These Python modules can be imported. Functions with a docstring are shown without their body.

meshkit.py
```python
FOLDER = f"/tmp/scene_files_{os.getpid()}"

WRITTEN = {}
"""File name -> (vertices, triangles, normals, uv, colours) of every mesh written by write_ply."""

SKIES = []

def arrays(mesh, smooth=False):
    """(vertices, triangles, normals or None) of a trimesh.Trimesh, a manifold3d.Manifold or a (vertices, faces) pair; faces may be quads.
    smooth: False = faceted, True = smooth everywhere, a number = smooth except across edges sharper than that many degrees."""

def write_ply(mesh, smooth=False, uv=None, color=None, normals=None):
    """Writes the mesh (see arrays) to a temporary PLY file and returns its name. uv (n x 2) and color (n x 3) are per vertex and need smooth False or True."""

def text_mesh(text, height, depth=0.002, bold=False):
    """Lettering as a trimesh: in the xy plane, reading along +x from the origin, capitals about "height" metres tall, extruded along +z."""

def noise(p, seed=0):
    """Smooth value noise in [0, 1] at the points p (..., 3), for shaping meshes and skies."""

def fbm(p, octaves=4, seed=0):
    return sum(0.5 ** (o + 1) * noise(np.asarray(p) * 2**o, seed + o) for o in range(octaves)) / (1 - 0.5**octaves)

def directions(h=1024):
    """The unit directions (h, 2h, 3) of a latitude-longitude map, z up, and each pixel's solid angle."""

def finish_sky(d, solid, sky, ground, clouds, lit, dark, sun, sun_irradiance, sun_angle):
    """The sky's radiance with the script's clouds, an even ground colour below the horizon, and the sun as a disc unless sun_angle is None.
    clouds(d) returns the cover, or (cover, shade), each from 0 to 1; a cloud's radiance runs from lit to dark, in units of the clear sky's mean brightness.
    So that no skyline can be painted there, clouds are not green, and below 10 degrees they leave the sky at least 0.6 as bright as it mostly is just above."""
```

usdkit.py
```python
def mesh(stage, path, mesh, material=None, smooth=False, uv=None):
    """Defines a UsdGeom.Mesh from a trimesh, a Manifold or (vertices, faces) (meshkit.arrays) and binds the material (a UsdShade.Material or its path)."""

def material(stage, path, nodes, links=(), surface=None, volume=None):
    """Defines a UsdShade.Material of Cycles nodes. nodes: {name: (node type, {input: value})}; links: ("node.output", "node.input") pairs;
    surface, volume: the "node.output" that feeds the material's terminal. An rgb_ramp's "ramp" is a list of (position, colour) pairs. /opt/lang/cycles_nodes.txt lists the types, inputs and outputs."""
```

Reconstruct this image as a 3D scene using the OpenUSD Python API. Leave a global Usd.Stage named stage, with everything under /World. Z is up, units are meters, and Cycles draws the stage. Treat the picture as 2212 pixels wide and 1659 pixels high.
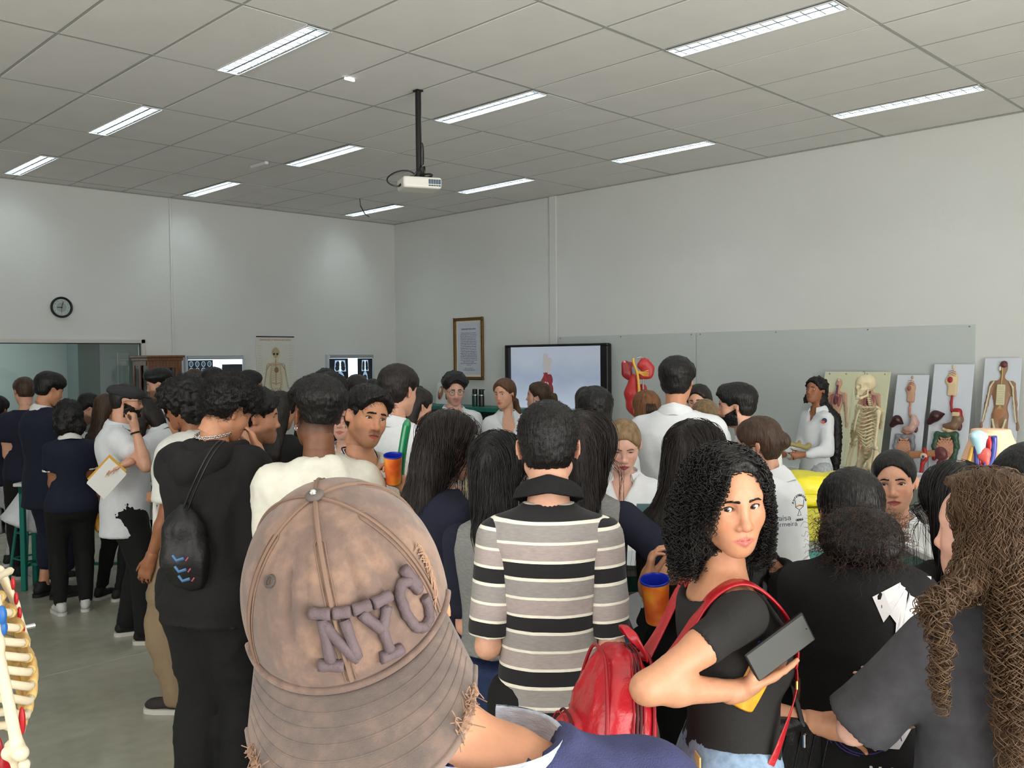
import math, re, numpy as np, trimesh, usdkit, meshkit
from pxr import Usd, UsdGeom, UsdLux, UsdShade, Gf, Sdf, Vt
stage = Usd.Stage.CreateInMemory()
UsdGeom.Xform.Define(stage, '/World')
UsdGeom.Scope.Define(stage, '/World/Looks')
rad, V3 = math.radians, lambda *a: np.array(a, float)
# ------------------------------------------------------------------ camera, light, exposure
EYE = 1.90                                     # the camera is held up at 1.9 m
FPX = 1960.9                                   # focal length in pixels of the 2212 x 1659 frame
YAW, PITCH, ROLL = rad(45.155), rad(-1.704), rad(-0.556)
CEIL, XB, YA = 4.012, 8.88, 11.54              # ceiling height, right wall x, left (far) wall y
FW = V3(math.cos(YAW)*math.cos(PITCH), math.sin(YAW)*math.cos(PITCH), math.sin(PITCH))
_r = V3(math.sin(YAW), -math.cos(YAW), 0); _u = np.cross(_r, FW)
RT = _r*math.cos(ROLL) + _u*math.sin(ROLL); UP = -_r*math.sin(ROLL) + _u*math.cos(ROLL)
CAM = V3(0, 0, EYE)
cam = UsdGeom.Camera.Define(stage, '/World/camera')
cam.AddTransformOp().Set(Gf.Matrix4d(*RT, 0, *UP, 0, *(-FW), 0, *CAM, 1))
cam.CreateHorizontalApertureAttr(36.0); cam.CreateVerticalApertureAttr(27.0)
cam.CreateFocalLengthAttr(36.0*FPX/2212); cam.CreateClippingRangeAttr(Gf.Vec2f(0.05, 200))
cam.CreateFStopAttr(0.0)
cam.CreateExposureAttr(0.98)
def rect_light(name, pos, look, up, w, h, power, color):
    l = UsdLux.RectLight.Define(stage, '/World/'+name)
    f = np.array(look, float); f /= np.linalg.norm(f); r = np.cross(f, up); r /= np.linalg.norm(r); u = np.cross(r, f)
    l.AddTransformOp().Set(Gf.Matrix4d(*r, 0, *u, 0, *(-f), 0, *map(float, pos), 1))
    l.CreateWidthAttr(w); l.CreateHeightAttr(h); l.CreateIntensityAttr(power); l.CreateColorAttr(Gf.Vec3f(*color))
    return l
LAMP, SCREEN, XRAY = 17., .38, .62                # lit tubes, interactive screen, film viewers
rect_light('daylight_doorway', (1.4, -3.15, 1.7), (0, 1, 0), (0, 0, 1), 6.2, 3.0, 3.1, (1., .975, .945))
rect_light('daylight_windows', (-3.35, 1.5, 2.05), (1, 0, 0), (0, 0, 1), 6.0, 2.2, 2.5, (1., .98, .955))
rect_light('sunlit_ground', (1.4, -6.6, .02), (0, .0, 1), (0, 1, 0), 9., 6.4, 5.4, (1., .96, .89))     # paving outside the doorway, bright with sun
# ------------------------------------------------------------------ pixels of the photograph to points of the room
def ray(u, v): return FW + RT*(u-1106)/FPX - UP*(v-829.5)/FPX
def at(u, v, d): return CAM + ray(u, v)*d                      # d: depth along the view axis, metres
def on_x(u, v, x=XB): r = ray(u, v); return CAM + r*(x/r[0])
def on_y(u, v, y=YA): r = ray(u, v); return CAM + r*(y/r[1])
def on_z(u, v, z=0.0): r = ray(u, v); return CAM + r*((z-EYE)/r[2])
# ------------------------------------------------------------------ prims
_names = {}
def numbered(parent, name):
    k = (str(parent), name); n = _names.get(k, 0); _names[k] = n+1
    return name if n == 0 else '%s_%03d' % (name, n)
def _path(name, parent):
    base = '/World' if parent is None else str(parent.GetPath())
    return base + '/' + numbered(base, name)
def tag(p, label=None, cat=None, group=None, kind=None):
    p = p.GetPrim() if hasattr(p, 'GetPrim') else p
    for k, v in (('label', label), ('category', cat), ('group', group), ('kind', kind)):
        if v: p.SetCustomDataByKey(k, v)
    return p
def thing(name, label, cat, loc=(0, 0, 0), rz=0.0, group=None):
    x = UsdGeom.Xform.Define(stage, _path(name, None)); x.AddTranslateOp().Set(Gf.Vec3d(*map(float, loc))); x.AddRotateZOp().Set(float(rz))
    return tag(x, label, cat, group)
def obj(name, mesh, mat, parent=None, smooth=False, prim=None, label=None, kind=None):
    """ONE mesh prim; mesh: trimesh, manifold or (v, f[, ...]); prim: {primvar: per-vertex array}"""
    path = _path(name, parent)
    if isinstance(mesh, tuple): v, f = np.asarray(mesh[0], float), np.asarray(mesh[1], int); n = vnormals(v, f) if smooth else None
    else:
        v, f, n = meshkit.arrays(mesh, smooth)
    m = UsdGeom.Mesh.Define(stage, path)
    m.CreatePointsAttr(Vt.Vec3fArray.FromNumpy(np.ascontiguousarray(v, np.float32)))
    m.CreateFaceVertexCountsAttr(Vt.IntArray.FromNumpy(np.full(len(f), f.shape[1], np.int32)))
    m.CreateFaceVertexIndicesAttr(Vt.IntArray.FromNumpy(np.ascontiguousarray(f, np.int32).ravel()))
    m.CreateSubdivisionSchemeAttr('none')
    if n is not None:
        m.CreateNormalsAttr(Vt.Vec3fArray.FromNumpy(np.ascontiguousarray(n, np.float32))); m.SetNormalsInterpolation('vertex')
    for k, a in (prim or {}).items():
        UsdGeom.PrimvarsAPI(m).CreatePrimvar(k, Sdf.ValueTypeNames.Color3fArray if k == 'tint' else Sdf.ValueTypeNames.Float3Array, 'vertex').Set(Vt.Vec3fArray.FromNumpy(np.ascontiguousarray(a, np.float32)))
    if mat is not None: UsdShade.MaterialBindingAPI.Apply(m.GetPrim()).Bind(mat)
    STAT[0] += len(f)*(f.shape[1]-2)
    return tag(m, label, None, None, kind)
STAT = [0, 0]
def curves(name, pts, width, mat, parent=None, kind='stuff', label=None):
    """pts: (n, k, 3) strands; width: scalar or (k,)"""
    n, k, _ = pts.shape
    c = UsdGeom.BasisCurves.Define(stage, _path(name, parent))
    c.CreateTypeAttr('linear'); c.CreateCurveVertexCountsAttr(Vt.IntArray.FromNumpy(np.full(n, k, np.int32)))
    c.CreatePointsAttr(Vt.Vec3fArray.FromNumpy(np.ascontiguousarray(pts.reshape(-1, 3), np.float32)))
    w = np.broadcast_to(np.asarray(width, np.float32), (n, k)).ravel()
    c.CreateWidthsAttr(Vt.FloatArray.FromNumpy(np.ascontiguousarray(w))); c.SetWidthsInterpolation('vertex')
    UsdShade.MaterialBindingAPI.Apply(c.GetPrim()).Bind(mat)
    STAT[1] += n*(k-1)*6
    return tag(c, label, None, None, kind)
def struct(p): return tag(p, None, None, None, 'structure')
def vnormals(v, f):
    n = np.zeros_like(v)
    if f.shape[1] == 4: fn = np.cross(v[f[:, 2]]-v[f[:, 0]], v[f[:, 3]]-v[f[:, 1]])
    else: fn = np.cross(v[f[:, 1]]-v[f[:, 0]], v[f[:, 2]]-v[f[:, 0]])
    for k in range(f.shape[1]):
        for c in range(3): n[:, c] += np.bincount(f[:, k], fn[:, c], len(v))
    return n/np.maximum(np.linalg.norm(n, axis=1, keepdims=True), 1e-12)
# ------------------------------------------------------------------ materials
def C(r, g, b):                                # sRGB 0-255 to linear
    x = np.array([r, g, b], float)/255
    return tuple(np.where(x <= .04045, x/12.92, ((x+.055)/1.055)**2.4))
_mats = {}
def mat(name, color=(.5, .5, .5), rough=.5, metal=0., spec=None, noise=0., nscale=20., bump=0., bscale=80., emit=None, estr=0., trans=0., ior=1.45, coat=0., sheen=0., attr=None, sss=0., coords='object', stretch=None, alpha=None):
    """principled surface; noise: how much the colour varies; bump: metres of relief"""
    if name in _mats: return _mats[name]
    p = {'roughness': rough, 'metallic': metal, 'base_color': color, 'ior': ior}
    if trans: p['transmission_weight'] = trans
    if coat: p['coat_weight'] = coat; p['coat_roughness'] = .15
    if sheen: p['sheen_weight'] = sheen; p['sheen_roughness'] = .5
    if spec is not None: p['specular_ior_level'] = spec
    if sss: p['subsurface_weight'] = sss; p['subsurface_radius'] = (1., .35, .2); p['subsurface_scale'] = .006
    if emit is not None: p['emission_color'] = emit; p['emission_strength'] = estr
    if alpha is not None: p['alpha'] = alpha
    N, L = {'p': ('principled_bsdf', p)}, []
    if noise or bump:
        N['tc'] = ('texture_coordinate', {})
        src = 'tc.object'
        if stretch is not None:
            N['mp'] = ('mapping', {'scale': stretch}); L.append((src, 'mp.vector')); src = 'mp.vector'
    if attr:
        N['at'] = ('attribute', {'attribute': attr}); base = 'at.color'
    if noise:
        N['n'] = ('noise_texture', {'scale': nscale, 'detail': 4.}); L.append((src, 'n.vector'))
        N['r'] = ('map_range', {'from_min': .3, 'from_max': .7, 'to_min': 1-noise, 'to_max': 1+noise, 'clamp': True}); L.append(('n.fac', 'r.value'))
        N['m'] = ('vector_math', {'math_type': 'multiply', 'vector1': color}); L.append(('r.result', 'm.vector2'))
        if attr: L.append((base, 'm.vector1'))
        L.append(('m.vector', 'p.base_color'))
    elif attr: L.append((base, 'p.base_color'))
    if bump:
        N['bn'] = ('noise_texture', {'scale': bscale, 'detail': 3.}); L.append((src, 'bn.vector'))
        N['b'] = ('bump', {'distance': bump, 'strength': 1.}); L += [('bn.fac', 'b.height'), ('b.normal', 'p.normal')]
    _mats[name] = usdkit.material(stage, '/World/Looks/'+name, N, L, surface='p.BSDF')
    return _mats[name]
# ------------------------------------------------------------------ solids from distance fields, meshed with surface nets
def unit(a): a = np.asarray(a, float); return a/max(np.linalg.norm(a), 1e-9)
def frame(x, z):                               # columns: x (forward), y (left), z (up)
    x = unit(x); y = unit(np.cross(z, x)); return np.stack([x, y, np.cross(x, y)], 1)
def rotz(a): c, s = math.cos(a), math.sin(a); return np.array([[c, -s, 0], [s, c, 0], [0, 0, 1.]])
def roty(a): c, s = math.cos(a), math.sin(a); return np.array([[c, 0, s], [0, 1, 0], [-s, 0, c]])
def rotx(a): c, s = math.cos(a), math.sin(a); return np.array([[1, 0, 0], [0, c, -s], [0, s, c]])
class S:
    """a list of primitives, joined (k > 0: blended) in order"""
    def __init__(s): s.p = []
    def add(s, fn, lo, hi, k=.0, op='u'): s.p.append((fn, np.asarray(lo, float), np.asarray(hi, float), k, op)); return s
    def ball(s, c, r, k=.0, op='u'):
        c = np.asarray(c, np.float32)
        return s.add(lambda P: np.sqrt(((P-c)**2).sum(-1))-r, c-r, c+r, k, op)
    def cone(s, a, b, ra, rb=None, k=.0, op='u', flat=None, cut=False):
        """capsule from a to b, tapering; flat=(axis, factor) thins it along axis; cut: flat ends"""
        rb = ra if rb is None else rb
        a, b = np.asarray(a, np.float32), np.asarray(b, np.float32); ba = b-a; L = float(np.sqrt(ba@ba))+1e-9; d = ba/L
        if flat is not None: fn_, ff = unit(flat[0]).astype(np.float32), np.float32(flat[1]-1)
        def fn(P):
            q = P-a; t = q@d; h = np.clip(t/L, 0, 1)
            q = q-h[..., None]*ba
            if flat is not None: q = q+((q@fn_)*ff)[..., None]*fn_
            r = np.sqrt((q*q).sum(-1))-(ra+(rb-ra)*h)
            if cut: r = np.maximum(r, np.maximum(t-L, -t))
            return r
        R = max(ra, rb)
        return s.add(fn, np.minimum(a, b)-R, np.maximum(a, b)+R, k, op)
    def path(s, pts, rs, k=.0, **kw):
        rs = [rs]*len(pts) if np.ndim(rs) == 0 else rs
        for i in range(len(pts)-1): s.cone(pts[i], pts[i+1], rs[i], rs[i+1], k, **kw)
        return s
    def ell(s, c, r, R=None, k=.0, op='u'):
        c, r = np.asarray(c, np.float32), np.asarray(r, np.float32); R_ = None if R is None else np.asarray(R, np.float32)
        def fn(P):
            q = P-c
            if R_ is not None: q = q@R_
            k0 = np.sqrt(((q/r)**2).sum(-1)); k1 = np.sqrt(((q/(r*r))**2).sum(-1))
            return k0*(k0-1)/np.maximum(k1, 1e-6)
        m = r if R is None else np.abs(R_)@r
        return s.add(fn, c-m, c+m, k, op)
    def box(s, c, half, R=None, rnd=.0, k=.0, op='u'):
        c, h = np.asarray(c, np.float32), np.asarray(half, np.float32)-np.float32(rnd); R_ = None if R is None else np.asarray(R, np.float32)
        def fn(P):
            q = P-c
            if R_ is not None: q = q@R_
            q = np.abs(q)-h
            return np.sqrt((np.maximum(q, 0)**2).sum(-1))+np.minimum(q.max(-1), 0)-rnd
        m = np.asarray(half, float) if R is None else np.abs(R_)@np.asarray(half, float)
        return s.add(fn, c-m, c+m, k, op)
    def loft(s, t, R, zs, wy, xf, xb, cx=0., e=2.2, k=.0, op='u', rnd=.02):
        """upright solid in the frame R at t: half width wy, front xf and back xb depth at the heights zs"""
        from scipy.interpolate import PchipInterpolator
        zz = np.linspace(zs[0], zs[-1], 160)
        rs = lambda a: (PchipInterpolator(zs, np.broadcast_to(a, len(zs)))(zz)).astype(np.float32)
        W, A, B, X = rs(wy), rs(xf), rs(xb), rs(cx); t = np.asarray(t, np.float32); R = np.asarray(R, np.float32)
        i0, i1 = np.float32(zs[0]), np.float32(zs[-1])
        def fn(P):
            q = (P-t)@R; z = q[..., 2]
            g = np.clip((z-i0)/(i1-i0)*159, 0, 159); j = np.minimum(g.astype(np.int32), 158); w = g-j
            I = lambda a: a[j]*(1-w)+a[j+1]*w
            x, y = q[..., 0]-I(X), np.abs(q[..., 1])
            b = np.where(x > 0, I(A), I(B)); a = I(W)
            d = ((y/a)**e+(np.abs(x)/b)**e)**(1/e)
            d = (d-1)*np.minimum(a, b)
            return np.maximum(d, np.maximum(i0-z, z-i1)+rnd*0)
        m = np.array([max(A.max()+np.abs(X).max(), B.max()+np.abs(X).max()), W.max()])
        cs = np.array([[x, y, z] for x in (-m[0], m[0]) for y in (-m[1], m[1]) for z in (zs[0], zs[-1])])@R.T+t
        return s.add(fn, cs.min(0), cs.max(0), k, op)
    def fn(s, f, lo, hi, k=.0, op='u'): return s.add(f, lo, hi, k, op)
    def grid(s, h, lo=None, hi=None, pad=None):
        u = [p for p in s.p if p[4] == 'u']
        pad = 2.5*h if pad is None else pad
        lo = np.min([p[1] for p in u], 0)-pad if lo is None else np.asarray(lo, float)
        hi = np.max([p[2] for p in u], 0)+pad if hi is None else np.asarray(hi, float)
        n = np.maximum(np.ceil((hi-lo)/h).astype(int)+1, 3)
        ax = [(lo[i]+h*np.arange(n[i])).astype(np.float32) for i in range(3)]
        G = np.full(n, 1., np.float32)
        for fn, a, b, k, op in s.p:
            m = k+2.5*h if op != 'i' else 1e9
            i0 = np.clip(np.floor((a-m-lo)/h).astype(np.int64), 0, n) if op != 'i' else np.zeros(3, int)
            i1 = np.clip(np.ceil((b+m-lo)/h).astype(np.int64)+1, 0, n) if op != 'i' else n
            if (i1 <= i0).any(): continue
            sl = tuple(slice(*x) for x in zip(i0, i1))
            P = np.stack(np.meshgrid(ax[0][sl[0]], ax[1][sl[1]], ax[2][sl[2]], indexing='ij'), -1)
            d = fn(P); g = G[sl]
            if op == 'u':
                if k > 0: hh = np.maximum(k-np.abs(g-d), 0)/k; G[sl] = np.minimum(g, d)-hh*hh*k*.25
                else: G[sl] = np.minimum(g, d)
            elif op == 's':
                if k > 0: hh = np.maximum(k-np.abs(-d-g), 0)/k; G[sl] = np.maximum(g, -d)+hh*hh*k*.25
                else: G[sl] = np.maximum(g, -d)
            else: G[sl] = np.maximum(g, d)
        return G, lo, h
    def mesh(s, h, lo=None, hi=None, relax=1, floor=None):
        G, lo, h = s.grid(h, lo, hi)
        return nets(G, lo, h, relax)
_E = [(a, b) for a in range(8) for b in range(a+1, 8) if bin(a ^ b).count('1') == 1]
def nets(G, lo, h, relax=1):
    s = G < 0; n = np.array(G.shape)
    c = np.zeros(n-1, np.int8)
    off = [(i >> 2 & 1, i >> 1 & 1, i & 1) for i in range(8)]
    for o in off: c += s[o[0]:n[0]-1+o[0], o[1]:n[1]-1+o[1], o[2]:n[2]-1+o[2]]
    I = np.argwhere((c > 0) & (c < 8))
    if len(I) == 0: return np.zeros((0, 3)), np.zeros((0, 4), int)
    val = np.stack([G[I[:, 0]+o[0], I[:, 1]+o[1], I[:, 2]+o[2]] for o in off], 1)
    acc, cnt = np.zeros((len(I), 3)), np.zeros(len(I)); O = np.array(off, float)
    for a, b in _E:
        va, vb = val[:, a], val[:, b]; m = (va < 0) != (vb < 0)
        t = np.where(m, va/np.where(m, va-vb, 1), 0)
        acc += np.where(m[:, None], O[a]+t[:, None]*(O[b]-O[a]), 0); cnt += m
    v = lo+h*(I+acc/cnt[:, None])
    idx = np.full(n-1, -1, np.int64); idx[tuple(I.T)] = np.arange(len(I))
    F = []
    for ax in range(3):
        a, b = (ax+1) % 3, (ax+2) % 3
        sl0 = [slice(1, n[k]-1) for k in range(3)]; sl1 = list(sl0); sl0[ax] = slice(0, n[ax]-1); sl1[ax] = slice(1, n[ax])
        s0, s1 = s[tuple(sl0)], s[tuple(sl1)]
        for flip, m in ((False, s0 & ~s1), (True, s1 & ~s0)):
            e = np.argwhere(m)
            if len(e) == 0: continue
            e[:, a] += 1; e[:, b] += 1
            def at_(da, db): q = e.copy(); q[:, a] += da; q[:, b] += db; return idx[tuple(q.T)]
            q = np.stack([at_(-1, -1), at_(0, -1), at_(0, 0), at_(-1, 0)], 1)
            F.append(q[:, ::-1] if flip else q)
    f = np.vstack(F) if F else np.zeros((0, 4), int)
    for _ in range(relax): v = laplace(v, f, .4)
    return v, f
def laplace(v, f, w):
    e = np.vstack([f[:, [0, 1]], f[:, [1, 2]], f[:, [2, 3]], f[:, [3, 0]]])
    d = np.bincount(e[:, 0], minlength=len(v))+np.bincount(e[:, 1], minlength=len(v))
    o = np.empty_like(v)
    for c in range(3): o[:, c] = np.bincount(e[:, 0], v[e[:, 1], c], len(v))+np.bincount(e[:, 1], v[e[:, 0], c], len(v))
    return v+w*(o/np.maximum(d, 1)[:, None]-v)
def join(*ms):
    v, f, o = [], [], 0
    for a, b in ms:
        v.append(a); f.append(np.asarray(b)+o); o += len(a)
    return np.vstack(v), np.vstack(f)
def quads(m):                                  # trimesh or (v, tri) to the quad form used by join
    v, f = (m.vertices, m.faces) if hasattr(m, 'faces') else m
    f = np.asarray(f)
    return (np.asarray(v, float), f if f.shape[1] == 4 else np.hstack([f, f[:, 2:3]]))
def push(v, f, fn):                            # displaces along the normals by fn(v)
    return v+vnormals(v, f)*fn(v)[:, None]
def sstep(a, b, x): t = np.clip((x-a)/(b-a), 0, 1); return t*t*(3-2*t)
# ------------------------------------------------------------------ heads (local frame: x forward, y left, z up, origin midway between the ears at eye level)
def head_sdf(sex='f', jaw=1., nose=1., mouth=0., lids=1., lip=1., round_=0.):
    m = sex == 'm'; H = S(); j = jaw*(1.0 if m else .93)
    H.ell((-.014, 0, .032), (.097, .0755, .085))
    H.ell((.032, 0, -.032), (.0565, .0595+.002*round_, .077), k=.03)
    H.ell((.028, 0, .03), (.062, .0615, .062), k=.02)
    for y in (1, -1):
        H.cone((.0, y*.0475*j, -.058), (.058, y*.017*j, -.0985), .019, .0155, k=.03)
        H.ell((.049, y*.037, -.029), (.024, .022+.003*round_, .025), k=.03)
        H.cone((.0775, y*.012, .0195), (.066, y*.041, .021), .0105 if m else .0085, .009, k=.02)
    H.ball((.068 if not m else .071, 0, -.1), .0155 if not m else .0175, k=.028)
    H.ell((.0665, 0, -.07), (.0235, .035, .027), k=.025)
    for y in (1, -1):                          # sockets, eyelids
        H.ball((.0925, y*.0325, .003), .0155, k=.016, op='s')
        H.ell((.0655, y*.0318, .0005), (.0140, .0152, .0140), k=.005)
    H.cone((.0835, 0, .012), (.0985, 0, -.031), .0075*nose, .0088*nose, k=.014)
    H.ball((.1005, 0, -.0365), .0108*nose, k=.009)
    for y in (1, -1): H.ell((.0905, y*.0125*nose, -.0405), (.0105, .0072*nose, .0078), k=.007)
    for y in (1, -1): H.ell((.098, y*.0068*nose, -.0485), (.006, .0035, .004), k=.003, op='s')
    o = .004*mouth
    for y in (1, -1):
        H.cone((.0905, y*.0045, -.0655+o*.3), (.0800, y*.0255, -.0695), .0054*lip, .0030, k=.006)
        H.cone((.0890, 0, -.0775-o), (.0800, y*.0235, -.0715), .0070*lip, .0032, k=.006)
    for y in (1, -1): H.cone((.0972, 0, -.0712-o*.4), (.0835, y*.0255, -.0702), .0018+o*.9, .0011, k=.002, op='s')
    H.cone((.0965, 0, -.05), (.0965, 0, -.062), .003, .0035, k=.006, op='s')
    if lids > 0:
        hu, hl, w = .0064*lids, .0044*min(lids, 1.1), .0152
        Ru, Rl = (w*w+hu*hu)/(2*hu), (w*w+hl*hl)/(2*hl)
        for y in (1, -1):
            def op(P, y=y):
                dy, dz = P[..., 1]-y*.0318, P[..., 2]-.0008-.06*(P[..., 1]*y-.0318)
                d = np.maximum(np.sqrt(dy**2+(dz-hu+Ru)**2)-Ru, np.sqrt(dy**2+(dz+hl-Rl)**2)-Rl)
                return np.maximum(d, .0625-P[..., 0])
            H.fn(op, (.06, y*.0318-.016, -.008), (.085, y*.0318+.016, .01), k=.001, op='s')
    for y in (1, -1):
        R = rotz(y*rad(-32))@roty(rad(-10))
        H.ell((-.012, y*.0805, -.008), (.0190, .0062, .0320), R=R, k=.006)
        H.ell((-.006, y*.0888, -.006), (.0095, .0052, .0155), R=R, k=.004, op='s')
    H.cone((-.022, 0, -.05), (-.03, 0, -.17), .054 if m else .0465, .056 if m else .046, k=.02)
    return H
def skin_tint(q, col, lipc, sex, stub=0., hairc=(.02, .015, .012), fade=0., blush=.12):
    """colour of the skin at the head-local points q: lips, blush, stubble, shaved nape"""
    x, y, z = q.T; t = np.tile(np.array(col), (len(q), 1))
    fr = sstep(.03, .06, x)
    b = np.exp(-((np.abs(y)-.036)**2+(z+.03)**2)/.0005)+.8*np.exp(-((y)**2+(z+.037)**2)/.00018)+.6*sstep(.07, .08, np.abs(y))*(x < .03)
    t = t*(1-(b*blush)[:, None]*np.array([-.15, .9, 1.]))
    zl = np.where(z > -.0712, (z+.0668)/.0068, (z+.0765)/.0088)
    lm = sstep(1.25, .75, np.sqrt((y/.0275)**2+np.where(z > -.0712, ((z+.0712)/(.0105-.25*np.abs(y)))**2, ((z+.0712)/(.0145-.30*np.abs(y)))**2)))*sstep(.07, .076, x)
    t = t*(1-lm[:, None])+np.array(lipc)*lm[:, None]
    if stub > 0:
        bm = sstep(-.035, -.055, z+.25*np.maximum(0, .05-x))*sstep(-.03, .0, x)*(1-lm)
        mu = np.exp(-(z+.057)**2/.00006)*(np.abs(y) < .026)*fr
        k = np.clip((bm*.8+mu)*stub, 0, .85)[:, None]; t = t*(1-k)+np.array(hairc)*k
    if fade > 0:
        k = (fade*sstep(-.09, -.03, z)*sstep(.03, -.0, x)*sstep(.0, -.005, np.where(np.abs(y) > .0745, 1, -1)*.01+0*z))[:, None]*.9
        t = t*(1-k)+np.array(hairc)*k
    return np.clip(t, 0, 1)
def hairline(q, front=.066, nape=-.062, side=.0):
    """lowest z at which hair grows"""
    x, y = q[..., 0], np.abs(q[..., 1])
    return np.interp(x, [-.11, -.05, -.028, -.018, .012, .03, .052, .075, .1], [nape, nape+.006, nape+.018, .012+side, .016+side, -.005+side, .036, front, front+.004])+np.where(x > .045, .010-11*y*y, 0)*np.clip((x-.045)/.02, 0, 1)
# ------------------------------------------------------------------ people
SKIN = mat('skin', (.5, .3, .2), .48, attr='tint', noise=.05, nscale=70, bump=.0003, bscale=420)
EYE_M = mat('eyeball', (1, 1, 1), .08, attr='tint', coat=.6)
TONES = dict(pale=(C(214, 168, 148), C(176, 98, 92)), fair=(C(206, 156, 130), C(172, 96, 88)), tan=(C(190, 136, 104), C(158, 88, 76)),
             olive=(C(176, 122, 90), C(150, 84, 72)), brown=(C(150, 98, 68), C(136, 78, 66)), dark=(C(112, 72, 50), C(110, 66, 56)))
HAIRC = dict(black=C(15, 13, 12), dark=C(28, 21, 18), brown=C(62, 44, 32), chest=C(84, 58, 38), auburn=C(104, 66, 36), blond=C(120, 97, 68), grey=C(120, 112, 100), curlbrown=C(80, 60, 42))
def hair_mat(c, rough=.42):
    return mat('hair_'+c, HAIRC[c], rough, spec=.35, noise=.35, nscale=60, bump=.004, bscale=160, stretch=(1, 1, .12))
def strand_mat(c): return mat('strand_'+c, HAIRC[c], .38, spec=.4, noise=.3, nscale=30)
def cloth(name, col, kind='cotton'):
    a = dict(cotton=dict(rough=.85, noise=.05, nscale=30, bump=.0012, bscale=500), coat=dict(rough=.8, noise=.03, nscale=18, bump=.0012, bscale=340),
             denim=dict(rough=.85, noise=.22, nscale=55, bump=.0015, bscale=600), heather=dict(rough=.9, noise=.16, nscale=160, stretch=(.35, .35, 1.6), bump=.001, bscale=500),
             leather=dict(rough=.38, noise=.06, nscale=25, bump=.0012, bscale=420), washed=dict(rough=.95, noise=.2, nscale=22, bump=.0012, bscale=500))[kind]
    return mat('cloth_'+name, col, **a)
def ik(A, W, l1, l2, pole):
    A, W = np.asarray(A, float), np.asarray(W, float); d = W-A; D = np.linalg.norm(d)
    if D > (l1+l2)*.998: W = A+d/D*(l1+l2)*.998; D = (l1+l2)*.998; d = W-A
    u = d/D; p = np.asarray(pole, float)-np.dot(pole, u)*u; p = unit(p)
    a = (l1*l1-l2*l2+D*D)/(2*D); h = math.sqrt(max(l1*l1-a*a, 0))
    return A+u*a+p*h, W
class Body: pass
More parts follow.
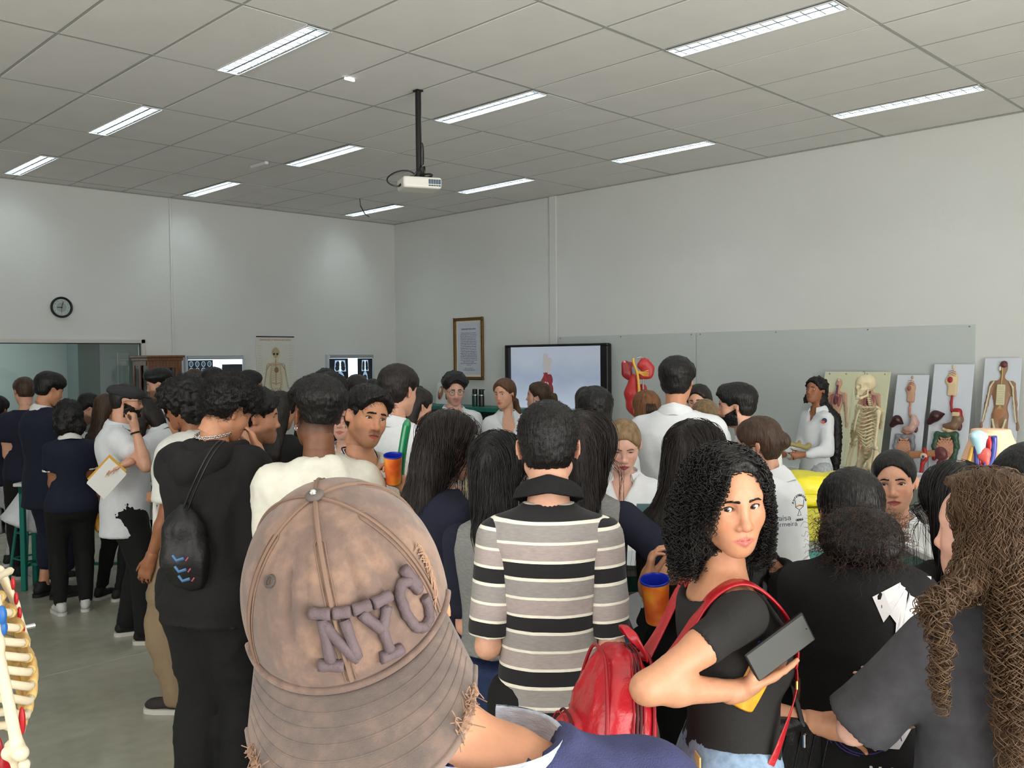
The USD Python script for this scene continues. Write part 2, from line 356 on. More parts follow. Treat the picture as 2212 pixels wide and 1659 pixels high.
def pose(spot, face=0., head=(0, 0, 0), lean=0., side=0., sex='f', S_=None, girth=1., arms=('down', 'down'), feet=((.0, .095), (.03, -.095)), hs=None, sw=None, nshift=(0, 0, 0)):
    b = Body(); b.sex = sex; u, v, d = spot; b.d = d
    b.Hc = at(u, v, d); r = ray(u, v); az = math.atan2(r[1], r[0])
    b.B = rotz(az+rad(face)); b.T = b.B@roty(rad(lean))@rotx(rad(side)); b.H = b.B@rotz(rad(head[0]))@roty(rad(head[1]))@rotx(rad(head[2]))
    b.hs = hs or (1.0 if sex == 'm' else .95)
    off = b.T[:, 2]*.075*b.hs+b.H@V3(.022, 0, .088)*b.hs; q = b.T@V3(-.012, 0, .535)
    b.S = S_ or (b.Hc[2]-off[2])/(.53+q[2]/1.72); b.s = s = b.S/1.72
    b.nb = b.Hc-off+b.B@V3(*nshift); b.P = b.nb-q*s; b.g = girth
    b.sw = (sw or (.158 if sex == 'm' else .140))*s*(.6+.4*girth)
    b.t = lambda x, y, z: b.P+b.T@V3(x, y, z)*s
    b.sh, b.el, b.wr, b.hand = {}, {}, {}, {}
    L1, L2 = .295*s, .255*s
    for k, sg in (('l', 1), ('r', -1)):
        A = b.P+b.T@V3(-.012*s, sg*b.sw, .446*s); a = arms[0 if sg > 0 else 1]; hand = None; pole = b.B@V3(-.8, sg*.2, -.35)
        if a == 'down': W = A+b.B@V3(.09, sg*.07, -.53)*s
        elif a == 'front': W = A+b.B@V3(.27, -sg*.07, -.30)*s
        elif a == 'table': W = A+b.B@V3(.36, -sg*.02, -.34)*s
        elif a == 'cross': W = A+b.B@V3(.23, -sg*.24, -.22)*s
        else:
            W = np.asarray(a['w'], float) if 'w' in a else A+b.B@V3(*a['o'])*s
            if 'pole' in a: pole = b.B@V3(*a['pole'])
            hand = a
        b.sh[k] = A; b.el[k], b.wr[k] = ik(A, W, L1, L2, pole)
        fd = unit(b.wr[k]-b.el[k]); hd = dict(d=fd, n=unit(np.cross(fd, np.cross(b.B@V3(.2, -sg, -.15), fd))), curl=.45, th=.3)
        if hand:
            if 'd' in hand: hd['d'] = unit(b.B@V3(*hand['d']))
            if 'dw' in hand: hd['d'] = unit(hand['dw'])
            if 'n' in hand: hd['n'] = unit(b.B@V3(*hand['n']))
            if 'nw' in hand: hd['n'] = unit(hand['nw'])
            for z in ('curl', 'th', 'curls'):
                if z in hand: hd[z] = hand[z]
        hd['n'] = unit(hd['n']-np.dot(hd['n'], hd['d'])*hd['d']); b.hand[k] = hd
    b.hip, b.kn, b.an = {}, {}, {}
    for k, sg, f in (('l', 1, feet[0]), ('r', -1, feet[1])):
        hp = b.P+b.B@V3(0, sg*.088, -.02)*s; g = b.P+b.B@V3(f[0], f[1], 0)*s; g[2] = .078
        b.hip[k] = hp; b.kn[k], b.an[k] = ik(hp, g, .425*s, .412*s, b.B@V3(1, sg*.08, 0))
    b.root = V3(b.P[0], b.P[1], 0)
    return b
TZ = [-.12, -.06, 0, .07, .14, .22, .30, .37, .43, .485, .53]
TW = dict(f=[.150, .172, .172, .146, .124, .124, .130, .134, .130, .098, .050], m=[.140, .156, .160, .150, .142, .144, .152, .156, .150, .108, .056])
TF = dict(f=[.09, .100, .100, .098, .092, .102, .124, .124, .095, .066, .048], m=[.09, .10, .104, .106, .104, .106, .114, .118, .10, .072, .052])
TB = dict(f=[.105, .122, .122, .105, .088, .090, .098, .102, .098, .078, .052], m=[.10, .112, .112, .100, .094, .100, .110, .116, .112, .088, .056])
def torso(b, X, ease=0., zlo=None, k=.0, waist=0., flare=0., front=0.):
    s, g = b.s, b.g; z = np.array(TZ); W, F, B = (np.array(t[b.sex])*g for t in (TW, TF, TB))
    if waist: w = np.exp(-((z-.12)/.12)**2)*waist; W, F, B = W+w, F+w*.6, B+w*.6
    if zlo is not None:
        if zlo < z[0]:
            ex = flare*(z[0]-zlo); z = np.concatenate([[zlo], z]); W = np.concatenate([[W[1]+ex], W]); F = np.concatenate([[F[1]+ex], F]); B = np.concatenate([[B[1]+ex], B])
            if zlo < -.15: W[1] = max(W[1], W[2]+ex*.2); F[1] = max(F[1], F[2]); B[1] = max(B[1], B[2])
        else:
            zz = np.concatenate([[zlo], z[z > zlo+.01]]); W, F, B = (np.interp(zz, z, a) for a in (W, F, B)); z = zz
    e = ease
    X.loft(b.P, b.T, z*s, (W*s+e), (F*s+e+front), (B*s+e), cx=(np.interp(z, [0, .14, .3, .45, .53], [0, .005, -.005, -.015, -.015])*s), k=k)
def limbs(b, X, k=.03, hands=True, only=None):
    s, g = b.s, .55+.45*b.g; f = (1. if b.sex == 'm' else .88)*g
    for a in ('l', 'r'):
        A, E, W = b.sh[a], b.el[a], b.wr[a]; m = A+(E-A)*.45; n = E+(W-E)*.3
        X.cone(A, m, .048*s*f, .043*s*f, k=.04).cone(m, E, .043*s*f, .037*s*f, k=.02)
        X.cone(E, n, .038*s*f, .039*s*f, k=.02).cone(n, W, .039*s*f, .0255*s*f, k=.02)
        if hands: hand(b, X, a)
def hand(b, X, a, k=.008):
    h, W, sg = b.hand[a], b.wr[a], 1 if a == 'l' else -1; s = b.s*(1. if b.sex == 'm' else .93)
    d, n = h['d'], h['n']; t = np.cross(d, n)*(-sg); c = h['curl']
    X.cone(W-d*.02*s, W+d*.03*s, .026*s, .033*s, k=.02, flat=(n, 1.35))
    X.cone(W+d*.035*s+t*.012*s, W+d*.082*s+t*.016*s, .026*s, .026*s, k=.012, flat=(n, 1.95)).cone(W+d*.035*s-t*.012*s, W+d*.080*s-t*.018*s, .025*s, .022*s, k=.012, flat=(n, 1.9))
    cs = h.get('curls', (c, c*1.05, c*1.1, c*1.15))
    for i, (o, L, r) in enumerate(((.031, .074, .0088), (.0105, .082, .009), (-.010, .076, .0086), (-.029, .060, .0076))):
        p = W+d*(.088-.004*abs(i-1.3))*s+t*o*s; ang = cs[i]*.7; r *= s
        for j, (l, da) in enumerate(((.45, 1.0), (.31, .85), (.24, .5))):
            q = p+(d*math.cos(ang)+n*math.sin(ang)+t*(.06*(1.4-i)))*L*l*s
            X.cone(p, q, r*(1-.09*j), r*(.91-.09*j), k=k if j == 0 else .003); p = q; ang += cs[i]*da
    p = W+d*.022*s+t*.024*s+n*.006*s; th = h['th']; dr = unit(d*(.62+.2*th)+t*(.75-.45*th)+n*(.2+.55*th))
    q = p+dr*.042*s; X.cone(p, q, .0155*s, .0112*s, k=.012); dr2 = unit(dr+d*.5-t*.35*th+n*.1); q2 = q+dr2*.034*s; X.cone(q, q2, .0105*s, .0095*s, k=.004); X.cone(q2, q2+unit(dr2+d*.3)*.024*s, .0095*s, .0078*s, k=.003)
def neck(b, X, r=0., k=.03):
    m = b.sex == 'm'; R = (.056 if m else .0465)*b.hs+r
    X.cone(b.nb-b.T[:, 2]*.05*b.s, b.Hc+b.H@V3(-.027, 0, -.085)*b.hs, R*1.06, R, k=k)
def traps(b, X, e=0., k=.05):
    s, m = b.s, (1. if b.sex == 'm' else .85)
    for a, sg in (('l', 1), ('r', -1)): X.cone(b.nb+b.T@V3(-.022, sg*.04, -.048)*s, b.sh[a]+b.T[:, 2]*.006*s, .042*s*m+e, .042*s*m+e, k=k)
def legs(b, X, e=0., lo=0., k=.04, taper=1., R0=.086):
    s, g = b.s, .5+.5*b.g
    for a in ('l', 'r'):
        h, kn, an = b.hip[a], b.kn[a], b.an[a]
        X.cone(h+V3(0, 0, .02), kn, R0*s*g+e, .058*s*g+e, k=k)
        if lo < 1: 
            q = kn+(an-kn)*(1-lo); c = kn+(an-kn)*.3
            if lo < .7: X.cone(kn, c, .058*s*g+e, .056*s*g+e*taper, k=.02); kn = c
            X.cone(kn, q, .056*s*g+e*taper, (.038+.01*lo)*s*g+e*taper, k=.02)
def folds(amp, f=7., seed=0, up=.55):
    def fn(v):
        p = v*np.array([f, f, f*up]); a = meshkit.fbm(p, 3, seed); w = 1-np.abs(2*meshkit.noise(p*.9+3.7+a[:, None]*1.6, seed+5)-1)
        return amp*((a-.5)*1.1+(w**3-.25)*.9)
    return fn
def shoe(b, a, parent, m, sole, name='shoe', h=None):
    from shapely.geometry import Point
    from shapely import unary_union
    s = b.s*(1. if b.sex == 'm' else .9); A = b.an[a]; R = b.B@rotz(rad(12 if a == 'l' else -12)); o = V3(A[0], A[1], 0)
    p = lambda x, y, z: o+R@V3(x, y, z)*s
    X = S(); X.cone(p(-.045, 0, .05), p(.02, 0, .055), .036*s, .039*s).cone(p(.02, 0, .055), p(.135, .0, .034), .04*s, .03*s, k=.02).ell(p(.13, 0, .036), (.06*s, .043*s, .034*s), R=R, k=.02).cone(p(-.02, 0, .06), p(-.025, 0, .115), .043*s, .042*s, k=.02, cut=True)
    X.box(p(.05, 0, -.05), (.3, .3, .05+.014*s), op='s')
    t = obj(name, loc(b, X.mesh(h or (.018 if b.d < 4 else .011))), m, parent, True)
    g = unary_union([Point(-.045, 0).buffer(.041, 6), Point(-.02, 0).buffer(.042, 6), Point(.06, 0).buffer(.041, 6), Point(.115, .004).buffer(.05, 6), Point(.15, .006).buffer(.042, 6)]).convex_hull
    q = trimesh.creation.extrude_polygon(g, .026, engine='earcut'); obj('sole', xf(q.apply_scale(s), R, o-b.root), sole, t)
def loc(b, m):
    m = m if isinstance(m, tuple) else (np.array(m.vertices), np.array(m.faces))
    return m[0]-b.root, m[1]
def collar(b, r0=.062, drop=.05, flare=.035, open_=35., back=.045, z0=.0, th=.004, pts=.02, n=44):
    """folded shirt collar round the neck, open at the front; open_: half angle of the gap"""
    an = np.linspace(rad(open_)-math.pi, math.pi-rad(open_), n); s = b.s; V = []
    for a in an:                                # a = 0 at the nape
        w = abs(a)/(math.pi-rad(open_)); ca, sa = -math.cos(a), math.sin(a)
        c = lambda r, z: b.nb+b.T@V3(ca*r*1.0-.01, sa*r*1.06, z)*s
        top = back*(1-w)+.004+z0; low = top-drop*(1-.12*w)-(pts*max(0, (w-.72)/.28))
        r2 = r0+flare*(1-.25*w); V += [c(r0, top-.02-.5*w*.02), c(r0+.002, top), c(r0+.006, top+.003), c((r0+r2)/2+.006, (top+low)/2+.008), c(r2, low), c(r2-.004, low-th), c((r0+r2)/2, (top+low)/2-.002), c(r0-.003, top-.018-.5*w*.02)]
    V = np.array(V); F = []; m = 8
    for i in range(n-1):
        for j in range(m): F.append([i*m+j, i*m+(j+1) % m, (i+1)*m+(j+1) % m, (i+1)*m+j])
    for e, fl in ((0, 1), ((n-1)*m, -1)):
        for q in ((0, 1, 6, 7), (1, 2, 3, 6), (3, 4, 5, 6)): F.append([e+x for x in q][::fl])
    F = np.array(F)[:, ::-1]
    return V, F
def skull(q, t=0.):
    """distance to the scalp, thickened by t"""
    def e(c, r):
        p = q-np.array(c, np.float32); r = np.array(r, np.float32); k0 = np.sqrt(((p/r)**2).sum(-1)); k1 = np.sqrt(((p/(r*r))**2).sum(-1)); return k0*(k0-1)/np.maximum(k1, 1e-6)
    a, b2 = e((-.014, 0, .032), (.097, .0755, .085)), e((.028, 0, .03), (.062, .0615, .062)); k = .03
    h = np.maximum(k-np.abs(a-b2), 0)/k
    c = np.sqrt(((q-np.array((-.035, 0, -.03), np.float32))**2).sum(-1))-.056
    d = np.minimum(a, b2)-h*h*k*.25; h = np.maximum(.04-np.abs(d-c), 0)/.04
    return np.minimum(d, c)-h*h*.01-t
def hair_cap(top=.02, side=.010, front=.066, nape=-.062, sideburn=0., lift=0., vol=0.):
    """local distance field of cropped hair, head local units"""
    def fn(q):
        z = q[..., 2]; w = sstep(-.01, .085, z); fr = sstep(.02, .08, q[..., 0])*sstep(.03, .08, z)
        e = z-hairline(q, front, nape, sideburn); k = .25+.75*sstep(.0, .034, e) if nape > -.09 else .45+.55*sstep(.0, .03, e+.03*(q[..., 0] < -.02))
        t = (side+(top-side)*w+lift*fr)*k
        d = skull(q)-t.astype(np.float32)
        return np.maximum(d, -e*.8)
    return fn
def to_local(b, P): return ((P-b.Hc.astype(np.float32))@b.H.astype(np.float32))/np.float32(b.hs)
def add_cap(b, X, k=.0, **kw):
    f = hair_cap(**kw); m = .2*b.hs
    X.fn(lambda P: f(to_local(b, P))*np.float32(b.hs), b.Hc-m, b.Hc+m, k)
def comb(G, lo, h, p, field, n, step, off=.002):
    """strands that follow field over the surface of G"""
    from scipy.ndimage import map_coordinates
    def smp(q): return map_coordinates(G, ((q-lo)/h).T, order=1, mode='nearest')
    def grad(q):
        g = np.stack([smp(q+e)-smp(q-e) for e in np.eye(3)*h*1.2], 1); return g/np.maximum(np.linalg.norm(g, axis=1, keepdims=True), 1e-9)
    out = []; N_ = []
    for i in range(n):
        g = grad(p); d = smp(p); near = np.abs(d) < .06
        p = p-g*np.where(near, np.clip(d-off, -.02, .012), 0)[:, None]
        out.append(p.copy()); N_.append(g)
        v = field(p); v = np.where(near[:, None], v-(v*g).sum(1, keepdims=True)*g, v); v = v/np.maximum(np.linalg.norm(v, axis=1, keepdims=True), 1e-9)
        p = p+v*step
    return np.stack(out, 1), np.stack(N_, 1)
def curl(P, N_, r, turns, rng, grow=True):
    n, k, _ = P.shape; T = np.gradient(P, axis=1); T /= np.maximum(np.linalg.norm(T, axis=2, keepdims=True), 1e-9)
    B = np.cross(T, N_); B /= np.maximum(np.linalg.norm(B, axis=2, keepdims=True), 1e-9); A = np.cross(B, T)
    ph = rng.uniform(0, 6.28, (n, 1))+np.linspace(0, 1, k)[None]*turns*6.28*rng.uniform(.75, 1.25, (n, 1))*rng.choice([-1, 1], (n, 1))
    R = r*rng.uniform(.6, 1.3, (n, 1))*(np.minimum(1, np.linspace(0, 4, k))[None] if grow else 1)
    return P+(R*np.cos(ph))[..., None]*A+(R*np.sin(ph))[..., None]*B
def make_hair(b, parent, kind='short', c='black', h=.006, strands=0, **k):
    X = S(); s, hs = b.s, b.hs; Hl = lambda x, y, z: b.Hc+b.H@V3(x, y, z)*hs
    seed = int(abs(b.Hc[0]*977+b.Hc[1]*131)*10) % 9973; rng = np.random.default_rng(seed)
    amp, fq = k.get('bump', .004), k.get('fq', 60); fall = None
    if kind in ('short', 'afro'):
        add_cap(b, X, **{**dict(top=.022, side=.010), **{q: k[q] for q in ('top', 'side', 'front', 'nape', 'sideburn', 'lift') if q in k}})
    else:
        add_cap(b, X, **{**dict(top=.016, side=.013, nape=-.1, sideburn=-.02), **{q: k[q] for q in ('top', 'side', 'front', 'nape', 'sideburn', 'lift') if q in k}})
    if kind in ('long', 'curly'):
        L, w, th = k.get('len', .42), k.get('w', 1.), k.get('th', 2.0); bk = b.B@V3(-1, 0, 0); sh = b.B@V3(0, 1, 0)*k.get('shift', 0.)
        z0 = b.Hc[2]; pts = [(Hl(-.045, 0, .02), .078), (Hl(-.062, 0, -.05), .08), (Hl(-.066, 0, -.11), .082)]
        q = Hl(-.07, 0, -.11); back = k.get('back', .13)*s
        zz = np.arange(.19, L+.001, .07)
        for i, dz in enumerate(zz):
            t = np.array([*(b.nb+(b.T@V3(-back, 0, -.0))+sh*min(1, dz/.3))[:2], z0-dz]); t[:2] += (b.T[:2, 2]/max(b.T[2, 2], .3))*(z0-dz-b.nb[2])
            if dz < .26: t[:2] = (q[:2]+t[:2])/2
            pts.append((t, .082*(1-.35*max(0, i/len(zz)-.55)/.45)))
        for i in range(len(pts)-1):
            X.cone(pts[i][0], pts[i+1][0], pts[i][1]*w*hs, pts[i+1][1]*w*hs, k=.03, flat=(b.B@V3(1, 0, 0), 1.25 if i < 2 else th))
        fall = pts
    if k.get('locks'):                          # hair in front of the shoulders: (side, x, y, length, radius)
        for sg, x, y, ln, r in k['locks']:
            a = Hl(.01, sg*.066, .01); m = Hl(x*.6, sg*(y*.9), -.09); e = m+V3(0, 0, -ln)+b.B@V3(x*.5, 0, 0)
            X.path([a, m, e], [r*1.1, r*1.15, r*.7], k=.02)
    if kind == 'pony':
        a = Hl(-.1, k.get('py', 0.), k.get('pz', .03)); X.ball(a, .022, k=.02)
        t = a+b.H@V3(-.045, 0, -.02); X.path([a, t, t+b.H@V3(-.02, 0, -.09), t+b.B@V3(-.012, 0, -k.get('len', .2))], [.02, .026, .03, .012], k=.02)
    if kind == 'bun':
        a = Hl(-.112, k.get('py', 0.), k.get('pz', .0)); X.ball(a, .036*k.get('bw', 1), k=.015)
        if k.get('tail'): X.path([a, a+b.H@V3(-.03, 0, -.04), a+b.H@V3(-.035, 0, -.13)], [.02, .022, .006], k=.01)
    if kind == 'puff':
        a = Hl(-.11, 0, -.055); X.ell(a+b.H@V3(-.02, 0, -.05), (.06, .105, .085), R=b.H, k=.02)
    for c_, r_ in k.get('extra', ()): X.ball(Hl(*c_), r_*hs, k=.02)
    for (ce, rr) in k.get('cut', ()): X.ball(Hl(*ce), rr*hs, k=.01, op='s')
    G, lo, hh = X.grid(h)
    v, f = nets(G, lo, hh)
    def bumps(q):
        p = to_local(b, q); st = np.array([1, 1, .16]) if kind in ('long', 'pony', 'bun') else np.array([1, 1, 1.])
        return amp*((meshkit.fbm(p*fq*st, 3, seed)-.5)*2)
    v = push(v, f, bumps)
    hm = obj('hair', (v-b.root, f), hair_mat(c), parent, True)
    if kind == 'puff':
        sel = rng.choice(len(v), 2600); N_ = vnormals(v, f); p, nn = v[sel], N_[sel]; q = to_local(b, p); m = (q[:, 2] < -.045) & (q[:, 0] < -.06); p, nn = p[m], nn[m]; n = 12; dr = nn+rng.normal(size=p.shape)*.5; ll = .035*rng.uniform(.5, 1.3, (len(p), 1))
        Pp = np.stack([p-nn*.006+dr*ll*t+np.array([0, 0, -.012])*t*t for t in np.linspace(0, 1, n)], 1); Pp = curl(Pp, np.repeat(nn[:, None], n, 1), .0042, 2.6, rng)
        curves('hair_strands', Pp-b.root, np.linspace(.0012, .0006, n), mat('strand_puff', C(52, 34, 24), .5), hm)
    if strands:
        sel = rng.choice(len(v), strands*2 if kind in ('long', 'curly') else strands); N_ = vnormals(v, f)
        p, nn = v[sel], N_[sel]; q = to_local(b, p)
        if kind in ('short', 'afro'):
            L = k.get('sl', .018); n = k.get('sn', 4); fl = nn*.6+(b.H@V3(*k.get('dir', (.1, 0, -.5))))[None]*.6+rng.normal(size=p.shape)*.35
            fl /= np.linalg.norm(fl, axis=1, keepdims=True); ll = L*rng.uniform(.6, 1.3, (len(p), 1))
            P = np.stack([p-nn*.003+fl*ll*t+nn*(ll*.5*t*(1-t)) for t in np.linspace(0, 1, n)], 1)
            if k.get('curlr'): P = curl(P, np.repeat(nn[:, None], n, 1), k['curlr'], k.get('turns', 1.5), rng)
            wd = np.linspace(k.get('sw', .0011), .0004, n)
        else:
            m = q[:, 2] > k.get('from', -.02); p = p[m][:strands]; n = k.get('sn', 12); L = k.get('slen', k.get('len', .4)*1.02)
            part = b.B@V3(0, k.get('part', .0), 0); hb = b.H
            def field(x):
                l = to_local(b, x); up = sstep(.02, .1, l[:, 2])[:, None]
                sd = np.where(l[:, 1:2] > k.get('party', 0.), 1., -1.)
                out = (hb@V3(-.35, 0, -.2))[None]*up+(hb[:, 1])[None]*sd*up*.9
                return out+np.array([0, 0, -1.])*(1.1-up*.7)+rng.normal(size=x.shape)*.08
            P, NN = comb(G, lo, hh, p, field, n, L/n*1.15, off=.003)
            if k.get('curlr'): P = curl(P, NN, k['curlr'], k.get('turns', 8), rng)
            else: P = P+rng.normal(size=(len(P), 1, 3))*.0025
            wd = np.linspace(k.get('sw', .0016), .0006, n)
        curves('hair_strands', P-b.root, wd, strand_mat(c), hm)
    return hm
def face_parts(b, parent, gaze=(1, 0, 0), brow='black', iris=(.02, .012, .008), hcell=.002, brow_w=1., brow_up=0., lids=1.):
    hs = b.hs; L = lambda q: (b.Hc+(np.asarray(q)*hs)@b.H.T)-b.root
    for y in (1, -1):
        e = trimesh.creation.icosphere(3 if b.d < 3 else 2, .0128); g = unit(np.array(gaze, float)); dd = (e.vertices/.0128)@g
        t = np.where(dd[:, None] > math.cos(.22), (.004, .003, .003), np.where(dd[:, None] > math.cos(.50), np.array(iris), (.62, .58, .55)))
        v = e.vertices+V3(.0653, y*.0318, .0005); obj('eye', (L(v), e.faces), EYE_M, parent, True, prim={'tint': t})
        if b.d < 5:
            w, hu = .0152, .0064*max(lids, .2); Ru = (w*w+hu*hu)/(2*hu); yy = np.linspace(-w*.97, w*.97, 13); zz = .0008+hu-Ru+np.sqrt(Ru*Ru-yy*yy)+.06*y*yy; xx = .0655+np.sqrt(np.maximum(.0149**2-(yy*.92)**2-(zz*.95)**2, 1e-6))
            obj('eyelashes', (lambda m: (L(m[0]), m[1]))(tube(np.stack([xx, y*.0318+yy, zz], 1), np.concatenate([[.0004], np.full(11, .0011), [.0004]]), 5)), hair_mat('black'), parent, True)
    return
def brows(b, H, parent, c='black', w=1., up=0., tilt=0., h=.002):
    hs = b.hs
    for y in (1, -1):
        X = S()
        pts = [(.0, y*.0135, .0205+up-tilt), (0, y*.026, .0225+up), (0, y*.038, .0215+up), (0, y*.047, .0165+up)]
        def reg(P):
            d = None
            for i in range(3):
                a, b2 = np.array(pts[i], np.float32), np.array(pts[i+1], np.float32); q = P.copy(); q[..., 0] = 0; ba = b2-a
                t = np.clip(((q-a)@ba)/(ba@ba), 0, 1); rr = (.0042, .0042, .0034, .0012); e = np.sqrt(((q-a-t[..., None]*ba)**2).sum(-1))-(rr[i]+(rr[i+1]-rr[i])*t)*w
                d = e if d is None else np.minimum(d, e)
            return np.maximum(d, .05-P[..., 0])
        for fn, lo, hi, k, op in H.p: X.add(fn, lo, hi, k, op)
        G1, lo, hh = X.grid(h, lo=(.045, min(y*.008, y*.056), .006), hi=(.1, max(y*.008, y*.056), .036)); n = G1.shape
        P = np.stack(np.meshgrid(*[(lo[i]+hh*np.arange(n[i])).astype(np.float32) for i in range(3)], indexing='ij'), -1)
        v, f = nets(np.maximum(np.maximum(G1-.0016, reg(P)), -(G1+.003)), lo, hh)
        if len(v): obj('eyebrow', (b.Hc+(v*hs)@b.H.T-b.root, f), hair_mat(c), parent, True)
def beard(b, H, parent, c='black', h=.003, t=.003, z0=-.03, moust=True):
    X = S()
    for q in H.p: X.add(*q)
    G1, lo, hh = X.grid(h, lo=(-.03, -.09, -.135), hi=(.115, .09, .0)); n = G1.shape
    P = np.stack(np.meshgrid(*[(lo[i]+hh*np.arange(n[i])).astype(np.float32) for i in range(3)], indexing='ij'), -1)
    x, y, z = P[..., 0], np.abs(P[..., 1]), P[..., 2]
    top = np.where(x < .06, z0+.8*np.maximum(0, .02-x)*0+(.06-x)*.45-.012, -.055)
    d = np.maximum(z-np.maximum(top, np.where(y < .026, -.053, -1)), -.012-x); d = np.maximum(d, np.where(z < -.11, -z*.5-.055+.004-.0*x, -1))
    mouth = .006-np.sqrt((np.maximum(y-.016, 0))**2+(np.maximum(np.abs(z+.0715)-.005, 0))**2)
    d = np.maximum(d, np.where(x > .05, mouth, -1))
    v, f = nets(np.maximum(np.maximum(G1-t, d), -(G1+.004)), lo, hh); v = push(v, f, lambda q: .0032*(meshkit.fbm(q*150, 2)-.55)*2)
    if len(v): obj('beard', (b.Hc+(v*b.hs)@b.H.T-b.root, f), hair_mat(c), parent, True)
def torus(R, r, n=28, m=8, arc=2*math.pi):
    a = np.linspace(0, arc, n+1); pts = np.stack([np.cos(a)*R, np.sin(a)*R, 0*a], 1); return tube(pts, r, m)
def tube(pts, r, m=8, caps=True):
    pts = np.asarray(pts, float); n = len(pts); r = np.broadcast_to(np.asarray(r, float), n); T = np.gradient(pts, axis=0); T /= np.maximum(np.linalg.norm(T, axis=1, keepdims=True), 1e-9)
    a = V3(0, 0, 1) if abs(T[0][2]) < .9 else V3(1, 0, 0); N_ = unit(np.cross(T[0], a)); V = []
    for i in range(n):
        N_ = N_-np.dot(N_, T[i])*T[i]; N_ = unit(N_); B = np.cross(T[i], N_); th = np.arange(m)/m*2*math.pi
        V.append(pts[i]+r[i]*(np.cos(th)[:, None]*N_+np.sin(th)[:, None]*B))
    V = np.vstack(V); F = [[i*m+j, i*m+(j+1) % m, (i+1)*m+(j+1) % m, (i+1)*m+j] for i in range(n-1) for j in range(m)]
    if caps:
        V = np.vstack([V, pts[0], pts[-1]]); F += [[n*m, (j+1) % m, j, j] for j in range(m)]+[[n*m+1, (n-1)*m+j, (n-1)*m+(j+1) % m, (n-1)*m+(j+1) % m] for j in range(m)]
    return V, np.array(F)
def glasses(b, parent, m, round_=True, r=.0007):
    L = lambda q: (b.Hc+(np.asarray(q, float)*b.hs)@b.H.T)-b.root; P = []
    for y in (1, -1):
        a = np.linspace(0, 2*math.pi, 25); rr = .0225; px = .0925+0*a; e = (lambda t: t) if round_ else (lambda t: np.sign(t)*np.abs(t)**.7)
        P.append(tube(np.stack([px, y*.033+rr*1.06*e(np.cos(a)), -.003+rr*(.95 if round_ else .75)*e(np.sin(a))], 1), r*1.6, 6))
        P.append(tube([(.0925, y*.0565, .002), (.082, y*.071, .004), (.0, y*.083, .004), (-.025, y*.084, -.012)], r*1.6, 6))
    P.append(tube([(.0925, .0105, 0), (.0975, 0, .004), (.0925, -.0105, 0)], r*1.6, 6))
    v, f = join(*P); g = obj('glasses', (L(v), f), m, parent, True)
    for y in (1, -1):
        a = np.linspace(0, 2*math.pi, 21)[:-1]; v = np.vstack([[(.0925, y*.033, -.003)], np.stack([.0925+0*a, y*.033+.022*np.cos(a), -.003+.0205*np.sin(a)], 1)])
        v = np.vstack([v, v-V3(.0008, 0, 0)]); f = [[0, 1+j, 1+(j+1) % 20] for j in range(20)]+[[21, 22+(j+1) % 20, 22+j] for j in range(20)]
        obj('lens', (L(v), np.array(f)), GLASS, g)
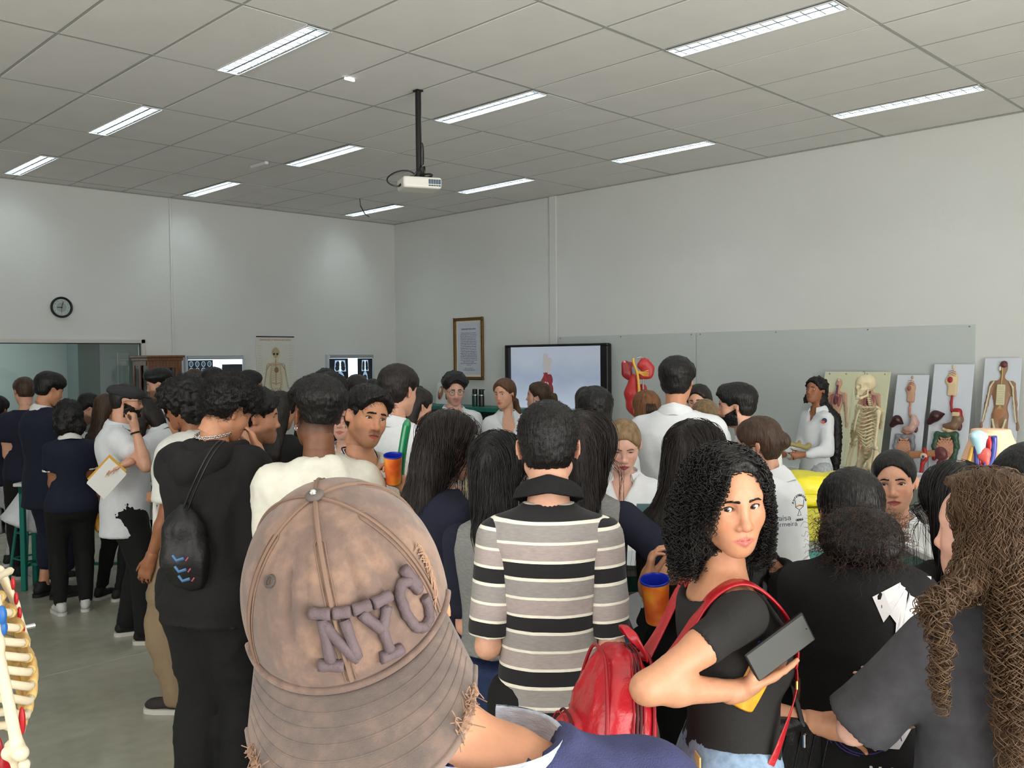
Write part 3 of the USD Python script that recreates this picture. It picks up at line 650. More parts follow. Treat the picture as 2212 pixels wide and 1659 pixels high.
def person(label, spot, face=0., head=(0, 0, 0), skin='tan', hair=None, top=None, bottom=None, shoes=None, group=None, h=None, faceon=None, build=None, **pk):
    """spot: (u, v, depth) of the head's centre; face: 0 looks away from the camera, 90 to the left, 180 at it"""
    b = pose(spot, face, head, **pk); d = spot[2]; sex = b.sex
    root = thing('person', label, 'person', b.root, 0, group); b.prim = root
    tone, lipc = TONES[skin]; fo = faceon or {}
    hh = {**dict(head=max(.0028, .00105*d) if faceon is not None else .0105, body=max(.015, .0038*d), cloth=max(.0135, .004*d), leg=max(.022, .006*d), hair=max(.0065, .0019*d), hand=max(.0055, .002*d)), **(h or {})}
    H = head_sdf(sex, jaw=fo.get('jaw', 1.), nose=fo.get('nose', 1.), mouth=fo.get('mouth', 0.), lids=fo.get('lids', 1.), lip=fo.get('lip', 1.), round_=fo.get('round', 0.))
    if faceon is not None: v, f = join(H.mesh(hh['head'], lo=(.026, -.088, -.122), hi=(.118, .088, .1)), H.mesh(max(.009, hh['head']*1.8), lo=(-.125, -.1, -.128), hi=(.034, .1, .125)), H.mesh(.006, lo=(.02, -.07, .094), hi=(.08, .07, .125)))
    else: v, f = H.mesh(hh['head'], lo=(-.125, -.1, -.128), hi=(.118, .1, .125))
    tint = skin_tint(v, tone, fo.get('lips', lipc), sex, fo.get('stub', 0.), HAIRC[(hair or {}).get('c', 'black')], (hair or {}).get('fade', 0.))
    head = (b.Hc+(v*b.hs)@b.H.T, f)
    X = S(); torso(b, X, -.012, .1); traps(b, X, -.008); neck(b, X); limbs(b, X, hands=False)
    if (bottom or {}).get('lo', 0) > .2:
        legs(b, X, -.002)
        for a in ('l', 'r'): X.cone(b.an[a], b.an[a]+b.B@V3(.1, 0, -.045), .034*b.s, .026*b.s, k=.03)
    m2 = X.mesh(hh['body']); parts = [head, m2]
    if hh.get('hands', True):
        for a in ('l', 'r'):
            Y = S(); W = b.wr[a]; Y.cone(W+(b.el[a]-W)*.1, W, .0285*b.s*(1. if sex == 'm' else .9), .0255*b.s*(1. if sex == 'm' else .9)); hand(b, Y, a); parts.append(Y.mesh(hh['hand']))
    bv, bf = join(*parts); tt = np.vstack([tint]+[np.tile(np.array(tone), (len(p[0]), 1)) for p in parts[1:]])
    obj('body', (bv-b.root, bf), SKIN, root, True, prim={'tint': tt})
    if faceon is not None:
        face_parts(b, root, fo.get('gaze', (1, 0, 0)), lids=fo.get('lids', 1.), iris=fo.get('iris', (.02, .011, .007)))
        brows(b, H, root, fo.get('brow', (hair or {}).get('c', 'black')), fo.get('bw', 1.), fo.get('bup', 0.), fo.get('btilt', 0.), h=max(.0018, .0006*d))
        if 'beard' in fo: beard(b, H, root, **fo['beard'])
        if 'glasses' in fo: glasses(b, root, *fo['glasses'])
    if hair: make_hair(b, root, h=hh['hair'], **{k: v for k, v in hair.items() if k != 'fade'})
    if bottom: wear_bottom(b, root, hh['leg'], **bottom)
    if top:
        for t in (top if isinstance(top, (list, tuple)) else [top]): wear_top(b, root, hh['cloth'], **t)
    if shoes:
        for a in ('l', 'r'): shoe(b, a, root, *shoes)
    return b
def wear_top(b, root, h, m=None, name='shirt', ease=.014, hem=-.10, sleeve=.55, neck_r=.012, nz=-.02, fold=.006, ff=7., vneck=0., open_=0., waist=.0, flare=.10, sl_e=.012, col=None, cuff=None, front=0., bust=0., scoop=None, rest=False, seed=1, lapel=None, sl_cut=True, label=None, sleeve_m=None, ck=.0):
    s, g = b.s, .55+.45*b.g; f = (1. if b.sex == 'm' else .88)*g
    X = S(); torso(b, X, ease, hem, waist=waist, flare=flare, front=front); traps(b, X, ease*.6, k=.05)
    if bust:
        for y in (1, -1): X.ball(b.t(.075, y*.068, .315), bust*s, k=.05)
    SL = []
    if sleeve > 0:
        for a in ('l', 'r'):
            A, E, W = b.sh[a], b.el[a], b.wr[a]; e = sl_e+ease*.35
            q = A+(E-A)*min(1, sleeve); r0, r1 = .048*s*f+e, (.048-.010*min(1, sleeve))*s*f+e*1.3
            Y = S() if sleeve_m is not None else X
            if sleeve <= 1.0:
                X.cone(A, q, r0, r1, k=.022, cut=False) if sleeve_m is None else Y.cone(A, q, r0+.002, r1)
                dd = unit(E-A); c = q+dd*.06
                Y.fn(lambda P, q=q.astype(np.float32), dd=dd.astype(np.float32), R=np.float32(r1*1.35): np.maximum(-((P-q)@dd), np.sqrt(((P-q)**2).sum(-1))-R), q-r1*1.4, q+r1*1.4, op='s')
            else:
                X.cone(A, E, r0, .042*s*f+e, k=.025); q = E+(W-E)*(sleeve-1)
                X.cone(E, q, .042*s*f+e, (.040-.012*(sleeve-1))*s*f+e*.9, k=.02)
                dd = unit(W-E); r1 = .04*s*f+e
                X.fn(lambda P, q=q.astype(np.float32), dd=dd.astype(np.float32), R=np.float32(r1*1.3): np.maximum(-((P-q)@dd), np.sqrt(((P-q)**2).sum(-1))-R), q-r1*1.4, q+r1*1.4, op='s')
            SL.append((q, dd, r1, Y))
    nr = (.056 if b.sex == 'm' else .0465)*b.hs+neck_r; base = b.nb+b.T@V3(.0, 0, nz)*s; axis = unit(b.T[:, 2]+.35*b.T[:, 0])
    X.cone(base, base+axis*.25, nr, nr*1.5, op='s')
    if scoop: X.ell(b.t(*scoop[0]), np.array(scoop[1])*s, R=b.T, op='s', k=.01)
    if vneck or open_:
        vb = b.t(.12, 0, .5-vneck).astype(np.float32); R_ = b.T.astype(np.float32)
        def wedge(P, z0=np.float32((.5-vneck)*s), hem_=np.float32(hem*s)):
            q = (P-b.P.astype(np.float32))@R_; y = np.abs(q[..., 1]); z = q[..., 2]
            w = np.maximum(z-z0, 0)*.42+np.float32(open_*.5)*(1+.35*np.clip((z0-z)/.6, 0, 1))
            return np.maximum(y-w, .01-q[..., 0])
        X.fn(wedge, b.t(.15, 0, .2)-.7, b.t(.15, 0, .2)+.7, op='s')
    v, fc = X.mesh(h)
    rest_ = (v-b.P)@b.T/s
    v = push(v, fc, folds(fold, ff, seed))
    pr = None
    if rest:                                    # shirt coordinates for stripes: height in the torso, along the arm in the sleeves
        zz = rest_[:, 2].copy(); arm = np.zeros(len(v))
        for a in ('l', 'r'):
            A, E = b.sh[a], b.el[a]; dd = unit(E-A); tA = (v-A)@dd/s; rr = np.linalg.norm(v-A-np.outer((v-A)@dd, dd), axis=1); yl = np.abs(rest_[:, 1])
            m_ = (sleeve_m is None) & (yl > b.sw/s-.008) & (tA > -.05) & (rr < .1*s); zz = np.where(m_, .446-tA*1.0, zz); arm = np.where(m_, 1, arm)
        pr = {'rest': np.stack([rest_[:, 0], rest_[:, 1], zz], 1)}
    sh = obj(name, (v-b.root, fc), m, root, True, prim=pr, label=label)
    for q, dd, r1, Y in SL:
        if cuff is not None:
            Z = S(); Z.cone(q-dd*.018*s, q-dd*.0005, r1+.0035, r1+.0035, cut=True); Z.cone(q-dd*.05, q+dd*.05, r1-.004, op='s'); obj('cuff', loc(b, Z.mesh(.007)), cuff, sh, True)
        if sleeve_m is not None:
            vv, f2 = Y.mesh(h); A = q-dd*np.dot(q-(b.sh['l'] if np.linalg.norm(q-b.sh['l']) < np.linalg.norm(q-b.sh['r']) else b.sh['r']), dd); pr2 = {'rest': np.stack([0*vv[:, 0], 0*vv[:, 0], .47-((vv-A)@dd)/s], 1)} if rest else None
            obj('sleeve', (push(vv, f2, folds(fold, ff, seed+2))-b.root, f2), sleeve_m, sh, True, prim=pr2)
    if col: mm, kw = col; obj('collar', loc(b, collar(b, **{**dict(r0=nr/s+.002), **kw})), mm, sh, True)
    return sh
def wear_bottom(b, root, h, m=None, name='trousers', e=.012, lo=0., fold=.007, taper=1., top_=.05, R0=.086, ff=6., skirt=None, flatb=0.):
    s = b.s; X = S(); z = np.array(TZ); zz = np.array([-.13, -.09, -.03, .02, top_+.0])
    W, F, B = (np.interp(zz, z, np.array(t[b.sex]))*b.g*s for t in (TW, TF, TB))
    X.loft(b.P, b.T, zz*s, W+e*.6, F+e*.6, B+e*.6)
    legs(b, X, e, lo, taper=taper, R0=R0)
    if lo < .15: 
        for a in ('l', 'r'): X.box((b.an[a][0], b.an[a][1], -.46), (.3, .3, .5), op='s')
    v, f = X.mesh(h); v = push(v, f, folds(fold, ff, 11, .9)); return obj(name, (v-b.root, f), m, root, True)

# striped polo: stripes by height in the shirt's own coordinates
def stripe_mat():
    W, K, A, B = C(226, 222, 206), C(22, 20, 23), C(142, 138, 134), C(160, 148, 144)
    # one repeat, 0..1: black, white, grey, white, mauve, white
    stops = [(0, K), (.26, K), (.265, W), (.32, W), (.325, A), (.615, A), (.62, W), (.665, W), (.67, B), (.945, B), (.95, W), (1., W)]
    return usdkit.material(stage, '/World/Looks/striped_jersey', {'at': ('attribute', {'attribute': 'rest'}), 's': ('separate_xyz', {}), 'k': ('math', {'math_type': 'multiply_add', 'value2': -1/STRIPE_P, 'value3': 10.+STRIPE_O}), 'f': ('math', {'math_type': 'fraction'}), 'r': ('rgb_ramp', {'ramp': stops}),
        'tc': ('texture_coordinate', {}), 'mp': ('mapping', {'scale': (.35, .35, 2.)}), 'n': ('noise_texture', {'scale': 150., 'detail': 3.}), 'mr': ('map_range', {'from_min': .3, 'from_max': .7, 'to_min': .9, 'to_max': 1.1}), 'm': ('vector_math', {'math_type': 'multiply'}), 'p': ('principled_bsdf', {'roughness': .9, 'sheen_weight': .1})},
        [('at.vector', 's.vector'), ('s.z', 'k.value1'), ('k.value', 'f.value1'), ('f.value', 'r.fac'), ('tc.object', 'mp.vector'), ('mp.vector', 'n.vector'), ('n.fac', 'mr.value'), ('r.color', 'm.vector1'), ('mr.result', 'm.vector2'), ('m.vector', 'p.base_color')], surface='p.BSDF')
STRIPE_P, STRIPE_O = .145, .73
STRIPE = stripe_mat()
# ------------------------------------------------------------------ room
def bx(x0, x1, y0, y1, z0, z1): return trimesh.creation.box(bounds=[[min(x0, x1), min(y0, y1), min(z0, z1)], [max(x0, x1), max(y0, y1), max(z0, z1)]])
def cat(*m): return trimesh.util.concatenate(list(m))
def rbox(c, half, r=.004, R=None):             # box with chamfered edges
    from manifold3d import Manifold
    h = np.array(half, float); r = min(r, h.min()*.45); pts = [[sx*(h[0]-(0 if a == 0 else r)), sy*(h[1]-(0 if a == 1 else r)), sz*(h[2]-(0 if a == 2 else r))] for sx in (-1, 1) for sy in (-1, 1) for sz in (-1, 1) for a in range(3)]
    m = Manifold.hull_points(np.array(pts)).to_mesh(); v = np.array(m.vert_properties[:, :3])
    if R is not None: v = v@np.asarray(R).T
    return trimesh.Trimesh(v+np.asarray(c, float), np.array(m.tri_verts), process=False)
def cyl(a, b, r, n=20, r2=None):
    v, f = tube([a, b], [r, r if r2 is None else r2], n); f = np.vstack([f[:, :3], f[:, [0, 2, 3]]]); return trimesh.Trimesh(v, f[(f[:, 0] != f[:, 2]) & (f[:, 1] != f[:, 2])], process=False)
def lathe(prof, n=32, c=(0, 0, 0)):
    p = np.array(prof, float); a = np.arange(n)/n*2*math.pi; k = len(p)
    v = np.stack([np.outer(np.cos(a), p[:, 0]), np.outer(np.sin(a), p[:, 0]), np.tile(p[:, 1], (n, 1))], -1).reshape(-1, 3)+np.array(c)
    f = [[i*k+j, ((i+1) % n)*k+j, ((i+1) % n)*k+j+1, i*k+j+1] for i in range(n) for j in range(k-1)]
    return v, np.array(f)
def disc(r, n=24, t=.001):                     # flat disc in xy, thickness t
    return trimesh.creation.cylinder(radius=r, height=t, sections=n)
def xf(m, R=None, t=(0, 0, 0)):
    if isinstance(m, tuple): return (m[0]@np.asarray(R).T if R is not None else m[0])+np.asarray(t, float), m[1]
    m = m.copy(); m.vertices = (m.vertices@np.asarray(R).T if R is not None else m.vertices)+np.asarray(t, float); return m
WL = np.array([[1, 0, 0], [0, 0, -1], [0, 1, 0.]])   # drawing plane (x right, y up, z out) on the left wall: maps xy-plane meshes to the wall y = YA, facing -y
WR = np.array([[0, 0, -1], [-1, 0, 0], [0, 1, 0.]])  # the same on the right wall x = XB, facing -x
x0g, y0g = 2.738, 4.998
XN, YN = -3.2, -3.0                            # the walls behind the camera
M_wall = mat('wall_paint', C(206, 208, 204), .75, noise=.02, nscale=1.2, bump=.0012, bscale=90)
M_wall2 = mat('glass_board_paint', C(186, 192, 190), .3, noise=.015, nscale=2)
M_ceil = mat('ceiling_tile', C(219, 217, 213), .9, noise=.025, nscale=2.5, bump=.0015, bscale=220)
M_bar = mat('ceiling_bar', C(160, 161, 157), .5)
M_white = mat('white_metal', C(215, 217, 216), .35)
M_steel = mat('steel', C(170, 172, 172), .28, metal=1.)
M_chrome = mat('chrome', C(215, 215, 215), .12, metal=1.)
M_black = mat('black_plastic', C(18, 18, 19), .35)
M_teal = mat('teal_paint', C(16, 110, 98), .4, noise=.06, nscale=12)
GLASS = usdkit.material(stage, '/World/Looks/clear_pane', {'t': ('transparent_bsdf', {'color': (.93, .97, .96)}), 'g': ('glossy_bsdf', {'roughness': .02, 'color': (1, 1, 1)}), 'f': ('fresnel', {'IOR': 1.45}), 'm': ('mix_closure', {})}, [('f.fac', 'm.fac'), ('t.BSDF', 'm.closure1'), ('g.BSDF', 'm.closure2')], surface='m.closure')
# floor: ground concrete slabs with sawn joints
M_floor = usdkit.material(stage, '/World/Looks/ground_concrete', {'tc': ('geometry', {}), 'n1': ('noise_texture', {'scale': .55, 'detail': 6., 'roughness': .6}), 'n2': ('noise_texture', {'scale': 9., 'detail': 5.}),
    'mx': ('math', {'math_type': 'multiply_add', 'value2': .3}), 'r': ('rgb_ramp', {'ramp': [(.3, C(112, 113, 100)), (.55, C(142, 142, 126)), (.8, C(168, 166, 150))]}),
    'rr': ('map_range', {'from_min': .3, 'from_max': .8, 'to_min': .16, 'to_max': .38}), 'p': ('principled_bsdf', {'ior': 1.45})},
    [('tc.position', 'n1.vector'), ('tc.position', 'n2.vector'), ('n2.fac', 'mx.value1'), ('n1.fac', 'mx.value3'), ('mx.value', 'r.fac'), ('r.color', 'p.base_color'), ('n1.fac', 'rr.value'), ('rr.result', 'p.roughness')], surface='p.BSDF')
M_joint = mat('joint_filler', C(60, 60, 54), .9)
fl = struct(obj('floor', bx(XN-.2, XB+.3, YN-.2, YA+2.6, -.12, -.006), M_joint))
fx = [XN, -.3, 2.6, 5.5, XB+.02]; fy = [YN, 0.1, 3.1, 5.85, 8.8, YA+.02]
for i in range(4):
    for j in range(5): obj('slab', rbox(((fx[i]+fx[i+1])/2, (fy[j]+fy[j+1])/2, -.05), ((fx[i+1]-fx[i])/2-.002, (fy[j+1]-fy[j])/2-.002, .05), .002), M_floor, fl)
# walls
wr = struct(obj('wall_right', bx(XB, XB+.2, YN-.2, YA+.2, -.1, CEIL+.3), M_wall))
struct(obj('trim_1', rbox((XB-.013, 8.12, CEIL/2), (.014, .062, CEIL/2-.003), .006), M_wall))
WX1, WZ0, WZ1 = 4.862, .98, 2.166
wl = struct(obj('wall_left', cat(bx(WX1-.02, XB+.2, YA, YA+.15, -.1, CEIL+.3), bx(XN-.2, WX1-.02, YA, YA+.15, WZ1-.02, CEIL+.3), bx(XN-.2, WX1-.02, YA, YA+.15, -.1, WZ0+.02), bx(XN-.2, -.4, YA, YA+.15, WZ0, WZ1)), M_wall))
struct(obj('trim_2', rbox((5.232, YA-.009, CEIL/2), (.014, .008, CEIL/2-.003), .004), M_wall))
# behind the camera: wide doorway and high windows that let the daylight in
wb = struct(obj('wall_back', cat(bx(XN-.2, XN, YN-.2, YA+.2, -.1, .9), bx(XN-.2, XN, YN-.2, YA+.2, 3.2, CEIL+.3), bx(XN-.2, XN, YN-.2, -1.6, .9, 3.2), bx(XN-.2, XN, 4.6, YA+.2, .9, 3.2)), M_wall))
wn = struct(obj('wall_near', cat(bx(XN-.2, -1.8, YN-.2, YN, -.1, CEIL+.3), bx(4.6, XB+.2, YN-.2, YN, -.1, CEIL+.3), bx(-1.8, 4.6, YN-.2, YN, 3.2, CEIL+.3)), M_wall))
# ceiling: lay-in tiles 1.25 x 0.625 m on bars
cl = struct(obj('ceiling', bx(XN-.2, XB+.2, YN-.2, YA+.2, CEIL+.06, CEIL+.2), M_ceil))
LIGHTS = [(c, r) for c in (3.28, 5.34, 7.81) for r in (-5, -3, -1, 1)]+[(3.28, 3), (5.34, 3), (7.81, 3), (.78, -3), (.78, -1), (.78, 1)]
rng = np.random.default_rng(5)
gx = [x for x in x0g+.625*np.arange(-10, 11) if XN < x < XB]; gy = [y for y in y0g-1.25*np.arange(-6, 7) if YN < y < YA]
ex, ey = [XN]+gx+[XB], [YN]+sorted(gy)+[YA]
for i in range(len(ex)-1):
    for j in range(len(ey)-1):
        a, b_, c_, d_ = ex[i]+.009, ex[i+1]-.009, ey[j]+.010, ey[j+1]-.010
        lit = [L for L in LIGHTS if a < L[0] < b_ and c_ < y0g-1.25*L[1]-.625 < d_]
        R = rotx(rng.normal()*.0016)@roty(rng.normal()*.003); dz = rng.uniform(0, .002)
        if b_-a < .03 or d_-c_ < .03: continue
        if lit:
            cx_, w_ = lit[0][0], .088
            parts = [bx(a, cx_-w_, c_, d_, CEIL, CEIL+.014), bx(cx_+w_, b_, c_, d_, CEIL, CEIL+.014)]
            obj('ceiling_tile', cat(*[p for p in parts if p.extents[0] > .02]), M_ceil, cl)
        else: obj('ceiling_tile', rbox(((a+b_)/2, (c_+d_)/2, CEIL+.009+dz), ((b_-a)/2, (d_-c_)/2, .007), .003, R), M_ceil, cl)
for y in gy: obj('ceiling_bar', bx(XN, XB, y-.0125, y+.0125, CEIL+.002, CEIL+.03), M_bar, cl)
for x in gx: obj('ceiling_bar', bx(x-.0085, x+.0085, YN, YA, CEIL+.004, CEIL+.03), M_bar, cl)
ty = YA
obj('edge_trim', bx(XN, XB, YA-.022, YA, CEIL-.006, CEIL), M_bar, cl); obj('edge_trim', bx(XB-.022, XB, YN, YA, CEIL-.006, CEIL), M_bar, cl)
# louvre lights
M_tube = mat('lit_tube', (1, 1, 1), .5, emit=(.83, .95, 1.), estr=LAMP)
M_blade = mat('louvre_grey', C(128, 136, 142), .45)
M_refl = mat('reflector', C(225, 228, 230), .18, metal=1.)
WHERE = {(3.28, -5): 'at far left, by the dark window', (3.28, -3): 'second from the dark window end, left side', (3.28, -1): 'large in the upper left of the ceiling', (5.34, -5): 'far row, above the wooden cabinet', (5.34, -3): 'left of the projector pole', (5.34, -1): 'just right of the projector pole',
         (5.34, 1): 'nearest one at the upper right', (7.81, -5): 'nearest the far corner of the room', (7.81, -3): 'second from the far corner along the right wall', (7.81, -1): 'above the glass board on the right wall', (7.81, 1): 'unlit looking, at the far right of the ceiling'}
for c_, r_ in LIGHTS:
    yc = y0g-1.25*r_-.625
    lab = 'recessed twin tube louvre light '+WHERE[(c_, r_)] if (c_, r_) in WHERE else 'louvre ceiling light outside the picture, %s column, %s row' % ({3.28: 'second', 5.34: 'third', 7.81: 'rightmost', .78: 'leftmost'}[c_], {-3: 'far', -1: 'middle', 1: 'near', 3: 'nearest'}[r_])
    t = thing('ceiling_light', lab, 'ceiling light', (c_, yc, CEIL), 0, 'recessed louvre ceiling lights')
    hw, hl = .088, .605
    obj('housing', cat(bx(-hw, hw, -hl, hl, .07, .075), bx(-hw, -hw+.003, -hl, hl, -.004, .07), bx(hw-.003, hw, -hl, hl, -.004, .07), bx(-hw, hw, -hl, -hl+.003, -.004, .07), bx(-hw, hw, hl-.003, hl, -.004, .07)), M_refl, t)
    obj('frame', cat(bx(-hw-.006, -hw+.004, -hl-.006, hl+.006, -.008, -.002), bx(hw-.004, hw+.006, -hl-.006, hl+.006, -.008, -.002), bx(-hw, hw, -hl-.006, -hl+.006, -.008, -.002), bx(-hw, hw, hl-.006, hl+.006, -.008, -.002)), M_white, t)
    for sx in (-1, 1):
        obj('tube', cyl((sx*.042, -hl+.02, .042), (sx*.042, hl-.02, .042), .013, 10), M_tube, t)
    obj('spine', bx(-.008, .008, -hl, hl, .0, .05), M_blade, t)
    for k in range(13):
        y = -hl+(k+.5)*2*hl/13
        for sx in (-1, 1): obj('louvre_blade', trimesh.Trimesh(*(lambda v: (v, [[0, 1, 2], [0, 2, 3], [4, 6, 5], [4, 7, 6], [0, 4, 5], [0, 5, 1], [3, 2, 6], [3, 6, 7]]))(np.array([[sx*.007, y-.004, 0], [sx*.085, y-.004, 0], [sx*.085, y-.001, .034], [sx*.007, y-.001, .034], [sx*.007, y+.004, 0], [sx*.085, y+.004, 0], [sx*.085, y+.001, .034], [sx*.007, y+.001, .034]])), process=False), M_blade, t)
# small ceiling details
tag(obj('ceiling_sensor', xf(rbox((0, 0, 0), (.045, .009, .010), .004), None, on_z(755, 168, CEIL)+V3(0, 0, -.012)), mat('bright_strip', C(240, 244, 248), .3, emit=(1, 1, 1), estr=.6)), 'short bright white strip on the ceiling near the projector pole', 'light strip')
tag(obj('ceiling_cover', xf(rbox((0, 0, 0), (.022, .16, .016), .006), None, on_z(560, 353, CEIL)+V3(0, 0, -.016)), M_white), 'small white oblong cover on the ceiling left of the projector', 'cover plate')
tag(obj('loose_cable', tube([on_z(777, 430, CEIL), at(779, 445, 11.1), at(788, 462, 11.0), at(797, 468, 10.9)], .006, 6), M_black), 'thin dark cable hanging from the ceiling beside the corner light', 'cable')
# window into the next room
w1 = struct(UsdGeom.Xform.Define(stage, '/World/window_1')); wx0 = -.4
obj('window_frame', cat(bx(wx0, WX1, YA-.022, YA+.09, WZ1-.045, WZ1), bx(WX1-.045, WX1, YA-.022, YA+.09, WZ0, WZ1), bx(wx0, WX1, YA-.03, YA+.09, WZ0, WZ0+.045), bx(wx0, wx0+.045, YA-.022, YA+.09, WZ0, WZ1)), mat('window_frame', C(196, 194, 190), .5), w1)
obj('seal', cat(bx(wx0+.045, WX1-.045, YA+.02, YA+.034, WZ1-.055, WZ1-.045), bx(WX1-.055, WX1-.045, YA+.02, YA+.034, WZ0+.045, WZ1-.045)), M_black, w1)
for a, b_ in ((wx0+.045, 1.9), (1.9, WX1-.045)): obj('pane', bx(a+.002, b_-.002, YA+.024, YA+.03, WZ0+.045, WZ1-.045), GLASS, w1)
nr = struct(obj('wall_next_room', cat(bx(XN-.4, 6.2, YA+2.3, YA+2.45, -.1, 3.2), bx(6.0, 6.2, YA+.15, YA+2.4, -.1, 3.2), bx(XN-.4, XN-.2, YA+.15, YA+2.4, -.1, 3.2), bx(XN-.4, 6.2, YA+.15, YA+2.45, 3.1, 3.2)), mat('next_room_paint', C(176, 186, 184), .8, noise=.03, nscale=1.)))
px = on_y(180, 780, YA+1.6); obj('pillar', rbox((px[0], YA+1.6, 1.55), (.15, .2, 1.55), .01), mat('pillar_grey', C(96, 108, 108), .7), nr)
rect_light('next_room_lamp', (2.4, YA+1.2, 3.05), (0, 0, -1), (0, 1, 0), 2.4, .3, 11, (.94, 1., 1.))
px = on_y(265, 790, YA+2.3); nb_ = thing('notice_board', 'pale notice board seen through the dark window beside the cabinet', 'board', (px[0], YA+2.28, 0)); obj('panel', rbox((0, 0, 1.72), (.085, .012, .3), .004), mat('notice', C(196, 206, 200), .6), nb_); obj('sheet', rbox((.01, -.014, 1.86), (.03, .002, .04), .001), M_white, nb_)
# ------------------------------------------------------------------ things on the walls and ceiling
def text(s, h, depth=.002, bold=False): return meshkit.text_mesh(s, h, depth, bold)
def ctext(s, h, depth=.002, bold=False): m = text(s, h, depth, bold); m.apply_translation([-m.bounds[:, 0].mean(), -m.bounds[:, 1].mean(), 0]); return m
M_ink = mat('ink', C(40, 40, 46), .7)
# clock
cc = on_y(132, 664); t = thing('wall_clock', 'round black rimmed wall clock with white dial above the dark window', 'clock', (cc[0], YA, cc[2]))
v, f = lathe([(.098, .0), (.124, .0), (.127, .02), (.122, .036), (.112, .04), (.103, .03), (.1, .012), (.098, .0)], 48); obj('rim', xf((v, f), WL), M_black, t, 30)
obj('dial', xf(disc(.102, 48, .008), WL, (0, -.008, 0)), mat('dial', C(222, 224, 226), .5), t); obj('dial_centre', xf(disc(.058, 40, .001), WL, (0, -.0125, 0)), mat('dial_grey', C(190, 192, 195), .5), t)
for k in range(1, 13): a = rad(90-30*k); obj('numeral', xf(ctext(str(k), .013, .0006), WL, (.081*math.cos(a), -.0122, .081*math.sin(a))), M_ink, t)
for nm, ang, L, w, z in (('hour_hand', 90+90, .052, .0045, .016), ('minute_hand', 90-16, .075, .0035, .018), ('second_hand', -90, .07, .0012, .02)):
    R = WL@rotz(rad(ang)); obj(nm, xf(bx(-.012, L, -w, w, 0, .0012), R, (0, -z, 0)), M_ink, t)
obj('lens', xf(disc(.104, 40, .002), WL, (0, -.028, 0)), GLASS, t)
# framed oath
fy0, fy1, fz0, fz1 = 9.484, 10.115, 1.574, 2.478; fh, fw = fz1-fz0, fy1-fy0
t = thing('framed_oath', 'gilt framed page of handwritten text hanging on the right wall', 'picture frame', (XB, (fy0+fy1)/2, (fz0+fz1)/2))
M_gilt = mat('gilt', C(120, 92, 46), .4, metal=.6, noise=.3, nscale=90, bump=.003, bscale=160)
for (a, b_, c_, d_) in ((-fw/2, fw/2, fh/2-.045, fh/2), (-fw/2, fw/2, -fh/2, -fh/2+.045), (-fw/2, -fw/2+.045, -fh/2+.045, fh/2-.045), (fw/2-.045, fw/2, -fh/2+.045, fh/2-.045)):
    obj('frame_rail', xf(rbox(((a+b_)/2, (c_+d_)/2, .018), ((b_-a)/2, (d_-c_)/2, .018), .008), WR), M_gilt, t)
n = int((fw+fh)*2/.02)
bd = []
for a in np.arange(-fh/2+.02, fh/2, .021): bd += [xf(trimesh.creation.icosphere(1, .0075), WR, WR@V3(s*(fw/2-.012), a, .036)) for s in (-1, 1)]
for a in np.arange(-fw/2+.03, fw/2-.02, .021): bd += [xf(trimesh.creation.icosphere(1, .0075), WR, WR@V3(a, s*(fh/2-.012), .036)) for s in (-1, 1)]
obj('beading', cat(*bd), mat('gilt_dark', C(92, 66, 30), .45, metal=.5), t, kind='stuff')
obj('mat_board', xf(bx(-fw/2+.04, fw/2-.04, -fh/2+.04, fh/2-.04, .004, .012), WR), mat('mat_cream', C(226, 222, 206), .7), t)
obj('page', xf(bx(-fw/2+.075, fw/2-.075, -fh/2+.075, fh/2-.075, .012, .014), WR), mat('page', C(190, 194, 206), .7), t)
def scrawl(w, h, seed, th=.0032):              # a line of small handwriting
    r = np.random.default_rng(seed); P = []; x = -w/2
    while x < w/2-.012:
        L = min(r.uniform(.02, .065), w/2-x); n = int(L/.0026)+3; a = np.linspace(0, 1, n); y = np.sin(a*L*820+r.uniform(0, 6))*h*.3+(r.random(n) < .18)*h*.55*r.choice([-1, 1])*.8
        p = np.stack([x+a*L, y, 0*a+.0005], 1); P.append(tube(p, th*.5, 3, False)); x += L+.009
    return join(*P)
obj('title', xf(ctext('Juramento Hipócrates', .022, .001), WR, WR@V3(0, .285, .0145)), M_ink, t)
for k in range(20):
    z = .228-k*.0245; w = .35 if k not in (0, 17, 19) else (.32, .24, .1)[(0, 17, 19).index(k)]
    obj('text_line', xf(scrawl(w, .009, 40+k, .003), WR, WR@V3(0, z, .0145)), M_ink, t)
obj('text_line', xf(scrawl(.18, .008, 90), WR, WR@V3(0, -.285, .0145)), M_ink, t); obj('text_line', xf(scrawl(.25, .008, 91), WR, WR@V3(0, -.31, .0145)), M_ink, t)
# interactive screen
ty0, ty1, tz0, tz1 = 7.127, 8.939, 1.045, 2.062; w, h = ty1-ty0, tz1-tz0
t = thing('smart_screen', 'large black framed interactive screen showing a heart on blue', 'screen', (XB-.085, (ty0+ty1)/2, (tz0+tz1)/2))
bz = .075
for q in ((-w/2, w/2, h/2-.03, h/2), (-w/2, w/2, -h/2, -h/2+.06), (-w/2, -w/2+.085, -h/2+.06, h/2-.03), (w/2-.115, w/2, -h/2+.06, h/2-.03)):
    obj('bezel', xf(rbox(((q[0]+q[1])/2, (q[2]+q[3])/2, .01), ((q[1]-q[0])/2, (q[3]-q[2])/2, .032), .006), WR), M_black, t)
obj('back', xf(bx(-w/2+.01, w/2-.01, -h/2+.01, h/2-.01, -.05, 0), WR), M_black, t)
a0, a1, b0, b1 = -w/2+.085, w/2-.115, -h/2+.06, h/2-.03
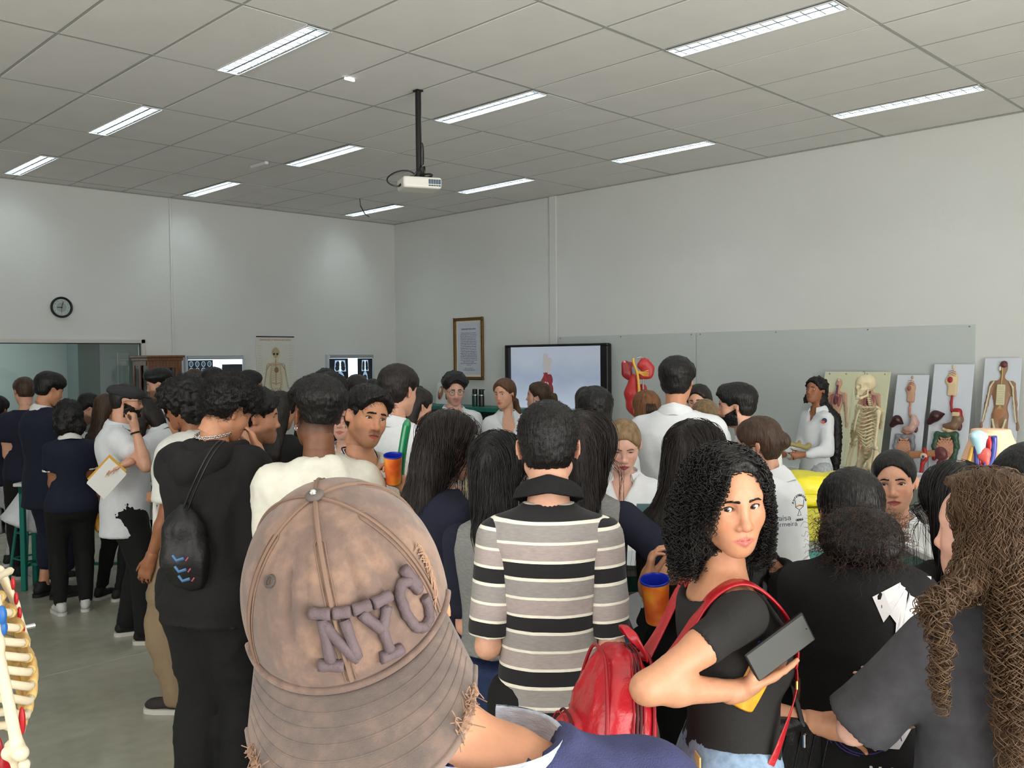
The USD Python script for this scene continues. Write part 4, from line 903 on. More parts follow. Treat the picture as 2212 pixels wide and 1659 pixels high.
scr = usdkit.material(stage, '/World/Looks/screen_picture', {'tc': ('texture_coordinate', {}), 'sp': ('separate_xyz', {}), 'n': ('noise_texture', {'scale': 3., 'detail': 3.}), 'ad': ('math', {'math_type': 'multiply_add', 'value2': .35}), 'r': ('rgb_ramp', {'ramp': [(0., C(214, 226, 236)), (.35, C(192, 206, 222)), (.75, C(160, 174, 194)), (1., C(176, 186, 200))]}), 'mr': ('map_range', {'from_min': -.5, 'from_max': .5}), 'p': ('principled_bsdf', {'base_color': (.02, .02, .02), 'roughness': .2, 'emission_strength': SCREEN})},
    [('tc.object', 'sp.vector'), ('tc.object', 'n.vector'), ('sp.z', 'mr.value'), ('n.fac', 'ad.value1'), ('mr.result', 'ad.value3'), ('ad.value', 'r.fac'), ('r.color', 'p.emission_color')], surface='p.BSDF')
obj('display', xf(bx(a0, a1, b0, b1, .0, .006), WR), scr, t)
def glow(n, c, s=None): return mat('screen_'+n, (.02, .02, .02), .3, emit=c, estr=SCREEN if s is None else s)
hc = lambda x, y, z=.0: WR@V3(x, y, z+.0075)
def blob(rs, n=26, seed=3):
    a = np.linspace(0, 2*math.pi, n+1)[:-1]; r = np.interp(a, np.linspace(0, 2*math.pi, len(rs)+1), list(rs)+[rs[0]]); v = np.stack([r*np.cos(a), r*np.sin(a)], 1)
    from shapely.geometry import Polygon
    return trimesh.creation.extrude_polygon(Polygon(v).buffer(0), .0012, engine='earcut')
hx = (w/2-(8.939-on_x(1193, 800)[1]))*-1+0*w
hx = -(on_x(1192, 800)[1]-(ty0+ty1)/2); hz = on_x(1192, 808)[2]-(tz0+tz1)/2
ht = obj('heart_image', xf(blob([.085, .12, .15, .17, .11, .12, .16, .2, .21, .19, .13]), WR, hc(hx, hz-.13)), glow('heart', C(120, 40, 48)), t)
obj('vessel_image', xf(cat(blob([.045, .09, .11, .1, .055, .055, .06, .06]), xf(bx(-.06, .03, .0, .19, 0, .0013)), xf(blob([.04]*8), None, (.06, .1, 0)), xf(bx(.02, .075, -.08, .09, 0, .0013))), WR, hc(hx-.01, hz+.08, .0006)), glow('vessel', C(176, 172, 170)), t)
obj('muscle_image', xf(cat(blob([.05, .07, .06, .05, .03, .05, .1, .09]), xf(blob([.025, .05, .04, .03]), None, (.04, -.1, 0))), WR, hc(hx-.03, hz-.16, .0012)), glow('fat', C(206, 190, 182)), t)
obj('artery_image', xf(tube([(-.06, .12, 0), (-.02, .02, 0), (.03, -.08, 0), (.05, -.2, 0)], .007, 6), WR, hc(hx, hz-.1, .002)), glow('artery', C(150, 30, 36)), t)
ex_ = -(on_x(1208, 872)[1]-(ty0+ty1)/2); ez = on_x(1208, 872)[2]-(tz0+tz1)/2
obj('trace_image', xf(tube([(-.06, -.03, 0), (-.01, -.025, 0), (.0, .06, 0), (.012, .02, 0), (.02, -.03, 0), (.07, -.03, 0)], .003, 5), WR, hc(ex_, ez, .001)), glow('trace', C(140, 170, 172)), t)
# glass board on the right wall
t = thing('glass_board', 'wide pale grey glass writing board along the right wall', 'board', (XB, 0, 0))
for a, b_ in ((2.905, 5.905), (5.912, 8.05)): obj('panel', rbox((-.008, (a+b_)/2, (2.158+.9)/2), (.008, (b_-a)/2, (2.158-.9)/2), .002), M_wall2, t)
for y in (8.0, 7.0, 5.97, 5.85, 4.9, 3.9, 2.95): obj('fixing', xf(disc(.007, 12, .006), WR, (-.018, y, 2.138)), M_steel, t)
# light boxes with films
def film(t, x0, x1, z0, z1, kind, seed):
    m = usdkit.material(stage, '/World/Looks/film_%d' % seed, {'tc': ('texture_coordinate', {}), 'n': ('noise_texture', {'scale': 14., 'detail': 3.}), 'r': ('rgb_ramp', {'ramp': [(.3, (.004, .006, .009)), (.6, (.012, .016, .022)), (.9, (.04, .05, .06))]}), 'p': ('principled_bsdf', {'base_color': (.01, .01, .012), 'roughness': .25, 'emission_strength': XRAY*.35})}, [('tc.object', 'n.vector'), ('n.fac', 'r.fac'), ('r.color', 'p.emission_color')], surface='p.BSDF')
    return obj('film', bx(x0, x1, -.052, -.049, z0, z1), m, t)
def lightbox(label, x0, x1, z0, z1):
    w, h = x1-x0, z1-z0; t = thing('xray_viewer', label, 'light box', ((x0+x1)/2, YA, (z0+z1)/2), 0)
    obj('case', cat(bx(-w/2, w/2, -.04, 0, -h/2, h/2), bx(-w/2, -w/2+.035, -.06, -.04, -h/2, h/2), bx(w/2-.012, w/2, -.06, -.04, -h/2, h/2), bx(-w/2, w/2, -.06, -.04, -h/2, -h/2+.02)), mat('viewer_case', C(190, 200, 210), .4), t)
    obj('clip_rail', rbox((0.01, -.062, h/2-.03), (w/2-.012, .014, .024), .008), mat('rail', C(176, 180, 184), .3, metal=.7), t)
    obj('lit_panel', bx(-w/2+.035, w/2-.012, -.048, -.041, -h/2+.02, h/2-.05), mat('lit_panel', (.8, .8, .8), .5, emit=C(206, 230, 255), estr=XRAY), t)
    return t, w, h
def gl(n, c, k=1.): return mat('film_'+n, (.02, .02, .02), .4, emit=c, estr=XRAY*k)
def ring(r0, r1, n=20):
    from shapely.geometry import Point
    return trimesh.creation.extrude_polygon(Point(0, 0).buffer(r1, 8).difference(Point(0, 0).buffer(r0, 8)) if r0 > 0 else Point(0, 0).buffer(r1, 8), .001, engine='earcut')
t, w, h = lightbox('light box with a brain scan sheet and a skull film beside the cabinet', 5.373, 6.203, 1.46, 1.962)
f1 = film(t, -w/2+.04, -w/2+.385, -h/2+.03, h/2-.065, 'mri', 1)
for r_ in range(4):
    for k in range(4):
        c_ = (-w/2+.08+k*.085, -.054, h/2-.115-r_*.085); S2 = roty(0)@np.diag([.85, 1, 1.1])@WL
        obj('scan_image', xf(ring(.026, .034), S2, c_), gl('bone', C(150, 180, 200), .8), f1); obj('scan_image', xf(blob([.022, .018, .024, .019, .021, .017], 14), S2, c_), gl('brain', C(70, 100, 120), .5), f1)
f2 = film(t, .105, w/2-.015, -h/2+.03, h/2-.125, 'skull', 2)
obj('scan_image', xf(blob([.09, .1, .1, .09, .1, .06, .05, .08], 30), WL, (.26, -.054, -.1)), gl('skull', C(150, 190, 215), .7), f2); obj('scan_image', xf(ring(.018, .024), WL, (.285, -.0555, -.15)), gl('dark', (.0, .0, .0), .1), f2)
t, w, h = lightbox('light box with two chest films near the room corner', 7.56, 8.395, 1.492, 1.962)
f1 = film(t, -w/2+.04, -w/2+.37, -h/2+.025, h/2-.06, 'c1', 3); f2 = film(t, .13, w/2-.015, -h/2+.025, h/2-.06, 'c2', 4)
for f_, cx_, sw_ in ((f1, -.19, 1.), (f2, .265, .62)):
    a = xf(trimesh.Trimesh(*(lambda p: (np.array([[x, y, z] for z in (0, .0008) for x, y in p]), [[0, 1, 2], [0, 2, 3], [4, 6, 5], [4, 7, 6]]))([(-.105*sw_, .0), (.105*sw_, .0), (.09*sw_, .17), (-.09*sw_, .17)])), WL, (cx_, -.0535, -.02)); obj('chest_image', a, gl('chest', C(170, 205, 235), .75), f_)
    for s_ in (-1, 1): obj('lung_image', xf(blob([.028, .05, .085, .05, .026, .05, .07, .05], 24), np.diag([sw_, 1, 1])@WL@rotz(rad(s_*8)), (cx_+s_*.05*sw_, -.0548, .055)), gl('lung', C(24, 34, 40), .6), f_)
    obj('spine_image', xf(bx(-.014*sw_, .014*sw_, -.0, .165, 0, .0006), WL, (cx_, -.0556, -.02)), gl('spine', C(220, 236, 250), 1.), f_)
    obj('belly_image', xf(blob([.07, .08, .1, .08, .07, .1, .12, .1], 24), np.diag([sw_, 1, 1])@WL, (cx_, -.0536, -.12)), gl('belly', C(150, 190, 220), .7), f_)
    if sw_ < 1: obj('gas_image', xf(blob([.03, .04, .045, .03], 20), WL, (cx_, -.055, -.115)), gl('gas', C(50, 50, 50), .5), f_)
# paper chart of a skeleton
t = thing('anatomy_poster', 'paper wall chart of a skeleton with red arteries on the left wall', 'poster', (6.733, YA, 1.75)); M_paper = mat('chart_paper', C(206, 205, 196), .8, noise=.03, nscale=5)
obj('sheet', bx(-.307, .307, -.006, -.003, -.72, .47), M_paper, t); obj('hanger_bar', cyl((-.3, -.008, .47), (.3, -.008, .47), .008, 10), M_ink, t)
bon = mat('print_bone', C(170, 160, 128), .8); red = mat('print_red', C(150, 70, 62), .8); gr = mat('print_grey', C(160, 162, 158), .8); skn = mat('print_skin', C(206, 196, 172), .8)
PL = lambda pts, r, m, nm: obj(nm, xf(tube([(x, y, 0) for x, y in pts], r, 4), np.diag([1, .25, 1])@WL, (0, -.0065, .0)), m, t)
obj('heading', xf(ctext('INERVAÇÃO E VASCULARIZAÇÃO', .022, .0006), WL, (0, -.0065, .425)), red, t)
obj('printed_outline', xf(cat(xf(blob([.075, .085, .1, .085, .075, .08, .1, .08], 24), None, (0, .225, 0)), trimesh.Trimesh(np.array([[x, y, z] for z in (0, .0006) for x, y in [(-.035, .15), (.035, .15), (.05, .1), (.15, .07), (.2, -.25), (.16, -.25), (.125, -.05), (.115, -.4), (.07, -.72), (-.07, -.72), (-.115, -.4), (-.125, -.05), (-.16, -.25), (-.2, -.25), (-.15, .07), (-.05, .1)]]), [[0, 1, 2], [0, 2, 15], [15, 2, 3], [15, 3, 14], [14, 3, 6], [14, 6, 11], [3, 4, 5], [3, 5, 6], [14, 11, 12], [14, 12, 13], [11, 6, 7], [11, 7, 10], [10, 7, 8], [10, 8, 9]])), WL, (0, -.0062, 0)), skn, t)
obj('printed_skull', xf(blob([.06, .07, .085, .07, .06, .05, .07, .05], 26), WL, (0, -.0072, .235)), bon, t)
for s_ in (-1, 1): obj('printed_eye', xf(disc(.016, 14, .0006), WL, (s_*.026, -.0082, .225)), M_ink, t)
PL([(0, .15), (0, -.22)], .012, bon, 'printed_spine')
for k in range(9):
    for s_ in (-1, 1): a = np.linspace(0, 1, 8); PL([(s_*(.012+.085*math.sin(q*2.4)*(.75+.05*min(k, 5))), .075-k*.026-.05*q*q-.01*k*q*.6) for q in a], .004, bon, 'printed_rib')
for s_ in (-1, 1):
    PL([(s_*.02, .095), (s_*.13, .085)], .006, bon, 'printed_collarbone'); PL([(s_*.135, .075), (s_*.165, -.1)], .010, bon, 'printed_arm'); PL([(s_*.165, -.1), (s_*.2, -.28)], .008, bon, 'printed_arm')
    PL([(s_*.01, -.2), (s_*.07, -.18), (s_*.08, -.24), (s_*.03, -.3), (s_*.01, -.26)], .009, bon, 'printed_hip'); PL([(s_*.07, -.27), (s_*.055, -.55)], .013, bon, 'printed_thigh'); PL([(s_*.055, -.55), (s_*.05, -.7)], .012, bon, 'printed_shin')
    PL([(0, .07), (s_*.1, .07), (s_*.155, -.02), (s_*.175, -.15), (s_*.2, -.25)], .004, red, 'printed_artery')
    for k in range(14): obj('caption_line', xf(bx(-.035, .035, 0, .003, 0, .0006), WL, (s_*.25, -.0062, .34-k*.035)), gr, t)
PL([(0, .2), (0, -.2)], .005, red, 'printed_artery'); obj('printed_heart', xf(blob([.03, .04, .035, .045], 18), WL, (.01, -.0085, .0)), mat('print_heart', C(140, 110, 72), .8), t)
# projector
pp = on_z(903, 195, CEIL); dpt = (pp-CAM)@FW
zc = at(905, 398, dpt)[2]; t = thing('projector', 'white projector hanging from the ceiling on a black pole', 'projector', (pp[0], pp[1], CEIL))
top = zc+.055-CEIL
obj('pole', cyl((0, 0, 0), (0, 0, top+.05), .0235, 20), M_black, t); obj('pole', cyl((0, 0, -.35), (0, 0, top+.04), .019, 20), M_black, t); obj('ceiling_flange', rbox((0, 0, -.006), (.032, .03, .006), .003), M_black, t)
az = math.degrees(math.atan2(FW[1], FW[0])); R = rotz(rad(az-90+20)); bt = zc-CEIL
M_proj = mat('projector_white', C(222, 220, 212), .4)
body = S(); body.box((0, 0, bt), (.155, .115, .045), R=R, rnd=.018); obj('case', body.mesh(.009), M_proj, t, True)
obj('bracket', cat(xf(rbox((0, 0, 0), (.09, .06, .006), .003), R, (0, 0, bt+.052)), cyl((0, 0, bt+.04), (0, 0, bt+.1), .03, 16)), M_black, t)
for k in range(5):
    for r_ in range(2): obj('vent', xf(rbox((0, 0, 0), (.0085, .002, .018 if r_ == 0 else .005), .001), R, R@V3(.055+k*.02, -.116, .008 if r_ == 0 else -.022)+V3(0, 0, bt)), mat('vent_blue', C(70, 92, 110), .5), t)
for k, (x, y) in enumerate(((-.05, -.005), (-.07, -.01), (-.035, .0))): obj('socket', xf(rbox((0, 0, 0), (.002, .011, .008), .001), R, R@V3(-.1555, -.02+k*.035, -.01)+V3(0, 0, bt)), M_black, t)
obj('lens', xf(cyl((0, 0, 0), (0, .03, 0), .03, 20), R, R@V3(-.07, .105, .0)+V3(0, 0, bt)), M_black, t)
def swp(*p): 
    from scipy.interpolate import CubicSpline
    p = np.array(p, float); c = CubicSpline(np.arange(len(p)), p); return c(np.linspace(0, len(p)-1, len(p)*7))
obj('cable', tube(swp((.02, 0, -.42), (.045, 0, -.52), (.04, 0, -.7), (.05, -.01, bt+.12), (.0, -.05, bt+.14), (-.07, -.06, bt+.08), *(R@V3(-.15, -.03, -.005)+V3(0, 0, bt),)), .006, 7), M_black, t)
obj('cable', tube(swp(R@V3(-.02, 0, .06)+V3(0, 0, bt), R@V3(-.15, .0, .1)+V3(0, 0, bt), R@V3(-.26, -.02, .03)+V3(0, 0, bt), R@V3(-.22, -.04, -.025)+V3(0, 0, bt), R@V3(-.158, -.03, -.01)+V3(0, 0, bt)), .006, 7), M_black, t)
obj('cable', tube(swp(R@V3(.0, -.03, .07)+V3(0, 0, bt), R@V3(.09, -.05, .075)+V3(0, 0, bt), R@V3(.08, .03, .07)+V3(0, 0, bt), R@V3(-.04, .04, .075)+V3(0, 0, bt)), .008, 7), M_black, t)
# ------------------------------------------------------------------ the crowd
K_coat = cloth('lab_coat', C(214, 217, 220), 'coat'); K_white = cloth('white_tee', C(218, 218, 210), 'cotton'); K_cream = cloth('cream_tee', C(214, 212, 198), 'cotton')
K_navy = cloth('navy_tee', C(18, 21, 42), 'cotton'); K_navyd = cloth('navy_polo', C(14, 20, 42), 'cotton'); K_black = cloth('black_tee', C(12, 12, 13), 'cotton'); K_blackh = cloth('black_hoodie', C(14, 13, 13), 'cotton')
K_heather = cloth('grey_heather', C(126, 127, 125), 'heather'); K_char = cloth('washed_charcoal', C(66, 66, 70), 'washed'); K_trim = cloth('white_trim', C(214, 214, 210))
K_jean = cloth('blue_jeans', C(34, 50, 84), 'denim'); K_jeanl = cloth('light_jeans', C(138, 164, 190), 'denim'); K_jeanw = cloth('white_jeans', C(176, 182, 186), 'denim'); K_jeanm = cloth('mid_jeans', C(62, 92, 130), 'denim')
K_khaki = cloth('khaki_cargo', C(140, 120, 94), 'cotton'); K_blackp = cloth('black_trousers', C(9, 9, 10), 'cotton'); K_jersey = cloth('grey_jersey', C(190, 186, 176), 'cotton'); K_red = cloth('red_top', C(140, 30, 32)); K_olive = cloth('olive_tee', C(46, 44, 34)); K_shirtn = cloth('dark_navy_shirt', C(18, 18, 30))
M_shoeb = mat('shoe_black', C(20, 20, 22), .7, noise=.1, nscale=60); M_sole = mat('sole_white', C(196, 194, 186), .6); M_shoew = mat('shoe_white', C(196, 196, 192), .55, noise=.05, nscale=40); M_shoed = mat('shoe_dark_mesh', C(44, 38, 36), .8, noise=.3, nscale=120)
SH = (M_shoeb, M_sole); SW = (M_shoew, M_shoew); PB = dict(m=K_blackp)
M_frame = mat('spectacle_metal', C(60, 58, 56), .3, metal=.8); M_frameb = mat('spectacle_black', C(14, 14, 15), .25); M_gold = mat('gold_metal', C(190, 150, 90), .25, metal=1.)
def coat(open_=.0, vneck=.14, hem=-.42, sleeve=1.88, m=None, **k):
    return {**dict(m=m or K_coat, name='coat', ease=.026, hem=hem, sleeve=sleeve, sl_e=.016, vneck=vneck, open_=open_, flare=.16, fold=.010, ff=6., neck_r=.012, col=(m or K_coat, dict(open_=40., back=.038, drop=.055, flare=.04))), **k}
def tee(m, **k): return {**dict(m=m, name='shirt', ease=.018, hem=-.08, sleeve=.62, neck_r=.008), **k}
INN = lambda m: tee(m, ease=.006, sleeve=.3, hem=-.05, name='undershirt', fold=.002)
P = {}
# --- far left group
P['navytee'] = person('man at the left edge in a navy printed T-shirt, seen from behind', (52, 846, 8.0), 8, (10, 8, 0), sex='m', skin='fair', hair=dict(kind='short', c='brown', top=.016, side=.006), top=tee(K_navy, ease=.03), bottom=PB, shoes=SH, arms=('front', 'down'))
person('person at far left edge, only dark hair and pale trousers showing', (-6, 886, 8.45), -30, (0, 12, 0), sex='m', skin='brown', hair=dict(kind='short', top=.025, side=.015), top=tee(K_navy), bottom=dict(m=K_jeanw), shoes=SH, arms=('front', 'front'))
P['polo'] = person('tall man in a long navy polo with white collar, navy shorts and bare calves', (108, 842, 7.3), -58, (-12, 18, 0), sex='m', skin='tan', hair=dict(kind='short', top=.034, side=.02, nape=-.07, bump=.006, fq=45), faceon=dict(),
    top=tee(K_navyd, ease=.05, hem=-.22, flare=.12, sleeve=.72, cuff=K_trim, col=(K_trim, dict(open_=30., back=.04, drop=.05))), bottom=dict(m=K_navyd, lo=.45, e=.04, name='shorts'), shoes=(M_shoeb, M_shoeb), arms=('front', 'front'))
P['frizz'] = person('woman with frizzy black hair, navy polo, black trousers and white trainers', (147, 902, 6.85), 4, (5, 18, 0), skin='brown', hair=dict(kind='afro', top=.03, side=.035, nape=-.16, bump=.018, fq=50, sideburn=-.08, extra=[((-.04, .05, -.09), .07), ((-.04, -.05, -.09), .07)]), girth=1.08,
    top=tee(K_navyd, ease=.016, cuff=K_trim, col=(K_trim, dict(open_=30., back=.035, drop=.04))), bottom=dict(m=K_blackp, e=.016), shoes=SW, arms=('front', 'front'))
person('dark haired woman half hidden between the two navy polos', (128, 893, 8.5), -60, (0, 20, 0), skin='brown', hair=dict(kind='long', len=.25, w=1.05), top=tee(K_navyd), bottom=PB, shoes=SH, arms=('front', 'front'))
person('bearded man in white coat bending down behind the woman in navy polo', (190, 884, 8.1), -75, (0, 40, 0), lean=28, S_=1.76, sex='m', skin='fair', hair=dict(kind='short', top=.03, side=.012), faceon=dict(stub=.8), top=coat(), bottom=PB, shoes=SH, arms=('table', 'table'))
P['braid'] = person('woman with brown plait mostly hidden behind the man in the flat cap', (232, 884, 7.2), -50, (0, 10, 0), skin='tan', hair=dict(kind='long', c='brown', len=.34, w=.85), top=tee(K_black), bottom=PB, shoes=SH, arms=('down', dict(w=at(198, 1118, 7.0))))
P['cap'] = person('bearded man in grey flat cap and glasses, white short sleeved coat, hand at mouth', (272, 866, 6.15), -96, (6, 4, 0), sex='m', skin='fair', girth=1.1, hair=dict(kind='short', c='dark', top=.004, side=.003, bump=.001), faceon=dict(stub=.25, beard=dict(c='dark', t=.005), glasses=(M_frameb, False)),
    top=[coat(open_=.03, vneck=.24, sleeve=.62, hem=-.2, ease=.04, flare=.12), INN(K_olive)], bottom=dict(m=K_blackp, e=.035), shoes=SH,
    arms=(dict(w=at(278, 1000, 5.82), pole=(.1, 1, -.6), dw=unit(at(258, 1008, 5.75)-at(280, 1000, 5.8)), nw=(0, 0, -1), curl=.3), dict(w=at(291, 925, 5.88), pole=(.35, -.25, -1), dw=(0, 0, 1), nw=unit(RT*-.9-FW*.1), curl=1.5)), feet=((-.02, .12), (.12, -.13)))
person('woman in white coat leaning over, long dark hair, right of the flat cap', (312, 893, 6.9), 60, (0, 30, 0), lean=22, S_=1.66, skin='tan', hair=dict(kind='long', c='dark', len=.4, w=.9, locks=[(1, .05, .08, .25, .03)]), top=coat(), bottom=PB, shoes=SH, arms=('table', 'table'))
P['tie'] = person('young man in white coat over dark shirt, in profile before the cabinet', (343, 830, 8.0), 78, (8, 12, 0), sex='m', skin='fair', hair=dict(kind='short', c='black', top=.034, side=.006, lift=.014, bump=.006), faceon=dict(stub=.7), top=[coat(vneck=.25, open_=.03), INN(K_shirtn)], bottom=PB, shoes=SH, arms=('front', 'front'))
person('brown haired man peeking above the crowd below the brain scan viewer', (420, 828, 8.75), 20, sex='m', skin='fair', hair=dict(kind='short', c='brown', top=.026, side=.012), top=coat(), bottom=PB, shoes=SH)
person('tall black haired man behind the curly head below the skull film', (462, 832, 7.3), -30, (0, 10, 0), sex='m', skin='tan', hair=dict(kind='short', top=.03, side=.015, bump=.006), top=tee(K_black), bottom=PB, shoes=SH)
P['cargo'] = person('person with big black curls in white T-shirt and khaki cargo trousers', (398, 876, 4.95), 52, (12, 12, 0), sex='m', skin='brown', hair=dict(kind='afro', top=.055, side=.05, nape=-.12, bump=.022, fq=48, sideburn=-.05), faceon=dict(glasses=(M_gold, True)), top=tee(K_white, ease=.06, hem=-.14, sleeve=.85), bottom=dict(m=K_khaki, e=.045, fold=.016), shoes=(M_shoed, M_sole), arms=('down', 'down'), feet=((.02, .1), (-.02, -.1)))
person('person in a navy polo behind the white T-shirt, face hidden', (392, 905, 5.7), 40, (0, 20, 0), skin='tan', hair=dict(kind='long', len=.2, c='dark'), top=tee(K_navyd, ease=.025), bottom=PB, shoes=SH, arms=('front', 'front'), S_=1.6)
P['hood'] = person('tall youth in black hoodie and silver chain, head bowed, hand to face', (496, 884, 3.75), -38, (-22, 24, 12), sex='m', skin='tan', lean=6, girth=.96, hair=dict(kind='short', c='black', top=.034, side=.022, front=.06, nape=-.05, bump=.011, fq=58, strands=2200, sl=.022, sn=6, curlr=.006, turns=1.6, sideburn=.014, dir=(0, 0, -.3)), faceon=dict(), h=dict(head=.0035, body=.01, cloth=.011, hair=.0055),
    top=dict(m=K_blackh, name='hoodie', ease=.045, hem=-.13, sleeve=1.9, sl_e=.03, neck_r=.018, nz=-.045, fold=.016, ff=6., flare=.05), bottom=dict(m=K_blackp, e=.045, fold=.015), shoes=SH, arms=(dict(w=at(560, 985, 3.8), pole=(.3, -.3, -1), dw=unit(UP*.9-RT*.3), nw=unit(-RT*.8-FW*.3), curl=.35), 'down'))
P['prof'] = person('young man with moustache in profile, black T-shirt, right of the bowed youth', (553, 902, 4.2), -86, (0, 3, 0), sex='m', skin='tan', hair=dict(kind='short', c='black', top=.034, side=.014, bump=.009, fq=60), faceon=dict(stub=.55), top=tee(K_black, ease=.03), bottom=PB, shoes=SH, arms=('front', 'front'))
person('bearded dark haired man looking right, in front of the skeleton chart', (541, 834, 7.75), -78, (0, 8, 0), sex='m', skin='tan', hair=dict(kind='short', top=.024, side=.01), faceon=dict(stub=.9, beard=dict(t=.004)), top=tee(K_black), bottom=PB, shoes=SH)
P['sleeve'] = person('woman with long dark hair in black T-shirt with a white sleeve print', (608, 888, 5.7), -28, (-10, 12, 0), skin='tan', hair=dict(kind='long', c='dark', len=.3, w=1.08, bump=.006), top=tee(K_black, ease=.035, sleeve=.8), bottom=PB, shoes=SH, arms=('front', 'front'))
P['fade'] = person('youth with flat top fade and silver hoop earring in oversized cream T-shirt', (684, 896, 3.35), 14, (10, 2, 4), sex='m', skin='dark', girth=.82, hair=dict(kind='short', c='black', top=.036, side=.005, nape=-.035, sideburn=.035, bump=.006, fq=80, strands=1600, sl=.008, sn=4, curlr=.002, turns=1.5, fade=.75), h=dict(head=.007, body=.014, cloth=.013, hair=.006),
    top=tee(K_cream, ease=.03, sleeve=.95, sl_e=.028, fold=.013, hem=-.16, neck_r=.004), bottom=PB, shoes=SH, arms=('front', 'down'))
person('man with short curls behind the flat top, below the corner film viewer', (704, 838, 6.95), 10, sex='m', skin='brown', hair=dict(kind='afro', top=.035, side=.02, bump=.012, fq=55), top=tee(K_black), bottom=PB, shoes=SH)
person('man with dark curly hair just right above the flat top', (716, 853, 6.05), -10, sex='m', skin='brown', hair=dict(kind='afro', top=.04, side=.026, bump=.012, fq=55, nape=-.08), top=tee(K_black), bottom=PB, shoes=SH, S_=1.75)
person('fair woman in white coat glimpsed between the flat top and the youth with moustache', (742, 905, 5.15), 165, skin='pale', hair=dict(kind='bun', c='blond'), faceon=dict(), top=coat(), bottom=PB, shoes=SH, arms=('table', 'front'))
P['must'] = person('youth with thin moustache in grey V neck jersey, looking back at the camera', (792, 900, 3.75), -148, (-4, 4, -11), sex='m', skin='tan', hair=dict(kind='short', c='black', top=.022, side=.008, front=.060, lift=.006, bump=.006, fq=60, strands=1200, sl=.02, sn=4, dir=(.8, .1, -.3)), faceon=dict(stub=.32, mouth=1.6, lids=.9, nose=1.12, lip=1.1, gaze=(1, .12, -.03), bw=1.1, btilt=-.002), h=dict(head=.0029, body=.013, cloth=.012, hair=.006, hand=.0042),
    top=tee(K_jersey, ease=.03, sleeve=.7, vneck=.105, neck_r=.014), bottom=PB, shoes=SH, arms=(dict(w=at(878, 1052, 3.46), pole=(-.4, .8, -1), dw=unit(UP*.8-RT*.62), nw=unit(-RT*.8-UP*.4-FW*.5), curl=.75, th=.5), 'front'))
P['tallcoat'] = person('tall dark haired man in white coat with sleeve pleats, from behind', (861, 845, 4.55), -32, (-8, 8, 0), sex='m', skin='fair', girth=1.12, hair=dict(kind='short', c='dark', top=.022, side=.012, nape=-.072), faceon=dict(), top=coat(vneck=0, sleeve=.98, ease=.035, fold=.012, col=(K_coat, dict(open_=40, back=.045, drop=.05))), bottom=PB, shoes=SH, arms=('front', 'front'))
person('person with dark hair just visible behind the moustached youth', (770, 850, 6.4), 10, sex='m', skin='tan', hair=dict(kind='short', c='dark', top=.02, side=.012), top=coat(), bottom=PB, shoes=SH)
person('dark haired person between moustached youth and the tall man in white', (806, 856, 7.25), -10, sex='m', skin='tan', hair=dict(kind='short', top=.025, side=.015, bump=.007), top=coat(), bottom=PB, shoes=SH)
person('woman with long straight dark hair right behind the tall man in white', (902, 880, 5.5), -50, (-10, 10, -8), skin='fair', hair=dict(kind='long', c='dark', len=.42, w=.8, shift=-.05), faceon=dict(), top=coat(), bottom=PB, shoes=SH, arms=('front', 'front'))
# --- behind the middle table
P['specs'] = person('young man with round glasses and jaw beard in white coat by the framed oath', (982, 842, 7.4), -165, (-6, 12, 0), sex='m', skin='pale', hair=dict(kind='short', c='black', top=.04, side=.014, lift=.012, bump=.012, fq=50), faceon=dict(stub=.35, lids=.6, glasses=(M_frame, True)), top=[coat(vneck=.15, open_=.008), INN(K_shirtn)], bottom=PB, shoes=SH, arms=('table', 'table'))
P['brunette'] = person('brown haired woman in white coat and gloves, head turned to the right', (1090, 850, 7.3), -172, (-42, 4, 4), skin='fair', hair=dict(kind='pony', c='chest', pz=-.06, len=.1, front=.06), faceon=dict(), top=[coat(vneck=.2, ease=.02, col=(K_coat, dict(open_=32, back=.03, drop=.06, flare=.045, pts=.05))), ], bottom=PB, shoes=SH, arms=('table', 'front'))
P['ponytail'] = person('woman with highlighted ponytail in white coat, facing left before the screen', (1162, 855, 7.85), 72, (12, -2, 0), skin='pale', hair=dict(kind='pony', c='brown', py=0, pz=.02, len=.16), faceon=dict(), top=coat(), bottom=PB, shoes=SH, arms=('front', 'front'))
person('dark haired woman peering over heads in front of the screen', (1266, 870, 7.0), -172, (0, 8, 0), skin='fair', hair=dict(kind='bun', c='dark'), faceon=dict(), top=coat(), bottom=PB, shoes=SH)
person('man with short dark hair just in front of the screen, seen from behind', (1284, 893, 4.6), 10, (0, 8, 0), sex='m', skin='tan', hair=dict(kind='short', top=.024, side=.014, bump=.007), top=coat(), bottom=PB, shoes=SH, S_=1.64)
# --- front middle
P['clip'] = person('girl with very long dark hair and a silver hair clip, navy T-shirt', (972, 962, 3.2), -58, (-8, 12, 0), skin='fair', hair=dict(kind='long', c='dark', len=.62, w=.98, back=.10, th=1.8, bump=.004, strands=1300, sn=10, shift=.05), faceon=dict(), top=tee(K_navy, sleeve=.8), bottom=dict(m=K_jean), shoes=SH, arms=('front', 'front'), h=dict(head=.004, body=.01, cloth=.011, hair=.006))
P['raglan'] = person('girl with straight black hair in grey raglan shirt with navy sleeves and jeans', (1080, 1015, 2.95), -20, (-4, 10, -6), skin='fair', hair=dict(kind='long', c='black', len=.42, w=.84, th=2.0, shift=-.05, bump=.003, strands=1300, sn=10, party=.0), top=tee(K_heather, sleeve=.85, sleeve_m=K_navy, ease=.012, hem=.08, fold=.007), bottom=dict(m=K_jean, e=.004), shoes=SH, arms=('front', 'front'), h=dict(head=.009, body=.015, cloth=.010, hair=.0065))
